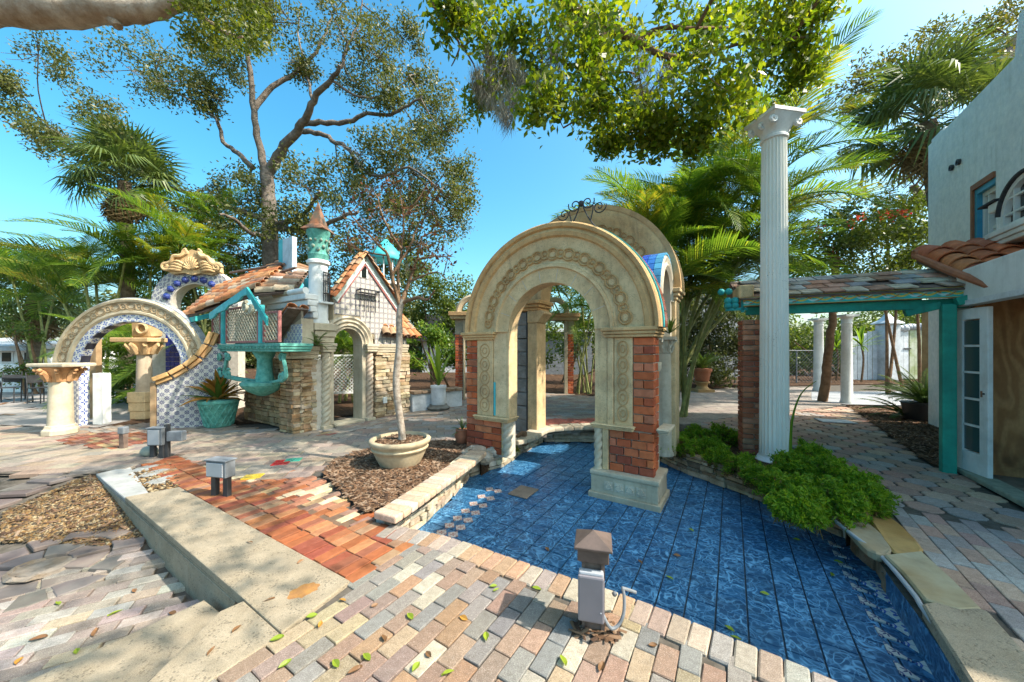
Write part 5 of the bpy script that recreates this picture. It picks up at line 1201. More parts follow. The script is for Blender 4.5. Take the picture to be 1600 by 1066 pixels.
# stout column left of the gate
P = G(95,678); FL = Fr(P.x, P.y, -2)
lc = fthing('garden_column', 'stout stone column with a carved capital and flat shelf, left of the moon gate', 'column', FL)
obj('base', B().lathe([(.23,0),(.23,.09),(.20,.12),(.19,.17)], 8, a0=.39), CREAMW, lc, FL, bevel=.01, color=C0)
obj('shaft', B().lathe([(.165,.17),(.16,.21),(.145,.95)], 24), CREAMW, lc, FL, smooth=True, color=C0)
cp = B().lathe([(.145,.95),(.155,.97),(.16,1.05),(.23,1.20),(.24,1.22)], 16)
for k in range(8):
    a = 2*math.pi*k/8; c_, s_ = math.cos(a), math.sin(a); cp.tube([(c_*.15,s_*.15,.97),(c_*.19,s_*.19,1.08),(c_*.25,s_*.25,1.15),(c_*.27,s_*.27,1.10)], [.04,.05,.035,.02], 6); cp.ball((c_*.27*1.05,s_*.27*1.05,1.17), .035, 7, 5)
obj('capital', cp, CREAM, lc, FL, smooth=True, color=(.85,.62,.50))
obj('shelf_slab', B().box(-.33,.36,-.24,.26,1.225,1.29), CREAMW, lc, FL, bevel=.02, seg=2, color=C0)
# old stub post and timber post inside the gate
p = G(154,664); tag(obj('broken_pillar', B().box(-.10,.11,-.08,.08,0,1.06), WHITEP, m=Matrix.Translation((p.x,p.y+.05,0)) @ Matrix.Rotation(.1,4,'Z'), bevel=.03, seg=2, jit=.01), 'broken white plaster stub standing in the moon gate', 'pillar')
p = at(150,640,7.9); tag(obj('timber_post', B().box(-.07,.07,-.06,.06,0,2.2), TIMBER, m=Matrix.Translation((p.x,p.y,0)), bevel=.006), 'raw brown timber post behind the broken white stub', 'post')
p = G(218,655); FI = Fr(p.x, p.y+.1, 3)
ic = fthing('inner_column', 'pale column with a leafy capital seen through the moon gate', 'column', FI)
obj('pedestal', moulding(-.16,.16,-.16,.16,0,.60,.03), CREAM, ic, FI, bevel=.01, color=C0)
obj('shaft', B().lathe([(.145,.60),(.135,.65),(.125,1.42)], 20), CREAMW, ic, FI, smooth=True, color=(.95,.85,.78))
leafy = B().lathe([(.15,1.42),(.17,1.44),(.17,1.50),(.24,1.70)], 16)
for k in range(8):
    a = 2*math.pi*k/8; c_, s_ = math.cos(a), math.sin(a); leafy.tube([(c_*.16,s_*.16,1.45),(c_*.22,s_*.22,1.58),(c_*.30,s_*.30,1.66),(c_*.31,s_*.31,1.61)], [.05,.06,.04,.02], 6)
obj('capital', leafy, CREAM, ic, FI, smooth=True, color=(.92,.82,.72)); obj('abacus', B().box(-.50,.30,-.24,.24,1.70,1.80), CREAM, ic, FI, bevel=.015, color=(.95,.88,.8))
obj('carved_block', B().box(-.14,.26,-.16,.16,1.80,2.22), CREAM, ic, FI, bevel=.04, jit=.015, color=(.8,.72,.62))
obj('rosette', oval(.10,.10,.03), CREAM, ic, m=FI.m @ Matrix.Translation((.12,-.18,2.0)), smooth=True, color=C0)
p = G(251,648); FT = Fr(p.x, p.y+.3, 3)
tp = fthing('tiled_pillar', 'square pillar clad in deep cobalt blue tiles behind the moon gate', 'pillar', FT)
obj('core', B().box(-.16,.16,.0,.3,0,1.95), MORTAR, tp, FT)
mb_ = B().box(-.5,.5,-.5,.5,-.5,.5).mesh('tile'); mb_.materials.append(GLAZE); inv = wm(tp).inverted()
for i in range(3):
    for k in range(17):
        o = bpy.data.objects.new('cobalt_tile', mb_); o.color = (*tint((.012,.025,.20),.3),1); COL.objects.link(o); o.parent = tp; o.matrix_basis = inv @ FT.m @ Matrix.Translation((-.11+.11*i,-.006,.06+k*.113)) @ Matrix.Diagonal((.10,.012,.104,1))
# second tiled arch behind, with crest
FX = Fr(at(235,470,8.9).x, 8.9, 8)
xu = FX.u; xl, xr = xu(236), xu(372); xc = (xl+xr)/2; xro = (xr-xl)/2; xz = FX.z(305,416)-xro
ta = fthing('tiled_arch', 'blue tiled arch topped by a carved stone crest, behind the moon gate', 'arch', FX)
obj('arch_body', B().sweep([(xro-.46,0),(xro-.46,.3),(xro,.3),(xro,0)], xc, xz, 0, 180, 44), MORTAR, ta, FX)
inv = wm(ta).inverted()
for q, rr in enumerate((xro-.07, xro-.215, xro-.36)):
    n_ = round(math.pi*rr/.155)
    for k in range(n_):
        aa = math.pi*(k+.5)/n_; o = bpy.data.objects.new('arch_tile', TM['b']); COL.objects.link(o); o.parent = ta
        o.matrix_basis = inv @ FX.m @ Matrix.Translation((xc+rr*math.cos(aa),-.006,xz+rr*math.sin(aa))) @ Matrix.Rotation(-aa+math.pi/2,4,'Y') @ Matrix.Diagonal((.15,.012,.138,1))
for k in range(9):
    aa = rad(18+18*k); obj('cobalt_boss', B().lathe([(.085,0),(.085,.03),(.03,.07)], 8), GLAZE, ta, m=FX.m @ Matrix.Translation((xc+(xro-.33)*math.cos(aa),-.012,xz+(xro-.33)*math.sin(aa))) @ Matrix.Rotation(math.pi/2,4,'X'), color=(.03,.05,.22))
for x in (xl, xr-.46): obj('arch_leg', B().box(x,x+.46,0,.3,0,xz), MORTAR, ta, FX)
cr = B(); cr.prism([(-.60,-.12),(-.45,-.22),(-.2,-.18),(0,-.23),(.2,-.18),(.45,-.22),(.60,-.12),(.58,.05),(.44,.09),(.36,.24),(.22,.25),(.15,.37),(0,.42),(-.12,.36),(-.20,.27),(-.36,.24),(-.44,.09),(-.58,.05)], -.06, .16)
for q in range(9):
    aa = rad(10+20*q); cr.tube([(.03*math.cos(aa),-.09,-.10+.03*math.sin(aa)),(.14*math.cos(aa),-.12,-.08+.20*math.sin(aa)),(.17*math.cos(aa),-.09,-.07+.30*math.sin(aa))], [.015,.03,.022], 6)
for s in (-1,1):
    cr.tube(smooth_line([(s*.16,-.06,.34),(s*.24,-.09,.24),(s*.38,-.10,.22),(s*.46,-.08,.08),(s*.62,-.06,.03)], 5), [.05]*21, 7)
    for q in range(4): cr.tube(smooth_line([(s*(.16+.02*q),-.08,.02-.05*q),(s*(.30+.04*q),-.12,.10-.07*q),(s*(.46+.03*q),-.09,.04-.06*q)], 4), [.02,.03,.035,.035,.03,.03,.025,.02,.015], 6)
    cr.tube(spiral((s*.58,-.02), .11, 1.4, 0, s, y=-.07), .045, 7); cr.tube(spiral((s*.14,.34), .08, 1.2, 1.5, -s, y=-.06), .035, 6)
obj('crest', cr, CREAM, ta, m=FX.m @ Matrix.Translation((xc,-.05,xz+xro-.02)), bevel=.0, smooth=50, color=(.92,.86,.76))
# ---------------------------------------------------------------- pergola walkway
FP = Fr(3.46, 5.22, -22.3)
pg = fthing('pergola_walkway', 'low covered walkway with a mossy tiled roof, painted scroll border and green posts', 'pergola', FP)
pu = FP.u
L0, L1 = pu(1161), pu(1547)
bk_ = fthing('brick_pillar', 'weathered red brick pillar half hidden behind the white fluted column', 'pillar', FP)
bricks(bk_, FP, pu(1160), pu(1160)+.30, .0, -.02, 1.98, 1, .076, .12, [(.42,.15,.08),(.48,.20,.11),(.36,.13,.08),(.50,.27,.17)])
bricks(bk_, FP.off(pu(1160), .30, -90), 0, .28, .0, -.02, 1.98, 1, .076, .10, [(.42,.15,.08),(.36,.13,.08)])
obj('pillar_core', B().box(pu(1160)+.02, pu(1160)+.28, .03, .29, -.02, 1.96), MORTAR, bk_, FP)
ze0, ze1 = FP.z(1165,470), FP.z(1545,452)
fa_ = math.atan2(ze1-ze0, L1-L0)
me_f = B().box(-(L1-L0)/2, (L1-L0)/2, -.02, .02, -.065, .065)
obj('painted_border', me_f, FASC, pg, m=FP.m @ Matrix.Translation(((L0+L1)/2,-.02,(ze0+ze1)/2-.02)) @ Matrix.Rotation(-fa_,4,'Y'))
obj('front_beam', B().box(-(L1-L0)/2+.05, (L1-L0)/2-.15, 0, .08, -.06, .06), GREENP, pg, m=FP.m @ Matrix.Translation(((L0+L1)/2,.04,(ze0+ze1)/2-.15)) @ Matrix.Rotation(-fa_,4,'Y'), bevel=.006)
for k in range(7):
    x = L0+.2+(L1-L0-.4)*k/6; zz = ze0+(ze1-ze0)*(x-L0)/(L1-L0)
    obj('rafter', B().add([(x-.03,-.0,zz-.08),(x+.03,-.0,zz-.08),(x+.03,1.2,zz+.42),(x-.03,1.2,zz+.42),(x-.03,-.0,zz+.01),(x+.03,-.0,zz+.01),(x+.03,1.2,zz+.51),(x-.03,1.2,zz+.51)],[(0,3,2,1),(4,5,6,7),(0,1,5,4),(1,2,6,5),(2,3,7,6),(3,0,4,7)]), GREENP, pg, FP)
CS = [(.46,.38,.30),(.30,.30,.30),(.50,.30,.22),(.36,.37,.38),(.55,.48,.38),(.42,.24,.17)]
RT = M('mossy_slate_tile', (1,1,1), (.55,.5,.45), 6, .85, .15, .5, 40, .01, .5, 4, (.07,.065,.05), oc=True)
Pt = lambda s, t: FP.m @ Vector((L0-.04+(L1-L0+.1)*s, -.06+.78*t, ze0+(ze1-ze0)*s+.055+.36*t))
nr, nc = 4, 11; inv = wm(pg).inverted()
for j in range(nr):
    for i in range(nc):
        if R.random() < .02: continue
        s0_, s1_ = (i+(.5 if j % 2 else 0))/nc, (i+1+(.5 if j % 2 else 0))/nc; s1_ = min(s1_, 1.0)
        P4 = [Pt(s0_+.003, j/nr-.03), Pt(s1_-.003, j/nr-.03), Pt(s1_-.003, (j+1)/nr), Pt(s0_+.003, (j+1)/nr)]
        lift = Vector((0,0,.018+R.uniform(-.004,.006))); P4 = [P4[0]+lift, P4[1]+lift*R.uniform(.7,1.2), P4[2], P4[3]]
        obj('roof_slate', quadslab(P4, .018), RT, pg, m=Matrix(), jit=.003, color=tint(R.choice(CS)))
obj('roof_board', quadslab([Pt(0,-.02)-Vector((0,0,.03)), Pt(1,-.02)-Vector((0,0,.03)), Pt(1,1)-Vector((0,0,.03)), Pt(0,1)-Vector((0,0,.03))], .02), WOODD, pg, m=Matrix())
obj('back_slope', quadslab([Pt(0,1), Pt(1,1), Pt(1,1)+FP.dy*.6-Vector((0,0,.35)), Pt(0,1)+FP.dy*.6-Vector((0,0,.35))], .03), RT, pg, m=Matrix(), color=(.35,.28,.22))
obj('gable_end_block', B().box(-.03,.16,0,.5,-.03,.17), CREAM, pg, m=FP.m @ Matrix.Translation((L0-.03,-.05,ze0+.06)), bevel=.02, color=C0)
g_ = G(1481,738); FG = Fr(g_.x, g_.y, -32)
obj('post', B().box(-.062,.062,-.05,.05,-.02,2.10), GREENP, pg, FG, bevel=.012, seg=2)
zb = at(1480,478,g_.y).z
for (pa_, ya, pb_, yb, o_) in ((1416,489,1472,476,.05),(1490,473,1556,455,-.05)):
    a3, b3 = FG.uz(pa_, ya), FG.uz(pb_, yb); an = math.atan2(b3[1]-a3[1], b3[0]-a3[0]); ln = math.hypot(b3[0]-a3[0], b3[1]-a3[1])
    obj('brace_beam', B().box(-ln/2,ln/2,-.05,.05,-.05,.05), GREENP, pg, m=FG.m @ Matrix.Translation(((a3[0]+b3[0])/2,o_,(a3[1]+b3[1])/2)) @ Matrix.Rotation(-an,4,'Y'), bevel=.008)
ft = B()
for k in range(4):
    ft.ball((L0-.10-.09*(k%2), .02, ze0+.02-.075*(k//2)-.01), .055, 10, 7); ft.ball((L0-.02-.1*(k%2)-.16, .02, ze0+.15-.0*k), .05, 10, 7)
ft.box(L0-.22,L0+.06,.0,.05,ze0-.14,ze0-.10); ft.box(L0-.02,L0+.02,.0,.05,ze0-.17,ze0+.05)
obj('turned_finial', ft, TURQ, pg, FP, smooth=40)
# ---------------------------------------------------------------- garden shed with french door
FS2 = Fr(5.70, 4.52, -121.8)                          # door wall running towards us
sh = fthing('garden_shed', 'open garden shed with a white multi-pane door, plywood inside and a clay tile porch roof', 'shed', FS2)
su = FS2.u
obj('jamb', B().box(-.10,.10,-.03,.10,.02,2.06), WHITEP, sh, FS2, bevel=.006)
for z in (.42,1.66): obj('hinge', B().box(.02,.12,-.05,-.03,z-.06,z+.06), RUSTM if z < 1 else WHITEP, sh, FS2)
obj('header', B().box(-.12,3.0,-.02,.10,2.07,2.52), WHITEP, sh, FS2, bevel=.006)
obj('header_trim', B().box(-.14,3.0,-.04,-.021,2.07,2.13), WHITEW, sh, FS2)
obj('threshold', B().box(-.12,3.0,-.05,.14,.0,.06), M('worn_green_sill', (.30,.34,.26), (.20,.23,.18), 7, .8, .2, .3), sh, FS2, bevel=.01)
obj('shed_floor', B().box(-.1,3.0,.15,1.6,-.02,.025), M('shed_floor_board', (.26,.22,.17), (.17,.14,.11), 5, .85, .1, .3), sh, FS2)
dl = Fr(FS2.off(.10,-.03).o.x, FS2.off(.10,-.03).o.y, -112)
pts_ = dl.u(1550); DW = .46
door = obj('door', B().box(0,.10,0,.045,.04,2.03).box(DW-.11,DW,0,.045,.04,2.03).box(.10,DW-.11,0,.045,.04,.30).box(.10,DW-.11,0,.045,1.90,2.03), WHITEP, sh, dl, bevel=.004)
for k in range(1,5): obj('glazing_bar', B().box(.10,DW-.11,.005,.04,.30+1.6*k/5-.012,.30+1.6*k/5+.012), WHITEP, door, dl)
for k in range(5): obj('pane', B().box(.10,DW-.11,.018,.024,.315+1.6*k/5,.30+1.6*(k+1)/5-.014), GLASS, door, dl)
obj('knob_hole', B().lathe([(.012,0),(.012,.006)], 10), DMETAL, door, m=dl.m @ Matrix.Translation((DW-.05,-.0,1.02)) @ Matrix.Rotation(math.pi/2,4,'X'))
obj('latch', B().box(DW-.085,DW-.070,-.01,.0,.98,1.05), RUSTM, door, dl)
obj('plywood_wall', B().box(.2,3.0,1.55,1.60,.0,2.4), PLY, sh, FS2)
obj('plywood_wall', B().box(.12,.17,.1,1.55,.0,2.4), PLY, sh, FS2)
for z in (1.49,1.30): obj('shelf', B().box(.18,3.0,1.15,1.54,z,z+.03), WHITEW if z > 1.4 else TIMBER, sh, FS2)
obj('shed_ceiling', B().box(-.1,3.0,.11,1.62,2.40,2.44), PLY, sh, FS2)
obj('shed_end_wall', B().box(-.1,-.05,.11,1.6,0,2.5), WHITEW, sh, FS2)
UV_ = Vector((.85,-.53,0)); BL = at(1572,458,3.75); TL = at(1432,403,5.25); BR_, TR_ = BL+UV_*1.7, TL+UV_*1.7
big = [barrel(.40,.105,.8), barrel(.38,.10,.85)]
roof(sh, BL, BR_, TR_, TL, [(.60,.17,.06),(.54,.15,.055),(.62,.22,.08),(.44,.12,.06),(.52,.20,.10)], .24, .27, 'roof_tile', big)
obj('rake_tile', B().tube([TL+Vector((-.02,.0,.03)), BL.lerp(TL,.5)+Vector((-.05,0,.02)), BL+Vector((-.02,-.05,-.01))], .045, 8), TERRA, sh, m=Matrix(), smooth=True)
obj('ridge_cap', B().tube([TL+Vector((-.05,0,.05)), TL.lerp(TR_,.35)+Vector((0,0,.07)), TR_+Vector((0,0,.07))], .07, 10), TERRA, sh, m=Matrix(), smooth=True)
obj('roof_deck', quadslab([BL-Vector((0,0,.03)), BR_-Vector((0,0,.03)), TR_-Vector((0,0,.03)), TL-Vector((0,0,.03))], .04), WOODD, sh, m=Matrix())
# ---------------------------------------------------------------- two-storey stucco house
FB2 = Fr(6.48+.527*3.95, 3.87+.85*3.95, -121.8)
hs = fthing('stucco_house', 'two-storey pale blue rough stucco house with a stepped parapet', 'house', FB2)
hu2 = FB2.u
zt0 = FB2.z(1453,226); Lh = 6.75
w0, w1 = hu2(1520), hu2(1556); wz1, wz0 = FB2.z(1522,290), FB2.z(1522,386)
obj('wall', B().box(0,w0,0,.3,0,zt0).box(w1,Lh,0,.3,0,zt0).box(w0,w1,0,.3,wz1,zt0).box(w0,w1,0,.3,0,wz0), STUCCO, hs, FB2)
obj('wall', B().box(0,.3,.3,7,0,zt0-.002).box(Lh-.3,Lh,.3,7,0,zt0-.002).box(.3,Lh-.3,6.7,7,0,zt0-.002), STUCCO, hs, FB2)
obj('flat_roof', B().box(.3,Lh-.3,.3,6.7,zt0-.5,zt0-.4), ASPH, hs, FB2)
obj('parapet_step', B().prism([(hu2(1585),zt0+.001),(Lh,zt0+.001),(Lh,zt0+.55),(hu2(1592),zt0+.55)], .002, .298), STUCCO, hs, FB2)
obj('parapet_cap', B().box(.06,.55,.02,.28,zt0+.001,zt0+.10), WHITEP, hs, FB2, bevel=.02)
for px, py in ((1489,262),(1500,253)):
    x, z = FB2.uz(px, py); obj('vent_pipe', B().lathe([(.05,0),(.055,.05),(.035,.05),(.035,.0)], 12), DMETAL, hs, m=FB2.m @ Matrix.Translation((x,0.01,z)) @ Matrix.Rotation(math.pi/2,4,'X'))
wf = obj('window_frame', B().box(w0+.001,w0+.05,-.03,.15,wz0,wz1).box(w0+.051,w1,-.03,.15,wz1-.09,wz1-.001), M('rust_red_trim', (.36,.15,.07), (.28,.11,.06), 6, .7, .2, .3), hs, FB2)
obj('blue_reveal', B().box(w0+.052,w0+.12,.0,.2,wz0,wz1-.09).box(w0+.12,w1,.0,.2,wz1-.18,wz1-.09), M('bright_blue_paint', (.05,.30,.46), (.04,.24,.38), 5, .5, .3, .1), wf, FB2)
obj('sash', B().box(w0+.12,w0+.17,.06,.16,wz0,wz1-.18).box(w0+.26,w0+.285,.06,.16,wz0,wz1-.25).box(w0+.17,w1,.06,.16,wz1-.25,wz1-.18).box((w0+w1)/2+.10,(w0+w1)/2+.14,.1,.16,wz0,wz1-.25).box(w0+.26,w1,.1,.16,(wz0+wz1)/2-.3,(wz0+wz1)/2-.25), WHITEP, wf, FB2)
obj('pane', B().box(w0+.15,w1,.165,.175,wz0,wz1-.18), GLASSD, wf, FB2)
# arched white box window standing on the porch roof
FV = Fr(at(1556,340,4.75).x, 4.75, -121.8)
vw = fthing('arched_dormer', 'white arched dormer window with a dark curved hood on the clay tile roof', 'dormer', FV)
vu = FV.u; v0, v1 = vu(1563), vu(1650); vc = (v0+v1)/2; vr = (v1-v0)/2; zb0 = FV.z(1563,362)
zc_ = FV.z(1582,290)-vr*.9
zc_ = max(zc_, zb0+.15)
archo = [(vc+vr*math.cos(rad(q)), zc_+vr*.95*math.sin(rad(q))) for q in range(0,181,12)]
archi = [(vc+(vr-.06)*math.cos(rad(q)), zc_+(vr-.06)*.95*math.sin(rad(q))) for q in range(0,181,12)]
bb = B(); nn_ = len(archo)
outer = [(v1,zb0)]+archo+[(v0,zb0)]; innr = [(v1-.06,zb0+.06)]+archi+[(v0+.06,zb0+.06)]
k = len(outer)
for y in (0,.08):
    bb.v += [(x,y,z) for x,z in outer]+[(x,y,z) for x,z in innr]
for i in range(k):
    j = (i+1)%k; bb.f += [(i,j,k+j,k+i),(2*k+i,3*k+i,3*k+j,2*k+j),(i,2*k+i,2*k+j,j),(k+i,k+j,3*k+j,3*k+i)]
fr_ = obj('window_frame', bb, WHITEP, vw, FV)
gbb = B()
for q in (-.5,0,.5): gbb.box(vc+q*vr-.012,vc+q*vr+.012,.01,.06,zb0+.05,zc_+vr*.9*math.sqrt(1-q*q))
for q in (.3,.62): zz = zb0+(zc_+vr-zb0)*q; gbb.box(v0+.05,v1-.05,.012,.058,zz-.012,zz+.012)
obj('glazing_bars', gbb, WHITEP, fr_, FV); obj('pane', B().prism(innr, .062, .07), GLASSD, fr_, FV)
obj('hood', B().sweep([(vr+.005,-.035),(vr+.035,-.035),(vr+.035,.45),(vr+.005,.45)], vc, zc_, 6, 174, 24, 1, .95), ASPH, vw, FV)
obj('side_wall', B().box(v0,v0+.04,.082,.6,zb0-.1,zc_).box(v1-.04,v1,.082,.6,zb0-.1,zc_), WHITEP, vw, FV)
obj('sill', moulding(v0-.05,v1+.05,-.06,.2,zb0-.20,zb0-.005,.04), WHITEP, vw, FV, bevel=.008)
x_ = vu(1553); obj('side_shelf', B().box(v0-.22,v0-.02,-.02,.3,zb0+.30,zb0+.42), WHITEP, vw, FV, bevel=.01); obj('side_eave', B().box(v0-.38,v0-.01,-.05,.33,zb0+.425,zb0+.45), ASPH, vw, FV)
# ---------------------------------------------------------------- vegetation
def quads_obj(name, V, mat, parent=None, kind=None, tri=False):
    """V: (n,4,3) leaf corners"""
    n = len(V); me = bpy.data.meshes.new(name); me.vertices.add(n*4); me.vertices.foreach_set('co', np.ascontiguousarray(V, dtype=np.float32).ravel())
    me.loops.add(n*4); me.loops.foreach_set('vertex_index', np.arange(n*4, dtype=np.int32))
    me.polygons.add(n); me.polygons.foreach_set('loop_start', np.arange(0, n*4, 4, dtype=np.int32)); me.update(calc_edges=True)
    me.materials.append(mat); o = bpy.data.objects.new(name, me); COL.objects.link(o)
    if parent: o.parent = parent; o.matrix_basis = wm(parent).inverted()
    if kind: o['kind'] = kind
    return o
def unit(a): return a/np.maximum(np.linalg.norm(a, axis=-1, keepdims=True), 1e-9)
def leaves(P, L, W, up=.0, axis=None, jl=.3):
    """diamond leaves at points P; random directions, or near a given axis"""
    n = len(P); a = unit(NR.normal(size=(n,3))) if axis is None else unit(axis+NR.normal(size=(n,3))*.35)
    a[:,2] += up; a = unit(a); s = unit(np.cross(a, unit(NR.normal(size=(n,3))))); nn = np.cross(a, s)
    l = (L*(1+NR.uniform(-jl,jl,n)))[:,None]; w_ = (W*(1+NR.uniform(-jl,jl,n)))[:,None]
    return np.stack([P-a*l*.5, P+s*w_*.5+nn*w_*.12, P+a*l*.5, P-s*w_*.5+nn*w_*.12], axis=1)
def clump(blobs, sub, tufts, per, spread, flat=.8):
    """blobs (c,r) -> points: blob > sub-blob > tuft > leaf"""
    out = []
    for c, r in blobs:
        c = np.array(c)
        for _ in range(sub):
            d = unit(NR.normal(size=3))*r*NR.uniform(.25,1)**.5; d[2] *= flat; sr = r*NR.uniform(.25,.5)
            T = c+d+unit(NR.normal(size=(tufts,3)))*sr*NR.uniform(.2,1,(tufts,1))*np.array([1,1,flat])
            out.append((T[:,None,:]+NR.normal(size=(tufts,per,3))*spread).reshape(-1,3))
    return np.concatenate(out)
def limb(b, pts, r0, r1, n=7, wob=.0, sm=4):
    P = smooth_line(pts, sm); m = len(P)
    if wob: P = [P[0]]+[p+Vector((R.uniform(-1,1),R.uniform(-1,1),R.uniform(-1,1)))*wob for p in P[1:]]
    b.tube(P, [r0+(r1-r0)*(i/(m-1))**.8 for i in range(m)], n); return P
def twigs(b, blobs, anchors, r=.03, n=3):
    for c, rr in blobs:
        c = Vector(c); a = min(anchors, key=lambda q: (q-c).length)
        mid = a.lerp(c, .5)+Vector((R.uniform(-.2,.2),R.uniform(-.2,.2),R.uniform(-.1,.3)))*rr
        limb(b, [a, mid, c], r, r*.5, 5, .0)
        for _ in range(n):
            e = c+Vector((R.uniform(-1,1),R.uniform(-1,1),R.uniform(-.7,.8)))*rr*.9
            limb(b, [c, c.lerp(e,.5)+Vector((R.uniform(-.1,.1),0,R.uniform(-.1,.1)))*rr, e], r*.5, r*.2, 4, .0, 3)
def pblobs(L, d, dd=1.0): return [(at(x, y, d+R.uniform(-dd,dd)), r/F*d) for x, y, r in L]
# ---- the big live oak behind the castle
D = 13.5
oak = thing('live_oak', 'huge spreading live oak with bare dark limbs behind the castle', 'tree', (at(420,520,D).x, D, 0))
bt = B(); anc = []
P = lambda L, d=D, dd=0: [at(x, y, d+dd*i/max(1,len(L)-1)) for i, (x, y) in enumerate(L)]
limb(bt, [Vector((at(425,520,D).x, D, -.1))]+P([(424,430),(421,350),(418,300),(416,262)]), .33, .22, 12, .03)
obj('trunk', bt, BARK, oak, m=Matrix(), smooth=60)
bb = B()
for L, r0, r1, dd in ((((414,268),(405,225),(397,175),(390,110),(388,55),(395,0)),.26,.10,-1),(((397,170),(425,135),(460,115),(488,88),(505,60),(520,20)),.20,.07,1),(((420,268),(440,235),(465,205),(480,180),(495,150),(515,125),(532,103)),.34,.12,-2),
    (((475,193),(510,191),(545,190),(575,178),(610,180),(638,165),(660,150)),.20,.07,-1),(((470,205),(500,210),(525,222),(545,235),(570,268),(600,275),(640,262),(690,298)),.18,.06,-2),(((395,262),(372,240),(350,222),(338,188),(312,165),(275,145),(235,122)),.19,.05,2),
    (((420,345),(345,318),(300,303),(240,283),(150,240),(60,213),(5,190)),.20,.05,2),(((532,105),(545,70),(560,35),(565,0)),.12,.05,0),(((490,160),(475,100),(465,50),(470,5)),.11,.04,2),(((640,262),(665,290),(690,320),(715,330)),.08,.03,0),
    (((425,350),(455,345),(480,330),(500,300)),.22,.08,-2),(((424,370),(395,365),(370,345),(345,335)),.20,.07,-2),(((430,355),(470,360),(520,345),(560,330)),.22,.08,-3),(((515,125),(560,150),(600,150),(640,120)),.10,.04,0)):
    anc += limb(bb, P(L, D, dd), r0*.58, r1*.5, 8, .04)
oakbl = pblobs([(60,85,50),(30,190,42),(100,215,52),(180,240,55),(215,262,48),(205,110,50),(250,95,55),(290,125,45),(330,150,26),(330,60,48),(372,40,45),(350,95,36),(402,20,36),(450,30,36),(520,20,55),(562,60,50),(592,92,42),(560,130,36),(470,100,22),(650,130,36),(682,168,42),(692,205,34),(662,222,38),(602,142,28),(612,232,32),(562,242,38),(645,272,42),(702,252,34),(715,300,28),(662,322,46),(602,312,46),(542,292,36),(480,292,46),(420,302,52),(378,312,46),(332,300,32),(300,332,34),(522,352,56),(592,372,56),(652,382,48),(442,352,42),(350,362,48),(702,352,30),(382,392,55),(560,400,50),(470,380,50),(620,340,40),(150,180,30),(20,130,25),(630,60,30)], D, 1.6)
twigs(bb, oakbl, anc, .03, 8)
obj('branches', bb, BARK, oak, m=Matrix(), smooth=60)
quads_obj('crown', leaves(clump(oakbl, 9, 7, 21, .17), .13, .06), OAKL, oak)
ms = leaves(clump(pblobs([(600,330,30),(660,280,22),(640,420,25),(560,250,18),(700,320,18)], D), 3, 4, 10, .1), .5, .012, -1.5); quads_obj('hanging_moss', ms, MOSSM, oak, 'stuff')
# ---- near oak limb crossing the top left corner
nl = thing('near_oak_limb', 'thick pale oak limb crossing the top left corner of the view', 'tree', (-11.2, 5.2, 0))
d = 6.0; bb = B()
limb(bb, [Vector((-11.2,5.2,-.2)), Vector((-11.1,5.3,3)), Vector((-10.4,5.6,6.2)), at(-60,12,d), at(60,16,d), at(150,16,d), at(215,14,d), at(275,2,d), at(330,-30,d)], .48, .10, 12, .025)
limb(bb, [at(150,18,d), at(176,30,d), at(184,42,d)], .12, .07, 8); limb(bb, [at(215,14,d), at(255,2,d), at(300,12,d), at(340,45,d), at(380,60,d)], .09, .02, 7, .02)
obj('trunk', bb, BARKL, nl, m=Matrix(), smooth=60)
quads_obj('crown', leaves(clump(pblobs([(310,20,45),(345,50,45),(380,20,40),(350,5,50),(280,-40,60),(120,-90,70),(20,-100,80)], d, .6), 8, 6, 13, .10), .085, .042), leafmat('olive_oak_leaf', [(.07,.10,.015),(.12,.15,.02),(.17,.18,.03)], .5), nl)
# ---- overhanging broad-leaved tree
D2 = 5.3
ov = thing('overhanging_tree', 'broad-leaved tree hanging bright green sprays over the top of the arches', 'tree', (12.0, 6.6, 0))
bb = B(); anc = []
limb(bb, [Vector((12,6.6,-.2)), Vector((11.8,6.6,4.0)), Vector((10.6,6.3,8.2)), Vector((7,5.6,9.8)), Vector((4.5,5.2,9.4))], .3, .12, 10, .03)
top = at(880,-70,D2)
anc += limb(bb, [Vector((4.5,5.2,9.4)), Vector((2.8,5.0,9.0)), at(900,-110,D2), at(868,-30,D2), at(905,18,D2), at(960,48,D2), at(992,64,D2), at(1042,88,D2), at(1095,88,D2)], .15, .03, 8, .015)
for L, r0, r1 in ((((992,64),(1030,46),(1070,43),(1140,42)),.05,.015),(((672,0),(700,45),(718,70),(706,104)),.03,.008),(((720,70),(740,100),(757,150)),.02,.006),(((905,78),(930,60),(960,48)),.03,.03),(((880,98),(910,110),(940,118)),.025,.01),(((840,60),(850,110),(865,150),(880,200)),.02,.006),(((1042,88),(1060,120),(1105,130)),.025,.008),(((1095,88),(1150,70),(1220,60),(1275,58)),.03,.008)):
    anc += limb(bb, [at(x, y, D2+R.uniform(-.3,.3)) for x, y in L], r0, r1, 6, .01)
limb(bb, [at(868,-30,D2), at(760,-60,D2), at(672,-5,D2)], .06, .03, 6)
fb = pblobs([(760,35,58),(800,90,55),(772,140,40),(860,60,62),(900,130,62),(960,60,62),(1000,125,66),(1050,60,62),(1100,112,64),(1120,40,55),(1180,82,55),(1200,30,52),(1236,62,40),(1268,30,30),(1000,192,46),(940,172,42),(1060,182,46),(1150,162,42),(1022,216,30),(1245,112,28),(905,32,52),(708,18,22),(850,155,36),(1090,215,24),(955,215,22)], D2, .7)
twigs(bb, fb, anc, .014, 5)
off = [(Vector((R.uniform(-1.6,4.4), R.uniform(-.6,4.6), R.uniform(6.3,8.2))), R.uniform(.45,.85)) for _ in range(12)]
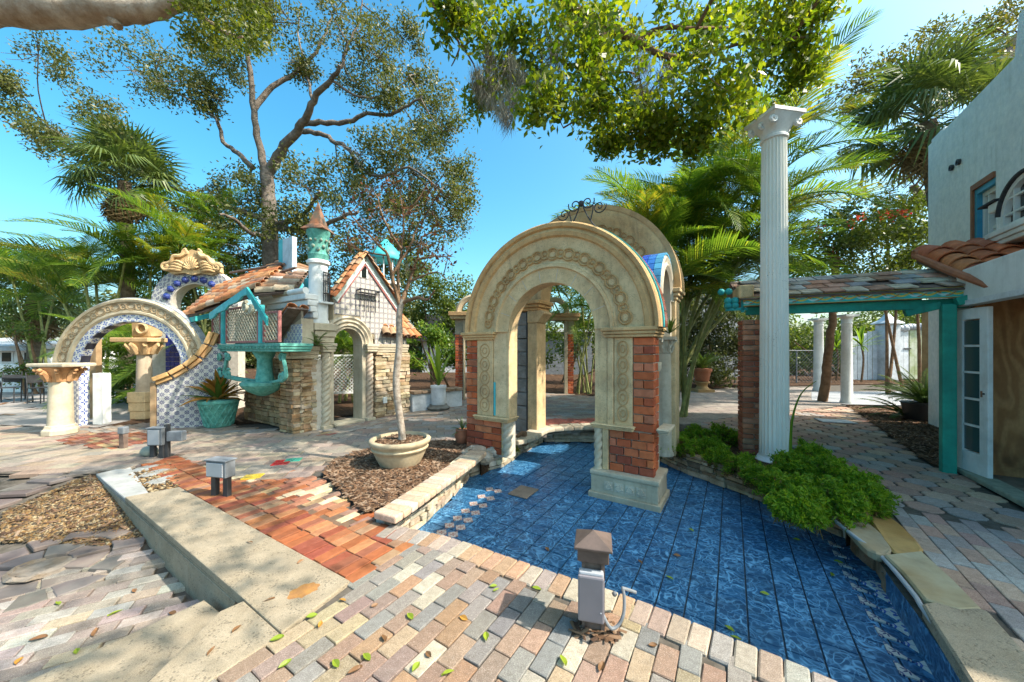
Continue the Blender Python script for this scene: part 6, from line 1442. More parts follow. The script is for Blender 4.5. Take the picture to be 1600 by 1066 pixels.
off = [q for q in off if not (q[0].y > .3 and (CY-F*(q[0].z-HC)/q[0].y > -F*q[1]/q[0].y-30))]
off += [(Vector((2.8,4.9,8.4)),.9),(Vector((1.2,5.0,8.6)),.9),(Vector((4.4,5.2,8.2)),.9),(Vector((-.2,5.0,8.5)),.8)]
twigs(bb, off, anc, .03, 3)
obj('branches', bb, BARKB, ov, m=Matrix(), smooth=60)
quads_obj('crown', leaves(clump(fb, 9, 7, 12, .11), .105, .052, 0, None, .55), FICL, ov)
quads_obj('upper_crown', leaves(clump(off, 6, 4, 9, .16), .14, .075), FICL, ov)
mo = [(at(x, y, D2), .16) for x, y in ((757,95),(750,120),(790,110),(805,120),(925,60),(935,80),(1000,110),(780,160),(925,40),(1040,120),(870,90),(762,140),(800,165),(785,185),(935,110),(1010,150),(850,130))]
quads_obj('hanging_moss', leaves(clump(mo, 4, 5, 14, .05), .34, .006, -1.8), MOSSM, ov, 'stuff')
# ---- palms
def frond_mesh(name, L, droop, nl, ll, mat, lw=.034, vee=.5, seed=0):
    rr = random.Random(seed); V = []; pts = []
    for i in range(13):
        t = i/12; pts.append(Vector((L*t*(1-.12*droop*t), 0, L*(.30*t-droop*.62*t*t))))
    b = B(); b.tube(pts, [.016*(1-.8*i/12)+.003 for i in range(13)], 4)
    vs, fs = b.v, b.f
    for i in range(nl):
        t = .14+.86*i/(nl-1); x = t*12; k = min(int(x), 11); p = pts[k].lerp(pts[k+1], x-k); tg = (pts[k+1]-pts[k]).normalized()
        ln = ll*(math.sin(math.pi*min(1,.12+t*.86))**.7)*rr.uniform(.85,1.1)+.05
        for s in (-1,1):
            side = Vector((0,s,0)); up = tg.cross(side)*s; up = up if up.z > 0 else -up
            dr = (side*.8+tg*(.55+.5*t)+up*vee*(1-t*.5)+Vector((0,0,rr.uniform(-.12,.08)))).normalized()
            m_ = p+dr*ln*.5; e = p+dr*ln*.93+Vector((0,0,-ln*.22*rr.uniform(.5,1.6))); w_ = tg*lw*.5*(1 if ln > .2 else .7)
            j = len(vs); vs += [tuple(p-w_*.4), tuple(p+w_*.4), tuple(m_+w_), tuple(m_-w_), tuple(e)]; fs += [(j,j+1,j+2,j+3),(j+3,j+2,j+4)]
    me = bpy.data.meshes.new(name); me.from_pydata(vs, [], fs); me.materials.append(mat); return me
FG_ = [frond_mesh('frond', 2.1, .75+.2*k, 38, .62, PALML, .042, .5, k) for k in range(4)]
FY_ = [frond_mesh('frond', 2.2, .7+.25*k, 40, .66, PALMY, .042, .5, 9+k) for k in range(2)]
FS_ = [frond_mesh('frond', 1.5, .6+.3*k, 26, .45, PALML, .038, .5, 20+k) for k in range(2)]
def put_frond(parent, me, p, az, pitch, sc=1, roll=0, name='frond'):
    o = bpy.data.objects.new(name, me); COL.objects.link(o); o.parent = parent
    o.matrix_basis = wm(parent).inverted() @ Matrix.Translation(p) @ Matrix.Rotation(az,4,'Z') @ Matrix.Rotation(-pitch,4,'Y') @ Matrix.Rotation(roll,4,'X') @ Matrix.Scale(sc,4)
def areca(name, label, base, crowns, nf=8, sc=1.0, yellow=.12, group=None, cane=.05, cat='palm'):
    t = thing(name, label, cat, base, 0, group); b_ = Vector(base)
    for c in crowns:
        c = Vector(c); s = b_+Vector((R.uniform(-.35,.35), R.uniform(-.3,.3), -.05)); b = B()
        limb(b, [s, s.lerp(c,.4)+Vector(((s.x-c.x)*.12,0,.1)), c], cane, cane*.7, 7)
        obj('cane', b, CANE, t, m=Matrix(), smooth=60)
        a0_ = R.uniform(0,6.28)
        for k in range(nf):
            put_frond(t, R.choice(FY_ if R.random() < yellow else FG_), c, a0_+k*2.4+R.uniform(-.3,.3), rad(R.uniform(2,62)), sc*R.uniform(.75,1.1), R.uniform(-.4,.4))
    return t
cl_ = areca('areca_palm', 'big areca palm clump with ringed canes rising behind the brick arch', (3.75,8.3,0), [at(x,y,8.3+dy) for x, y, dy in ((1012,425,-.4),(1062,335,0),(1092,312,.3),(1132,345,.2),(1112,262,.6),(1000,372,-.2),(968,420,.3),(1180,322,.4),(1155,410,-.3),(1040,440,-.6),(1090,430,.5),(1075,470,.2),(1130,455,.4),(1020,480,.3),(1165,365,.8),(1050,390,.9),(1110,370,1.0),(985,445,.6),(1190,430,.9))], 11, 1.0, .18)
for az, pt, sc, x, y in ((160,38,1.1,1000,372),(172,28,1.0,990,400),(150,45,1.0,1062,335),(195,30,1.0,1000,380),(185,50,.95,1020,350)): put_frond(cl_, FG_[1], at(x,y,8.1), rad(az), rad(pt), sc)
ar2 = areca('areca_palm', 'yellowing areca palm fanning out behind the white fluted column', (5.2,7.2,0), [at(1195,262,7.3), at(1205,330,7.0), at(1215,215,7.6)], 5, 1.0, .5)
for az, pt, sc, y, me in ((8,35,1.15,330,FY_[0]),(-12,20,1.1,340,FY_[1]),(20,48,1.1,262,FY_[0]),(35,60,1.0,240,FG_[0]),(-5,52,1.1,262,FY_[1]),(60,65,1.0,215,FG_[1]),(-20,42,1.0,290,FG_[2])): put_frond(ar2, me, at(1205,y,7.2), rad(az), rad(pt), sc)
LP_ = [((150,445),(100,475),(195,410),(130,420)),((235,430),(280,392),(205,470),(255,405)),((322,410),(345,360),(300,440)),((60,470),(20,440),(90,440))]
for k, (L, lab) in enumerate(zip(LP_, ('feathery palm rising directly over the round moon gate','tall feathery palm between the moon gate and the tiled arch','feathery palm behind the carved crest of the tiled arch','feathery palm near the left edge above the low white house'))):
    dd = 11.5+.8*k; bx_ = sum(at(x,500,dd).x for x, y in L)/len(L)
    areca('feather_palm', lab, (bx_,dd,0), [at(x,y,dd+R.uniform(-.6,.6)) for x, y in L], 9, 1.2, .15, 'feathery palms behind the moon gate')
areca('bush_palm', 'low dark green palm filling the opening of the moon gate', (at(240,600,9.8).x,9.8,0), [at(x,y,9.8) for x, y in ((185,560),(215,590),(240,545),(275,575),(285,610),(180,610),(300,560))], 9, .8, .1)
areca('bamboo_palm', 'thin stemmed bamboo palm seen through the brick arch', (at(915,600,12.5).x,12.5,0), [at(x,y,12.5+R.uniform(-.5,.5)) for x, y in ((890,470),(905,440),(925,480),(940,500),(900,520),(960,440),(870,450),(850,440))], 8, .85, .15, None, .035)
areca('bush_palm', 'leafy palm behind the doorway of the castle', (at(545,560,10.5).x,10.5,0), [at(x,y,10.5) for x, y in ((540,545),(560,560),(525,560))], 8, .8, .25)
# fan palms
def fan_mesh(mat, rad_=.75, pet=.9, nseg=30, droop=.35, seed=0):
    rr = random.Random(seed); b = B(); b.tube([(0,0,0),(pet*.5,0,.06),(pet,0,.04)], [.018,.014,.012], 4); vs, fs = b.v, b.f; c = Vector((pet,0,.04))
    for k in range(nseg):
        a = rad(-135+270*k/(nseg-1)); ln = rad_*(.72+.28*math.cos(a*.5))*rr.uniform(.9,1.08)
        dr = Vector((math.cos(a), math.sin(a), .12*rr.uniform(-1,1.4))); sd = Vector((-math.sin(a), math.cos(a), 0))
        p1 = c+dr*ln*.55; p2 = c+dr*ln+Vector((0,0,-droop*ln*rr.uniform(.5,1.3))); w_ = sd*.028
        j = len(vs); vs += [tuple(c), tuple(p1+w_+Vector((0,0,.012))), tuple(p1-w_), tuple(p2)]; fs += [(j,j+1,j+2),(j+1,j+3,j+2)]
    me = bpy.data.meshes.new('fan_leaf'); me.from_pydata(vs, [], fs); me.materials.append(mat); return me
FL_ = [fan_mesh(FANL, .8, .95, 30, .3+.2*k, k) for k in range(3)]; FD_ = [fan_mesh(DEADL, .7, .7, 20, .8, 7)]
def sabal(label, base, top, n, nd, sc, group=None, tr=.17):
    t = thing('fan_palm', label, 'palm', base, 0, group); b = B(); tp_ = Vector(top); limb(b, [Vector(base), Vector(base).lerp(tp_,.5)+Vector((.1,0,0)), tp_], tr*1.1, tr, 10, .015)
    obj('trunk', b, BARKP, t, m=Matrix(), smooth=60)
    for k in range(n):
        put_frond(t, R.choice(FL_), tp_+Vector((0,0,R.uniform(-.1,.35)*sc)), k*2.39996+R.uniform(-.2,.2), rad(78-120*(k/n)**1.0+R.uniform(-10,10)), sc*R.uniform(.85,1.1), R.uniform(-.5,.5), 'fan_leaf')
    for k in range(nd): put_frond(t, FD_[0], tp_+Vector((0,0,R.uniform(-.35,0)*sc)), k*2.39996, rad(R.uniform(-85,-52)), sc*R.uniform(.7,1.05), R.uniform(-.6,.6), 'dead_leaf')
    return t
sabal('tall fan palm with a dead brown skirt beside the white column and blue house', (at(1492,600,9.2).x,9.2,0), at(1448,192,8.8), 46, 16, 1.05)
sabal('fan palm with drooping dead leaves below the oak, high on the left', (at(195,600,12).x,12,0), at(195,285,12), 42, 22, 1.05)
sabal('dark shaggy fan palm at the left edge behind the low house', (at(52,600,15).x,15,0), at(52,468,15), 38, 14, 1.35, None, .22)
# ---- young potted tree
tp_ = G(618,734); PB = Vector((-1.50,4.72,0))
pot = thing('tree_planter', 'round cream stone bowl planter holding the thin young tree', 'planter', PB)
PMm = Matrix.Translation(PB)
obj('bowl', B().lathe([(.20,0),(.25,.0),(.275,.04),(.33,.16),(.345,.205),(.365,.215),(.37,.235),(.355,.25),(.365,.275),(.395,.30),(.40,.335),(.385,.352),(.345,.352),(.335,.31),(.33,.29)], 40), CREAMW, pot, m=PMm, smooth=50, color=(.96,.88,.74))
obj('soil', B().lathe([(.334,.27),(.334,.305),(.2,.325),(.0,.335)], 24), MULCH, pot, m=PMm, smooth=True)
sc_ = scatter([(PB.x+.31*math.cos(q), PB.y+.31*math.sin(q)) for q in [i*.5 for i in range(13)]], 600, lambda x, y: .325, .016, .4, 'bark_chips', CHIPM, None, 2.2); sc_.parent = pot; sc_.matrix_basis = wm(pot).inverted()
yt = thing('young_tree', 'thin pale-barked young tree with sparse russet leaves growing from the stone bowl', 'tree', PB+Vector((.02,0,.30)))
d = 4.72; bb = B()
base = PB+Vector((.02,0,.30)); tk = [base, base+Vector((0,0,.12)), at(619,600,d), at(624,540,d), at(624,490,d), at(630,468,d)]
Pk = smooth_line(tk, 5); m_ = len(Pk); bb.tube(Pk, [.050+.045*math.exp(-i*1.1)-.012*i/m_ for i in range(m_)], 12)
obj('trunk', bb, M('mottled_white_bark', (.44,.38,.31), (.24,.19,.145), 16, .85, .15, .5, 40, .02, .4, 14, (.16,.10,.06)), yt, m=Matrix(), smooth=60)
bb = B(); an2 = []
for L, r0, r1, dd in ((((628,470),(640,440),(652,405),(660,370)),.035,.008,.3),(((626,480),(612,430),(606,400),(585,375),(560,350),(545,330)),.035,.006,-.2),(((626,478),(622,430),(628,390),(630,340),(625,300)),.03,.006,.2),(((627,476),(650,465),(668,468),(678,455)),.03,.012,-.2),(((612,430),(640,385),(655,350),(680,330)),.02,.005,.2),(((628,390),(600,345),(590,310),(575,290)),.02,.005,.3),(((652,405),(690,400),(705,410)),.015,.004,0),(((640,440),(680,425),(700,440)),.014,.004,-.2),(((606,400),(575,395),(545,385)),.014,.004,.2),(((660,370),(690,360),(712,370)),.012,.003,0),(((630,340),(655,310),(668,285)),.014,.004,0)):
    an2 += limb(bb, [at(x, y, d+dd*i/3) for i, (x, y) in enumerate(L)], r0, r1, 6, .008)
yb = pblobs([(560,345,34),(600,330,36),(640,330,36),(680,340,34),(620,375,30),(665,385,30),(700,400,22),(590,375,26),(545,380,20),(625,295,30),(580,300,26),(670,300,24),(650,420,20)], d, .35)
twigs(bb, yb, an2, .008, 9); obj('branches', bb, BARKB, yt, m=Matrix(), smooth=60)
quads_obj('crown', leaves(clump(yb, 5, 5, 2, .08), .06, .03), REDL, yt)
# ---- asparagus fern
def fernmass(label, blobs, n, dry, base):
    t = thing('asparagus_fern', label, 'plant', base); P_ = []; A_ = []
    for c, r in blobs:
        c = np.array(c)
        for _ in range(n):
            dr = unit(NR.normal(size=3)+np.array([0,0,.55])); dr[2] = abs(dr[2])*.9-.05
            ln = r*NR.uniform(.6,1.1)*(1.35 if NR.uniform() < .12 else 1); k = 11; tt = np.linspace(.45,1,k)[:,None]
            pts = c+dr*ln*tt+np.array([0,0,-.20*r])*tt**3+NR.normal(size=(1,3))*.02
            P_.append(np.repeat(pts, 9, axis=0)+NR.normal(size=(k*9,3))*.016); A_.append(np.repeat(np.tile(dr, (k,1)), 9, axis=0))
    P_ = np.concatenate(P_); A_ = np.concatenate(A_); low_ = NR.uniform(size=len(P_)) < dry
    quads_obj('foliage', leaves(P_[~low_], .052, .013, 0, A_[~low_]*.4+NR.normal(size=A_[~low_].shape)*.5), FERNL, t)
    if dry: quads_obj('dry_stems', leaves(P_[low_]-np.array([0,0,.05]), .06, .010), FERNB, t)
    return t
fernmass('bright green bushy asparagus fern spilling over the right pool edge', [(G(x,y,.12), r) for x, y, r in ((1240,735,.26),(1290,745,.30),(1335,765,.25),(1252,780,.26),(1300,788,.25),(1218,765,.18),(1350,785,.19),(1270,715,.22),(1245,800,.18))], 150, .08, G(1280,770))
fernmass('trailing fern with dry brown stems between the brick arch and the column', [(G(x,y,.08), r) for x, y, r in ((1050,684,.20),(1090,682,.22),(1130,682,.22),(1165,690,.2),(1075,702,.18),(1125,716,.18),(1160,728,.17),(1185,748,.16),(1110,700,.18),(1040,700,.15))], 130, .34, G(1110,715))
b = B(); q0_ = G(1235,720,.1)
limb(b, [q0_, q0_+Vector((.06,.05,.5)), q0_+Vector((.22,.1,.85)), q0_+Vector((.42,.1,1.02))], .02, .004, 4); tag(obj('long_leaf', b, FERNL, m=Matrix(), smooth=60), 'single long arching green leaf beside the base of the fluted column', 'leaf')
pcx = Vector((.3,3.0,0)); obj_bed = B().slab([(p.x,p.y) for p in [q+(q-pcx).normalized()*.12 for q in (G(1030,722,PZ), G(1070,742,PZ), G(1130,764,PZ), G(1190,786,PZ), G(1240,810,PZ), G(1305,838,PZ))]+list((G(1322,812), G(1392,800), G(1330,745), G(1240,702), G(1130,678), G(1040,672)))], -.24, .0); struct('planting_bed', obj_bed, MULCH)
# ---- bushes, hedges and other planting
def bush(name, label, L, d, sub=8, tu=6, per=16, ls=(.12,.06), mat=None, spread=.14, group=None, cat='bush', stems=3, dd=.6, flowers=None):
    bl = pblobs(L, d, dd); bx_ = sum(q[0].x for q in bl)/len(bl); t = thing(name, label, cat, (bx_,d,0), 0, group); b = B()
    for k in range(stems):
        c = Vector(R.choice(bl)[0]); s = Vector(((c.x if stems == 1 else bx_)+R.uniform(-.4,.4), d+R.uniform(-.2,.2), -.05)); limb(b, [s, s.lerp(c,.5)+Vector((R.uniform(-.2,.2),0,.2)), c], .06, .02, 6, .02)
    obj('stems', b, BARKB, t, m=Matrix(), smooth=60)
    quads_obj('foliage', leaves(clump(bl, sub, tu, per, spread), *ls), mat or BUSHL, t)
    if flowers: quads_obj('flowers', leaves(clump(pblobs(flowers, d-.3, .4), 3, 3, 7, .06), .08, .06), FLOWL, t, 'stuff')
    return t
bush('bougainvillea', 'large dark bougainvillea with a few crimson flowers above the pergola roof', [(1270,400,40),(1320,395,45),(1370,390,50),(1420,390,50),(1300,360,30),(1350,355,35),(1420,350,40),(1250,420,30),(1400,330,35),(1330,425,40),(1390,425,40),(1440,410,45)], 10.5, 9, 7, 18, (.11,.06), leafmat('bougainvillea_leaf', [(.06,.09,.016),(.10,.14,.025),(.16,.19,.04)], .4), stems=1, flowers=[(1255,355,14),(1275,362,10),(1325,355,10),(1380,330,12),(1410,335,10),(1340,340,8),(1300,395,8)])
bush('airy_tree', 'airy small-leaved tree between the fan palm and the blue house wall', [(1390,300,40),(1430,330,40),(1350,330,35),(1420,270,30),(1440,360,30),(1370,360,30)], 12, 6, 5, 12, (.11,.05), OAKL, cat='tree')
ob2 = thing('roof_oak', 'oak spreading above and behind the roof of the blue house', 'tree', (16.5,11.5,0)); bb = B()
an3 = limb(bb, [Vector((16.8,11.5,-.1)), Vector((16.4,11.5,4)), at(1620,70,11), at(1560,98,11), at(1500,150,11), at(1440,180,11)], .4, .06, 8, .04)+limb(bb, [at(1620,150,11), at(1560,340,11.2), at(1470,325,11), at(1425,290,11)], .22, .1, 8, .03)
rb_ = pblobs([(1440,80,35),(1480,50,38),(1520,90,36),(1560,60,30),(1580,20,25),(1600,90,40),(1500,120,30),(1340,130,38),(1380,115,30),(1420,120,26),(1330,170,18),(1545,40,22),(1340,240,20)], 11, .8)
twigs(bb, rb_, an3, .03, 4); obj('trunk', bb, BARK, ob2, m=Matrix(), smooth=60); quads_obj('crown', leaves(clump(rb_, 8, 5, 14, .13), .12, .055), leafmat('golden_oak_leaf', [(.07,.08,.02),(.13,.13,.03),(.20,.18,.05)], .4), ob2)
bush('background_tree', 'leafy green tree beyond the turret, left of the brick arch', [(660,450,45),(700,460,40),(720,480,30),(640,480,40),(690,500,35),(735,510,25),(650,420,35)], 17, 10, 7, 16, (.16,.08), BUSHL, .2, None, 'tree')
bush('hedge_bush', 'dense bush behind the crest of the tiled arch', [(300,430,50),(350,400,50),(400,420,45),(270,470,40),(330,470,45),(240,420,40)], 14.5, 9, 7, 16, (.15,.07), OAKL, .2)
bush('hedge_bush', 'dense dark bush behind the castle gable', [(480,420,45),(540,440,45),(600,430,45),(440,400,40),(520,480,45),(600,490,45)], 15.5, 9, 7, 16, (.15,.07), OAKL, .2)
bush('vine_thicket', 'tangled vines behind the terracotta pot and leaning palm cane', [(1080,520,35),(1110,550,40),(1140,510,38),(1090,570,30),(1150,560,38),(1070,470,25),(1130,470,30),(1170,530,30),(1190,560,30),(1100,460,28),(1160,480,30),(1060,540,25),(1120,575,28),(1095,500,30)], 15, 10, 8, 18, (.13,.07), leafmat('vine_leaf', [(.05,.07,.025),(.10,.12,.05),(.16,.17,.08)], .35), .18)
bush('dark_shrub', 'dark shrubs behind the white picket fence and porch columns', [(1220,520,35),(1260,530,35),(1310,520,40),(1350,500,40),(1400,490,45),(1450,500,40),(1250,575,25),(1300,560,35)], 21.5, 9, 7, 16, (.2,.1), BUSHL, .25)
bush('green_shrub', 'green shrub with broad leaves left of the brick arch, behind the urn', [(650,560,22),(670,530,24),(700,560,22),(690,535,20),(720,560,18)], 13.5, 7, 6, 14, (.16,.07), PALML, .12)
bush('inner_shrub', 'dark shrub filling the opening of the brick arch behind the columns', [(790,470,40),(850,470,40),(900,520,40),(860,540,40),(960,520,35),(940,450,40),(810,540,35),(1000,560,30)], 16.5, 9, 7, 15, (.16,.08), BUSHL, .2)
bush('left_shrub', 'sunlit shrub on the low wall by the café table at the left', [(20,590,16),(45,580,14),(65,590,12),(20,505,20),(45,515,20)], 12.2, 6, 5, 12, (.10,.05), BUSHL, .1)
bush('moon_shrub', 'dark shrub behind the inner column of the moon gate', [(170,600,26),(200,620,24),(265,620,26),(290,640,20),(240,630,24),(180,540,26),(275,540,28)], 10.6, 8, 6, 15, (.12,.06), BUSHL, .13)
bush('yellow_sedum', 'little yellow-green sedum beside the twisted colonette at the pool', [(797,694,9),(806,698,8),(792,688,8)], 5.7, 5, 5, 9, (.05,.012), PALMY, .02, stems=1, dd=.05)
tl = []
for k in range(70):
    x = -34+68*k/69+R.uniform(-.6,.6); y = 31-.004*x*x+R.uniform(-2,2); h = R.uniform(1.5,6.2 if x < -3 else 4.6); 
    for zz in np.arange(.6, h, 1.1): tl.append((Vector((x+R.uniform(-.5,.5),y,zz)), R.uniform(.8,1.3)))
quads_obj('treeline', leaves(clump(tl, 6, 4, 13, .32), .34, .18), OAKL, None, 'stuff')
# ---- potted plants
def pot_plant(name, label, p, prof, mat, leafmesh, n, pit, sc, extra=None, soil=.0):
    t = thing(name, label, 'potted plant', p); mm = Matrix.Translation(p)
    obj('pot', B().lathe(prof, 24), mat, t, m=mm, smooth=45)
    zt = max(q[1] for q in prof)-.03; rt = prof[-1][0]*.9
    obj('soil', B().lathe([(rt,zt-.04),(rt,zt),(0,zt+.02)], 16), MULCH, t, m=mm)
    for k in range(n): put_frond(t, R.choice(leafmesh), p+Vector((0,0,zt)), k*2.4+R.uniform(-.3,.3), rad(R.uniform(*pit)), sc*R.uniform(.7,1.15), R.uniform(-.4,.4), 'leaf')
    return t
FNs = [frond_mesh('frond', .75, .55+.3*k, 26, .085, leafmat('fern_frond_%s' % 'ab'[k], [(.06,.11,.03),(.10,.16,.04),(.14,.20,.05)], .4), .022, .1, 40+k) for k in range(2)]
def strap_mesh(name, L, w_, mat, droop=.5, fold=.25):
    b = B(); n = 7
    for i in range(n+1):
        t = i/n; ww = w_*math.sin(math.pi*(.12+.88*t))**.7*.5 if t < 1 else .002; x = L*t*(1-.15*droop*t); z = L*(.35*t-droop*.6*t*t)
        b.v += [(x,-ww,z+ww*fold),(x,0,z),(x,ww,z+ww*fold)]
    for i in range(n): b.f += [(3*i,3*i+1,3*i+4,3*i+3),(3*i+1,3*i+2,3*i+5,3*i+4)]
    me = bpy.data.meshes.new(name); me.from_pydata(b.v, [], b.f); me.materials.append(mat); return me
p = G(1097,612); p.z = 0
tpp = pot_plant('fern_pot', 'terracotta pot of fern on a squat stone pedestal at the end of the path', p, [(.18,.38),(.22,.40),(.29,.74),(.33,.75),(.33,.84),(.30,.85)], TERRA, FNs, 26, (20,75), 1.15)
obj('pedestal', B().box(-.30,.30,-.30,.30,0,.10).lathe([(.24,.102),(.17,.2),(.2,.30),(.26,.34),(.26,.378)], 16), CREAM, tpp, m=Matrix.Translation(p), smooth=40, color=(.62,.55,.45))
p = G(1445,657); pot_plant('fern_tub', 'wide black plastic tub of straggly fern on the mulch beside the green post', p, [(.30,0),(.36,.36),(.38,.37),(.37,.39),(.35,.39)], BLACKPL, FNs, 40, (5,70), 1.3)
p = G(1385,640); fp = thing('ground_fern', 'fern fronds lying low beside the black tub', 'fern', p)
for k in range(9): put_frond(fp, FNs[k%2], G(1420,652), rad(150+R.uniform(-40,60)), rad(R.uniform(5,35)), R.uniform(1.0,1.5))
p = G(350,664)+Vector((0,-.12,0))
BR_L = [strap_mesh('leaf', .62, .085, BROML, .5), strap_mesh('leaf', .55, .075, BROML, .8), strap_mesh('leaf', .5, .07, leafmat('green_strap', [(.05,.10,.02),(.09,.15,.03)], .4), .3)]
bpq = pot_plant('basket_planter', 'turquoise basket-weave pot with yellow and orange strap leaves by the tiled wall', p, [(.20,0),(.22,.02),(.31,.46),(.335,.48),(.335,.53),(.31,.54)], VERD, BR_L, 60, (0,70), 1.25)
wv = B()
for s in (-1,1):
    for k in range(16):
        a = 2*math.pi*k/16; wv.tube([((.225+.09*q/6)*math.cos(a+s*q*.13), (.225+.09*q/6)*math.sin(a+s*q*.13), .03+.44*q/6) for q in range(7)], .012, 4)
obj('basket_weave', wv, VERD, bpq, m=Matrix.Translation(p), smooth=60)
p = G(685,640); up_ = thing('urn_plant', 'grey fluted pot with tall green strap leaves on a low stone pedestal', 'potted plant', p)
mm = Matrix.Translation(p); obj('pedestal', B().lathe([(.27,0),(.30,.06),(.24,.10),(.22,.14)], 16), M('dark_old_stone', (.22,.21,.18), (.13,.12,.10), 8, .9, .1, .5), up_, m=mm, smooth=40)
obj('pot', B().lathe([(.18,.14),(.19,.55),(.205,.56),(.205,.62),(.19,.62)], 20), WHITEW, up_, m=mm, smooth=40)
SL_ = [strap_mesh('leaf', 1.2, .10, PALML, .25+.2*k) for k in range(2)]
for k in range(14): put_frond(up_, SL_[k%2], p+Vector((0,0,.6)), k*2.4, rad(R.uniform(35,80)), R.uniform(.6,1.05), 0, 'leaf')
p = FC.m @ Vector((.18,-.22,1.62)); tf = thing('ledge_fern', 'small green fern sprouting from the ledge left of the castle door', 'plant', p)
for k in range(12): put_frond(tf, FNs[k%2], p, k*2.4, rad(R.uniform(-10,70)), R.uniform(.35,.55))
p = FA.m @ Vector((r4+.12,.25,1.72)); tf = thing('ledge_plant', 'small green plant growing on the impost between the brick arch and side arch', 'plant', p)
for k in range(16): put_frond(tf, BR_L[2], p, k*2.4, rad(R.uniform(0,80)), R.uniform(.3,.5), 0, 'leaf')
p = G(722,694); tf = pot_plant('clay_pot', 'small brown clay pot with a trailing plant beside the left brick pier', p, [(.06,0),(.10,.05),(.12,.15),(.10,.22),(.11,.24)], TERRA, FNs, 10, (-10,70), .35)
for (x, y, dd, lab) in ((1346,540,17,'spiky dracaena on a thin stem in front of the white fence'),(1307,545,17.6,'spiky dracaena between the two porch columns')):
    p = at(x, y, dd); t = thing('dracaena', lab, 'plant', (p.x,p.y,0), 0, 'dracaenas by the fence'); b = B(); limb(b, [Vector((p.x,p.y,0)), Vector((p.x+.1,p.y,p.z*.6)), p], .05, .04, 6); obj('stem', b, BARKB, t, m=Matrix())
    for k in range(26): put_frond(t, SL_[k%2], p, k*2.4, rad(R.uniform(-30,85)), R.uniform(.7,1.0), 0, 'leaf')
# ---------------------------------------------------------------- far right: porch columns, leaning trunk, fence and gate
for (x, yb, yt_, d, r, lab) in ((1279,607,498,13.2,.16,'farther of the two plain white porch columns, left of the leaning trunk'),(1323,630,492,10.1,.135,'nearer of the two plain white porch columns, right of the leaning trunk')):
    p = G(x, yb) if yb > 610 else Vector(((x-CX)/F*d, d, 0)); zt = HC+(CY-yt_)/F*p.y; t = thing('porch_column', lab, 'column', p, 0, 'plain white porch columns')
    mm = Matrix.Translation(p); obj('shaft', B().lathe([(r*1.15,0),(r*1.15,.06),(r,.09),(r*.88,zt-.28),(r*1.0,zt-.25),(r*.9,zt-.22),(r*.9,zt-.12)], 20), WHITEP, t, m=mm, smooth=45)
    obj('capital', B().lathe([(r*.9,zt-.119),(r*1.3,zt-.06)], 20).box(-r*1.4,r*1.4,-r*1.4,r*1.4,zt-.059,zt), WHITEP, t, m=mm, smooth=45)
a3, b3 = at(1270,492,12.6), at(1332,488,10.0)
tag(obj('porch_beam', B().tube([a3+Vector((0,0,.10)), b3+Vector((0,0,.10))], .09, 4), TIMBER, m=Matrix()), 'short brown timber beam lying across the two porch columns', 'beam')
p = G(1285,627); b = B(); limb(b, [p-Vector((0,0,.1)), at(1290,590,10.4), at(1293,560,10.3), at(1298,520,10.2), at(1302,488,10.1), at(1306,400,10.1)], .13, .08, 9, .02)
lt = thing('leaning_tree', 'dark slender tree trunk leaning between the two porch columns', 'tree', p); obj('trunk', b, BARKB, lt, m=Matrix(), smooth=60)
d = 18.0; fx = lambda x: (x-CX)/F*d
zz = lambda y: HC-(y-CY)/F*d
fw = thing('picket_fence', 'weathered white board fence with lichen between the shrubs and the gate', 'fence', (fx(1360),d,0))
for k, (x0_, x1_, yt_) in enumerate(((1332,1340,526),(1340,1348,523),(1348,1356,521),(1356,1364,518),(1364,1372,517))):
    obj('board', B().box(fx(x0_)+.02, fx(x1_)-.02, d+.0+R.uniform(0,.02), d+.05, 0, zz(yt_)), WHITEW, fw, m=Matrix(), jit=.006)
gp = thing('gate_pillar', 'white boarded gate pillar with a pagoda cap', 'pillar', (fx(1384),d-.2,0))
obj('shaft', B().box(fx(1372)+.03, fx(1394), d-.4, d+.2, 0, zz(507)), WHITEW, gp, m=Matrix(), bevel=.02)
cxx = (fx(1372)+fx(1394))/2; obj('cap', B().lathe([(.62,zz(507)+.01),(.60,zz(505)),(.30,zz(500)),(.20,zz(496)),(.10,zz(491))], 4, (cxx,d-.1,0), a0=math.pi/4), WHITEW, gp, m=Matrix())
gt = thing('wooden_gate', 'white double gate, its right leaf streaked green with algae', 'gate', (fx(1424),d,0))
for k, (x0_, x1_, mt) in enumerate(((1395,1418,WHITEW),(1420,1450,MOSSW))):
    n_ = 3 if k == 0 else 4
    for q in range(n_):
        w_ = (fx(x1_)-fx(x0_))/n_; obj('board', B().box(fx(x0_)+w_*q+.006, fx(x0_)+w_*(q+1)-.006, d-.05, d, .05, zz(518-k*2)), mt, gt, m=Matrix(), jit=.004)
obj('latch', B().box(fx(1410),fx(1421),d-.09,d-.055,zz(546),zz(544)), DMETAL, gt, m=Matrix())
for k in range(9):
    x = fx(1394+k*6.2); nth = ('leftmost','second','third','fourth','fifth','sixth','seventh','eighth','last')[k]; o = tag(obj('tin_ornament', B().ball((0,0,.16), R.uniform(.14,.2), 9, 6).tube([(0,0,-.02),(0,0,.1)], .05, 6), LGREYPL, m=Matrix.Translation((x,d-.02,zz(518-(k>3)*2)))), nth+' from the left of the round pale ornaments standing on the white gate' if k not in (0,8) else nth+' of the round pale ornaments in the row standing on the white gate', 'ornament', 'metal ornaments along the gate top')
fb_ = thing('shed_side_post', 'raw timber post and board at the side of the shed, right of the gate', 'post', (at(1455,560,8).x,8,0))
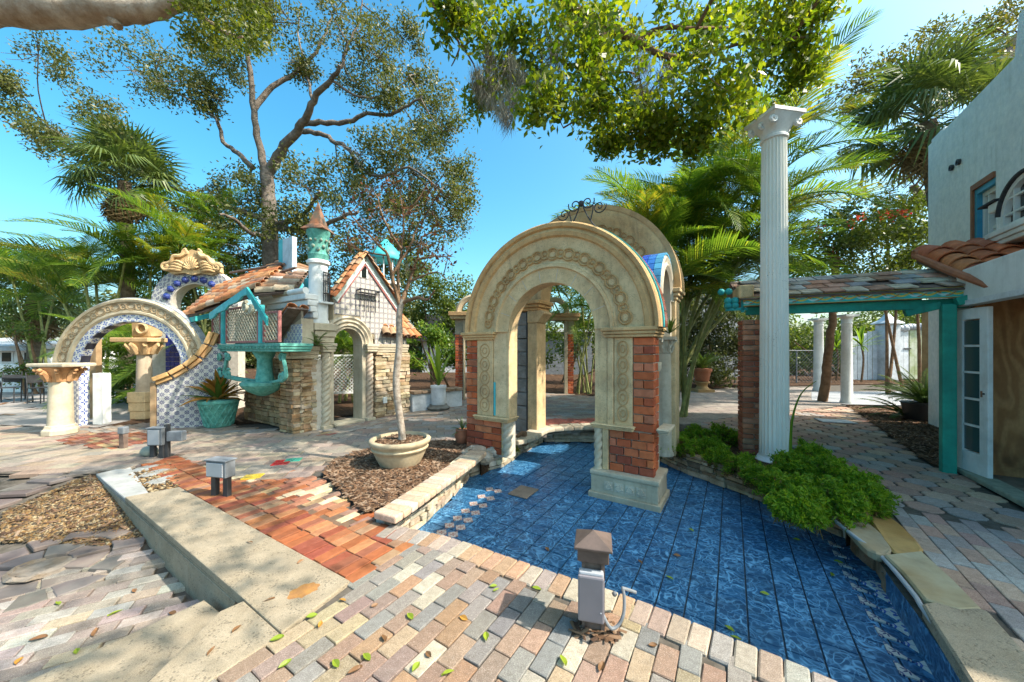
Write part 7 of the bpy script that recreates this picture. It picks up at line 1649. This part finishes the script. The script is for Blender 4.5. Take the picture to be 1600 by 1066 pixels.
obj('post', B().box(at(1452,560,8).x, at(1460,560,8).x, 8, 8.15, 0, at(1455,480,8).z), TIMBER, fb_, m=Matrix())
# chain-link fence and the brown hedge behind it
cf = thing('chain_fence', 'chain-link fence with grey posts in front of the right-hand vines', 'fence', (9,16.3,0))
b = B()
for k in range(10): x = 5.6+.95*k; obj('post', B().tube([(x,16.3,0),(x,16.3,1.5)], .03, 6), METAL, cf, m=Matrix())
for k in range(60):
    x = 5.6+.15*k
    b.tube([(x,16.3,.02),(x+1.45,16.3,1.47)], .006, 3); b.tube([(x+1.45,16.3,.02),(x,16.3,1.47)], .006, 3)
obj('mesh_wire', b, METAL, cf, m=Matrix()); obj('rail', B().tube([(5.6,16.3,1.5),(14.2,16.3,1.5)], .02, 6), METAL, cf, m=Matrix())
# arched outbuilding in the distance
FB3 = Fr(at(1060,500,20).x, 20, 0); x0_, x1_ = FB3.u(1058), FB3.u(1210); zt = FB3.z(1120,448)
hb = fthing('arched_outbuilding', 'distant pale building with a curved parapet behind the palm canes', 'building', FB3)
xc_ = (x0_+x1_)/2; w2 = (x1_-x0_)/2
obj('wall', B().prism([(x0_,0),(x1_,0)]+[(xc_+w2*math.cos(rad(q)), zt-1.4+1.4*math.sin(rad(q))) for q in range(0,181,12)], 0, 3), M('grey_render_wall', (.30,.31,.32), (.24,.25,.26), 3, .85, .15, .3), hb, FB3)
for q in range(12): obj('coping_tile', B().sweep([(w2+.0,-.1),(w2+.14,-.1),(w2+.14,.4),(w2+.0,.4)], xc_, zt-1.4, 15*q+.6, 15*q+14.4, 3, 1, 1.4/w2), RUSTM, hb, FB3)
obj('window', B().box(FB3.u(1085),FB3.u(1130),-.03,-.002,1.2,2.3), GLASSD, hb, FB3)
# low white houses left and behind
FH = Fr(at(0,560,17).x, 17, 4); lh = fthing('low_house', 'low white house with a flat overhanging roof at the left edge', 'house', FH)
xa, xb = FH.u(-160), FH.u(62)
obj('wall', B().box(xa,xb,0,4,0,FH.z(20,545)), WHITEP, lh, FH); obj('roof', B().add([(xa-.5,-.8,FH.z(20,548)),(xb+.4,-.8,FH.z(20,548)),(xb+.4,4.4,FH.z(20,530)),(xa-.5,4.4,FH.z(20,530)),(xa-.5,-.8,FH.z(20,541)),(xb+.4,-.8,FH.z(20,541)),(xb+.4,4.4,FH.z(20,523)),(xa-.5,4.4,FH.z(20,523))],[(0,3,2,1),(4,5,6,7),(0,1,5,4),(1,2,6,5),(2,3,7,6),(3,0,4,7)]), M('pale_roof', (.40,.47,.52), (.34,.30,.24), 1.5, .8, .2, .2), lh, FH)
for (pa, pb) in ((37,48),(2,22)):
    wf_ = obj('window', B().box(FH.u(pa),FH.u(pb),-.04,-.005,FH.z(20,566),FH.z(20,550)), WHITEP, lh, FH); obj('pane', B().box(FH.u(pa)+.08,FH.u(pb)-.08,-.05,-.041,FH.z(20,565),FH.z(20,551)), GLASSD, wf_, FH)
p = at(20,590,12.8); tag(obj('low_wall', B().box(-4,1.1,-.15,.15,0,1.0), WHITEP, m=Matrix.Translation((p.x,p.y,0)), bevel=.02), 'low white garden wall behind the café tables at the left', 'wall')
FH2 = Fr(at(690,520,24).x, 24, 0); h2 = fthing('dark_roofed_house', 'dark-roofed house half hidden by trees left of the brick arch', 'house', FH2)
obj('wall', B().box(FH2.u(660),FH2.u(790),0,5,0,FH2.z(700,532)), WHITEW, h2, FH2); obj('roof', B().prism([(FH2.u(655),FH2.z(700,533)),(FH2.u(800),FH2.z(700,533)),(FH2.u(790),FH2.z(700,505)),(FH2.u(668),FH2.z(700,492))], -.5, 5.5), ASPH, h2, FH2)
FH3 = Fr(at(880,520,22).x, 22, 0); h3 = fthing('grey_house', 'grey clapboard house glimpsed through the brick arch', 'house', FH3)
for k in range(12): obj('clapboard', B().box(FH3.u(835),FH3.u(925),-.02+.0*k,.1,.22*k,.22*k+.21), METAL, h3, FH3)
obj('eave', B().box(FH3.u(830),FH3.u(930),-.4,.3,2.65,2.8), WHITEW, h3, FH3)
# ---------------------------------------------------------------- little arched gateways beyond the brick arch
def gateway(label, d, px, lint, cols, arch, deg=0):
    f = Fr(at(px,560,d).x, d, deg); t = fthing('garden_gateway', label, 'gateway', f, 'arched gateways beyond the pool'); u_ = f.u
    zl1, zl0 = f.z(px,lint[2]), f.z(px,lint[3])
    obj('lintel', B().box(u_(lint[0])+.05,u_(lint[1])-.05,-.15,.25,zl0,zl0+(zl1-zl0)*.45), CREAM, t, f, bevel=.01, color=(.8,.72,.62)); obj('lintel_cap', B().box(u_(lint[0]),u_(lint[1]),-.2,.3,zl0+(zl1-zl0)*.46,zl1), CREAM, t, f, bevel=.01, color=(.62,.52,.42))
    xc = (u_(arch[0])+u_(arch[1]))/2; ro_ = (u_(arch[1])-u_(arch[0]))/2; hh = f.z(px,arch[2])-zl1
    obj('arch', B().sweep([(ro_*.72,0),(ro_*.72,.2),(ro_,.2),(ro_,0),(ro_*.9,-.04)], xc, zl1, 0, 180, 28, 1, hh/ro_), CREAMW, t, f, smooth=True, color=(.95,.86,.74))
    for (cx, w_, kind) in cols:
        x = u_(cx); r = w_/F*d/2
        if kind == 'c': obj('column', B().lathe([(r*1.3,0),(r*1.3,.1),(r,.14),(r*.92,zl0-.15),(r*1.3,zl0-.02),(r*1.3,zl0-.001)], 14), CREAMW, t, f.off(x,.05), smooth=40, color=(.9,.88,.82))
        elif kind == 't': obj('column', B().lathe([(r*1.3,0),(r*1.3,.1),(r,.14),(r*.96,1.0)], 14), CREAMW, t, f.off(x,.05), smooth=40, color=(.7,.72,.6)); obj('painted_band', B().lathe([(r*.97,1.001),(r*.96,1.45)], 14), TURQL, t, f.off(x,.05), smooth=40); obj('column', B().lathe([(r*.96,1.451),(r*.92,zl0-.15),(r*1.3,zl0-.001)], 14), CREAMW, t, f.off(x,.05), smooth=40, color=C0)
        elif kind == 'b': bricks(t, f, x-r, x+r, 0, 0, 1.95*(zl0/2.4), 1, .085, .25); obj('pier_top', B().box(x-r,x+r,.0,.25,1.95*(zl0/2.4)+.002,zl0), CREAMW, t, f, color=(.8,.78,.72)); obj('pier_core', B().box(x-r+.02,x+r-.02,.03,.26,0,1.95*(zl0/2.4)), MORTAR, t, f)
        elif kind == 'p': obj('slim_post', B().box(x-r,x+r,-.05,.08,0,zl0), CREAMW, t, f, bevel=.01, color=(.85,.78,.68))
gateway('arched gateway with turquoise-banded columns seen through the brick arch', 12.3, 865, (822,905,490,501), ((833,8,'t'),(846,8,'t'),(884,5,'p'),(892,9,'b')), (843,890,464))
gateway('arched gateway on a brick pier just left of the brick arch', 10.8, 720, (702,790,488,499), ((717,12,'b'),(725,3,'p'),(778,10,'p')), (712,770,460))
# turquoise cupola behind the gable
FQ = Fr(at(603,410,10.5).x, 10.5, 0); cu_ = fthing('turquoise_cupola', 'small turquoise-roofed birdcage cupola behind the castle gable', 'cupola', FQ)
zq = lambda y: FQ.z(603, y)
obj('roof', B().lathe([(.48,zq(408)),(.50,zq(405)),(.46,zq(398)),(.22,zq(385)),(.05,zq(375))], 16), TURQL, cu_, FQ, smooth=50)
for k in range(9): a = 2*math.pi*k/9; obj('bar', B().tube([(.36*math.cos(a),.36*math.sin(a),zq(442)),(.36*math.cos(a),.36*math.sin(a),zq(408))], .02, 5), WHITEP, cu_, FQ)
obj('floor', B().lathe([(.42,zq(446)),(.42,zq(442))], 16), WHITEP, cu_, FQ); obj('support', B().lathe([(.08,0),(.08,zq(446)-.001)], 10), WHITEP, cu_, FQ)
# low planter wall right of the castle
p0_, p1_ = FC.m @ Vector((2.62,-.05,0)), G(722,634); fq = Fr(p0_.x, p0_.y, math.degrees(math.atan2(p1_.y-p0_.y, p1_.x-p0_.x))); ln = (p1_-p0_).length
pw2 = fthing('low_planter_wall', 'low white planter wall with a brown stone coping right of the castle', 'wall', fq)
obj('wall', B().box(.02,ln,0,.25,0,.42), WHITEW, pw2, fq)
for k in range(6): obj('coping_stone', B().box(.02+ln*k/6,.02+ln*(k+1)/6-.012,-.05,.30,.422,.50), STONE, pw2, fq, bevel=.015, jit=.006, color=(.36,.25,.17))
obj('soil', B().box(.02,ln,.26,1.3,0,.44), MULCH, pw2, fq)
# white lattice screen inside the castle doorway
fl2 = Fr(at(535,590,9.6).x-.9, 9.6, 20); ls = fthing('lattice_screen', 'white diamond lattice screen behind the castle doorway', 'screen', fl2); b = B()
for k in range(-9, 22):
    x = k*.1; lo_, hi_ = max(0,-x), min(1.0, 2.0-x)
    if hi_ > lo_: b.tube([(x+lo_,0,.35+lo_),(x+hi_,0,.35+hi_)], .014, 4); b.tube([(2.0-x-lo_,.02,.35+lo_),(2.0-x-hi_,.02,.35+hi_)], .014, 4)
obj('lattice', b, WHITEP, ls, fl2); obj('frame', B().box(-.05,0,-.03,.05,0,1.4).box(2.0,2.05,-.03,.05,0,1.4).box(0,2.0,-.03,.05,1.35,1.4).box(0,2.0,-.03,.05,.3,.35), WHITEP, ls, fl2)
# café table and chairs at the left
tb = thing('cafe_table', 'thin black metal café table at the far left', 'table', at(40,640,10.6)); q = Vector((at(45,620,10.6).x,10.6,0)); tb.location = q
obj('top', B().box(-.6,.6,-.35,.35,.70,.73), DMETAL, tb, m=Matrix.Translation(q))
for sx in (-.5,.5):
    for sy in (-.28,.28): obj('leg', B().tube([(sx,sy,0),(sx*.9,sy*.9,.35),(sx,sy,.70)], .018, 5), DMETAL, tb, m=Matrix.Translation(q))
for k, (x, lab) in enumerate(((12,'black metal café chair left of the table'),(66,'black metal café chair right of the table'))):
    q = Vector((at(x,620,10.2).x,10.2,0)); ch = thing('cafe_chair', lab, 'chair', q, 0, 'café chairs'); mm = Matrix.Translation(q) @ Matrix.Rotation(.6+k,4,'Z')
    obj('seat', B().box(-.2,.2,-.2,.2,.43,.45), DMETAL, ch, m=mm)
    for sx in (-.18,.18):
        for sy in (-.18,.18): obj('leg', B().tube([(sx,sy,0),(sx,sy,.43)], .014, 5), DMETAL, ch, m=mm)
    obj('backrest', B().tube([(-.18,.18,.43),(-.17,.24,.88),(.17,.24,.88),(.18,.18,.43)], .014, 5).box(-.16,.16,.21,.225,.58,.8), DMETAL, ch, m=mm)
# ---------------------------------------------------------------- electrical boxes along the slab
def box_on_legs(px, py, w_, h_, d_, zl, deg, label):
    p = G(px, py); t = thing('electrical_box', label, 'electrical box', p, deg, 'outdoor electrical boxes'); mm = t.matrix_basis
    for s in (-1,1): obj('leg', B().box(s*w_*.30-.03,s*w_*.30+.03,-.02,.03,-.02,zl), DMETAL, t, m=mm, bevel=.004)
    bx_ = obj('housing', B().box(-w_/2,w_/2,-d_/2,d_/2,zl,zl+h_), METAL, t, m=mm, bevel=.008); obj('lid', B().box(-w_/2-.008,w_/2+.008,-d_/2-.012,d_/2+.012,zl+h_+.001,zl+h_+.016), METAL, bx_, m=mm, bevel=.003)
    obj('cover_plate', B().box(-w_/2+.02,w_/2-.03,-d_/2-.011,-d_/2-.001,zl+.015,zl+h_-.015), LGREYPL, bx_, m=mm, bevel=.003)
    return t
box_on_legs(345,774,.26,.17,.11,.20,-12,'grey metal outlet box on two dark legs among the orange bricks')
eb = box_on_legs(246,714,.20,.24,.10,.17,5,'pair of grey outlet boxes on a dark stake beside the round stone')
mm = eb.matrix_basis; obj('second_housing', B().box(.13,.34,-.02,.07,.22,.36), METAL, eb, m=mm, bevel=.008); obj('stake', B().box(.085,.135,.0,.05,-.02,.46), DMETAL, eb, m=mm)
p = G(193,700); st_ = thing('stub_light', 'short weathered grey stake light in front of the tiled jamb', 'light stake', p); mm = Matrix.Translation(p)
obj('stake', B().box(-.04,.04,-.035,.035,-.02,.22), WOODD, st_, m=mm, bevel=.006, jit=.004); obj('head', B().box(-.055,.05,-.045,.045,.221,.33), METAL, st_, m=mm, bevel=.012)
tag(obj('round_stone', B().ball((0,0,.06), .11, 14, 9, (1,.8,.72)), M('green_grey_stone', (.30,.33,.28), (.22,.24,.20), 8, .8, .2, .3), m=Matrix.Translation(G(233,712)), smooth=True, jit=.004), 'smooth green-grey round stone at the foot of the outlet boxes', 'stone')
for k, (px, py, s_, c) in enumerate(((744,712,.13,(.52,.40,.30)),(760,722,.11,(.40,.36,.30)),(728,716,.09,(.55,.46,.36)),(775,712,.12,(.50,.44,.36)))):
    lab = ('rounded pinkish boulder at the end of the brick coping','grey boulder in front of the left brick pier','small tan boulder at the back of the mulch bed','jagged pale rock at the foot of the twisted colonette')[k]
    p = G(px, py, -.06); tag(obj('boulder', B().ball((0,0,.06), s_, 10, 7, (1.3,.9,.75)), STONE, m=Matrix.Translation(p) @ Matrix.Rotation(k*1.1,4,'Z'), jit=.014, color=c), lab, 'boulder')
# fallen leaves on the paving
lm1, lm2, lm3 = leafmat('fallen_green_leaf', [(.22,.32,.03),(.30,.36,.04)], .3), leafmat('fallen_brown_leaf', [(.26,.13,.06),(.16,.08,.04)], .1), leafmat('fallen_orange_leaf', [(.50,.20,.04),(.45,.26,.06)], .2)
def leaf1(mat):
    b = B(); n = 6
    for i in range(n+1):
        t = i/n; w_ = .014*math.sin(math.pi*t)**.8+.001; b.v += [(-.03+.06*t,-w_,.004+.008*math.sin(3*t)),(-.03+.06*t,0,.002),(-.03+.06*t,w_,.005+.006*t)]
    for i in range(n): b.f += [(3*i,3*i+1,3*i+4,3*i+3),(3*i+1,3*i+2,3*i+5,3*i+4)]
    me = bpy.data.meshes.new('leaf'); me.from_pydata(b.v, [], b.f); me.materials.append(mat); return me
LMs = [leaf1(lm1), leaf1(lm2), leaf1(lm3)]
LN = [('fallen green leaf on the foreground paving','fallen green leaves'),('fallen dry brown leaf on the paving','fallen brown leaves'),('fallen orange leaf on the foreground paving','fallen orange leaves')]
spots = [(433,1000,0),(525,1040,0),(573,1030,0),(487,965,0),(641,966,0),(760,997,0),(771,918,0),(775,924,0),(838,922,0),(650,1045,0),(725,968,2),(500,978,2),(535,940,2),(585,948,1),(420,940,1),(370,985,1),(330,1020,1),(670,1025,1),(700,1055,0),(1020,1010,1),(470,880,1),(390,850,1),(600,1000,1),(880,1035,0),(940,1045,1),(555,1050,1),(445,1040,0)]
for x, y, k in spots:
    p = G(x, y); o = bpy.data.objects.new('fallen_leaf', LMs[k]); COL.objects.link(o); tag(o, LN[k][0], 'leaf', LN[k][1])
    o.matrix_basis = Matrix.Translation(p+Vector((0,0,.006))) @ Matrix.Rotation(R.uniform(0,6.28),4,'Z') @ Matrix.Rotation(R.uniform(-.4,.4),4,'X') @ Matrix.Scale(R.uniform(.7,1.1),4)
for x, y, k in ((90,945,0),(270,960,1),(150,990,1),(210,925,1),(310,905,0),(120,1020,0),(30,1035,2),(60,1000,1),(205,1000,1),(330,895,1),(180,960,0)):
    z = -.24; p = lowp(x, y); o = bpy.data.objects.new('fallen_leaf', LMs[k]); COL.objects.link(o); tag(o, ('fallen green leaf on the sunken court','fallen dry brown leaf on the sunken court','fallen orange leaf on the sunken court')[k], 'leaf', ('green leaves in the court','brown leaves in the court','orange leaves in the court')[k])
    o.matrix_basis = Matrix.Translation(p+Vector((0,0,.006))) @ Matrix.Rotation(R.uniform(0,6.28),4,'Z') @ Matrix.Rotation(R.uniform(-.4,.4),4,'X') @ Matrix.Scale(R.uniform(.9,1.4),4)
for x, y, k in ((1000,880,1),(1046,905,0),(1058,870,1),(920,920,1),(1150,1000,0),(1195,930,0),(1140,985,0),(1310,880,0),(1325,850,1),(1245,845,0),(855,860,1),(1300,900,0),(1080,830,0)):
    p = G(x, y, PZ); o = bpy.data.objects.new('fallen_leaf', LMs[k]); COL.objects.link(o); tag(o, ('fallen green leaf on the blue pool tiles','fallen brown leaf on the blue pool tiles')[k], 'leaf', ('green leaves in the pool','brown leaves in the pool')[k])
    o.matrix_basis = Matrix.Translation(p+Vector((0,0,.008))) @ Matrix.Rotation(R.uniform(0,6.28),4,'Z') @ Matrix.Rotation(R.uniform(-.4,.4),4,'X')
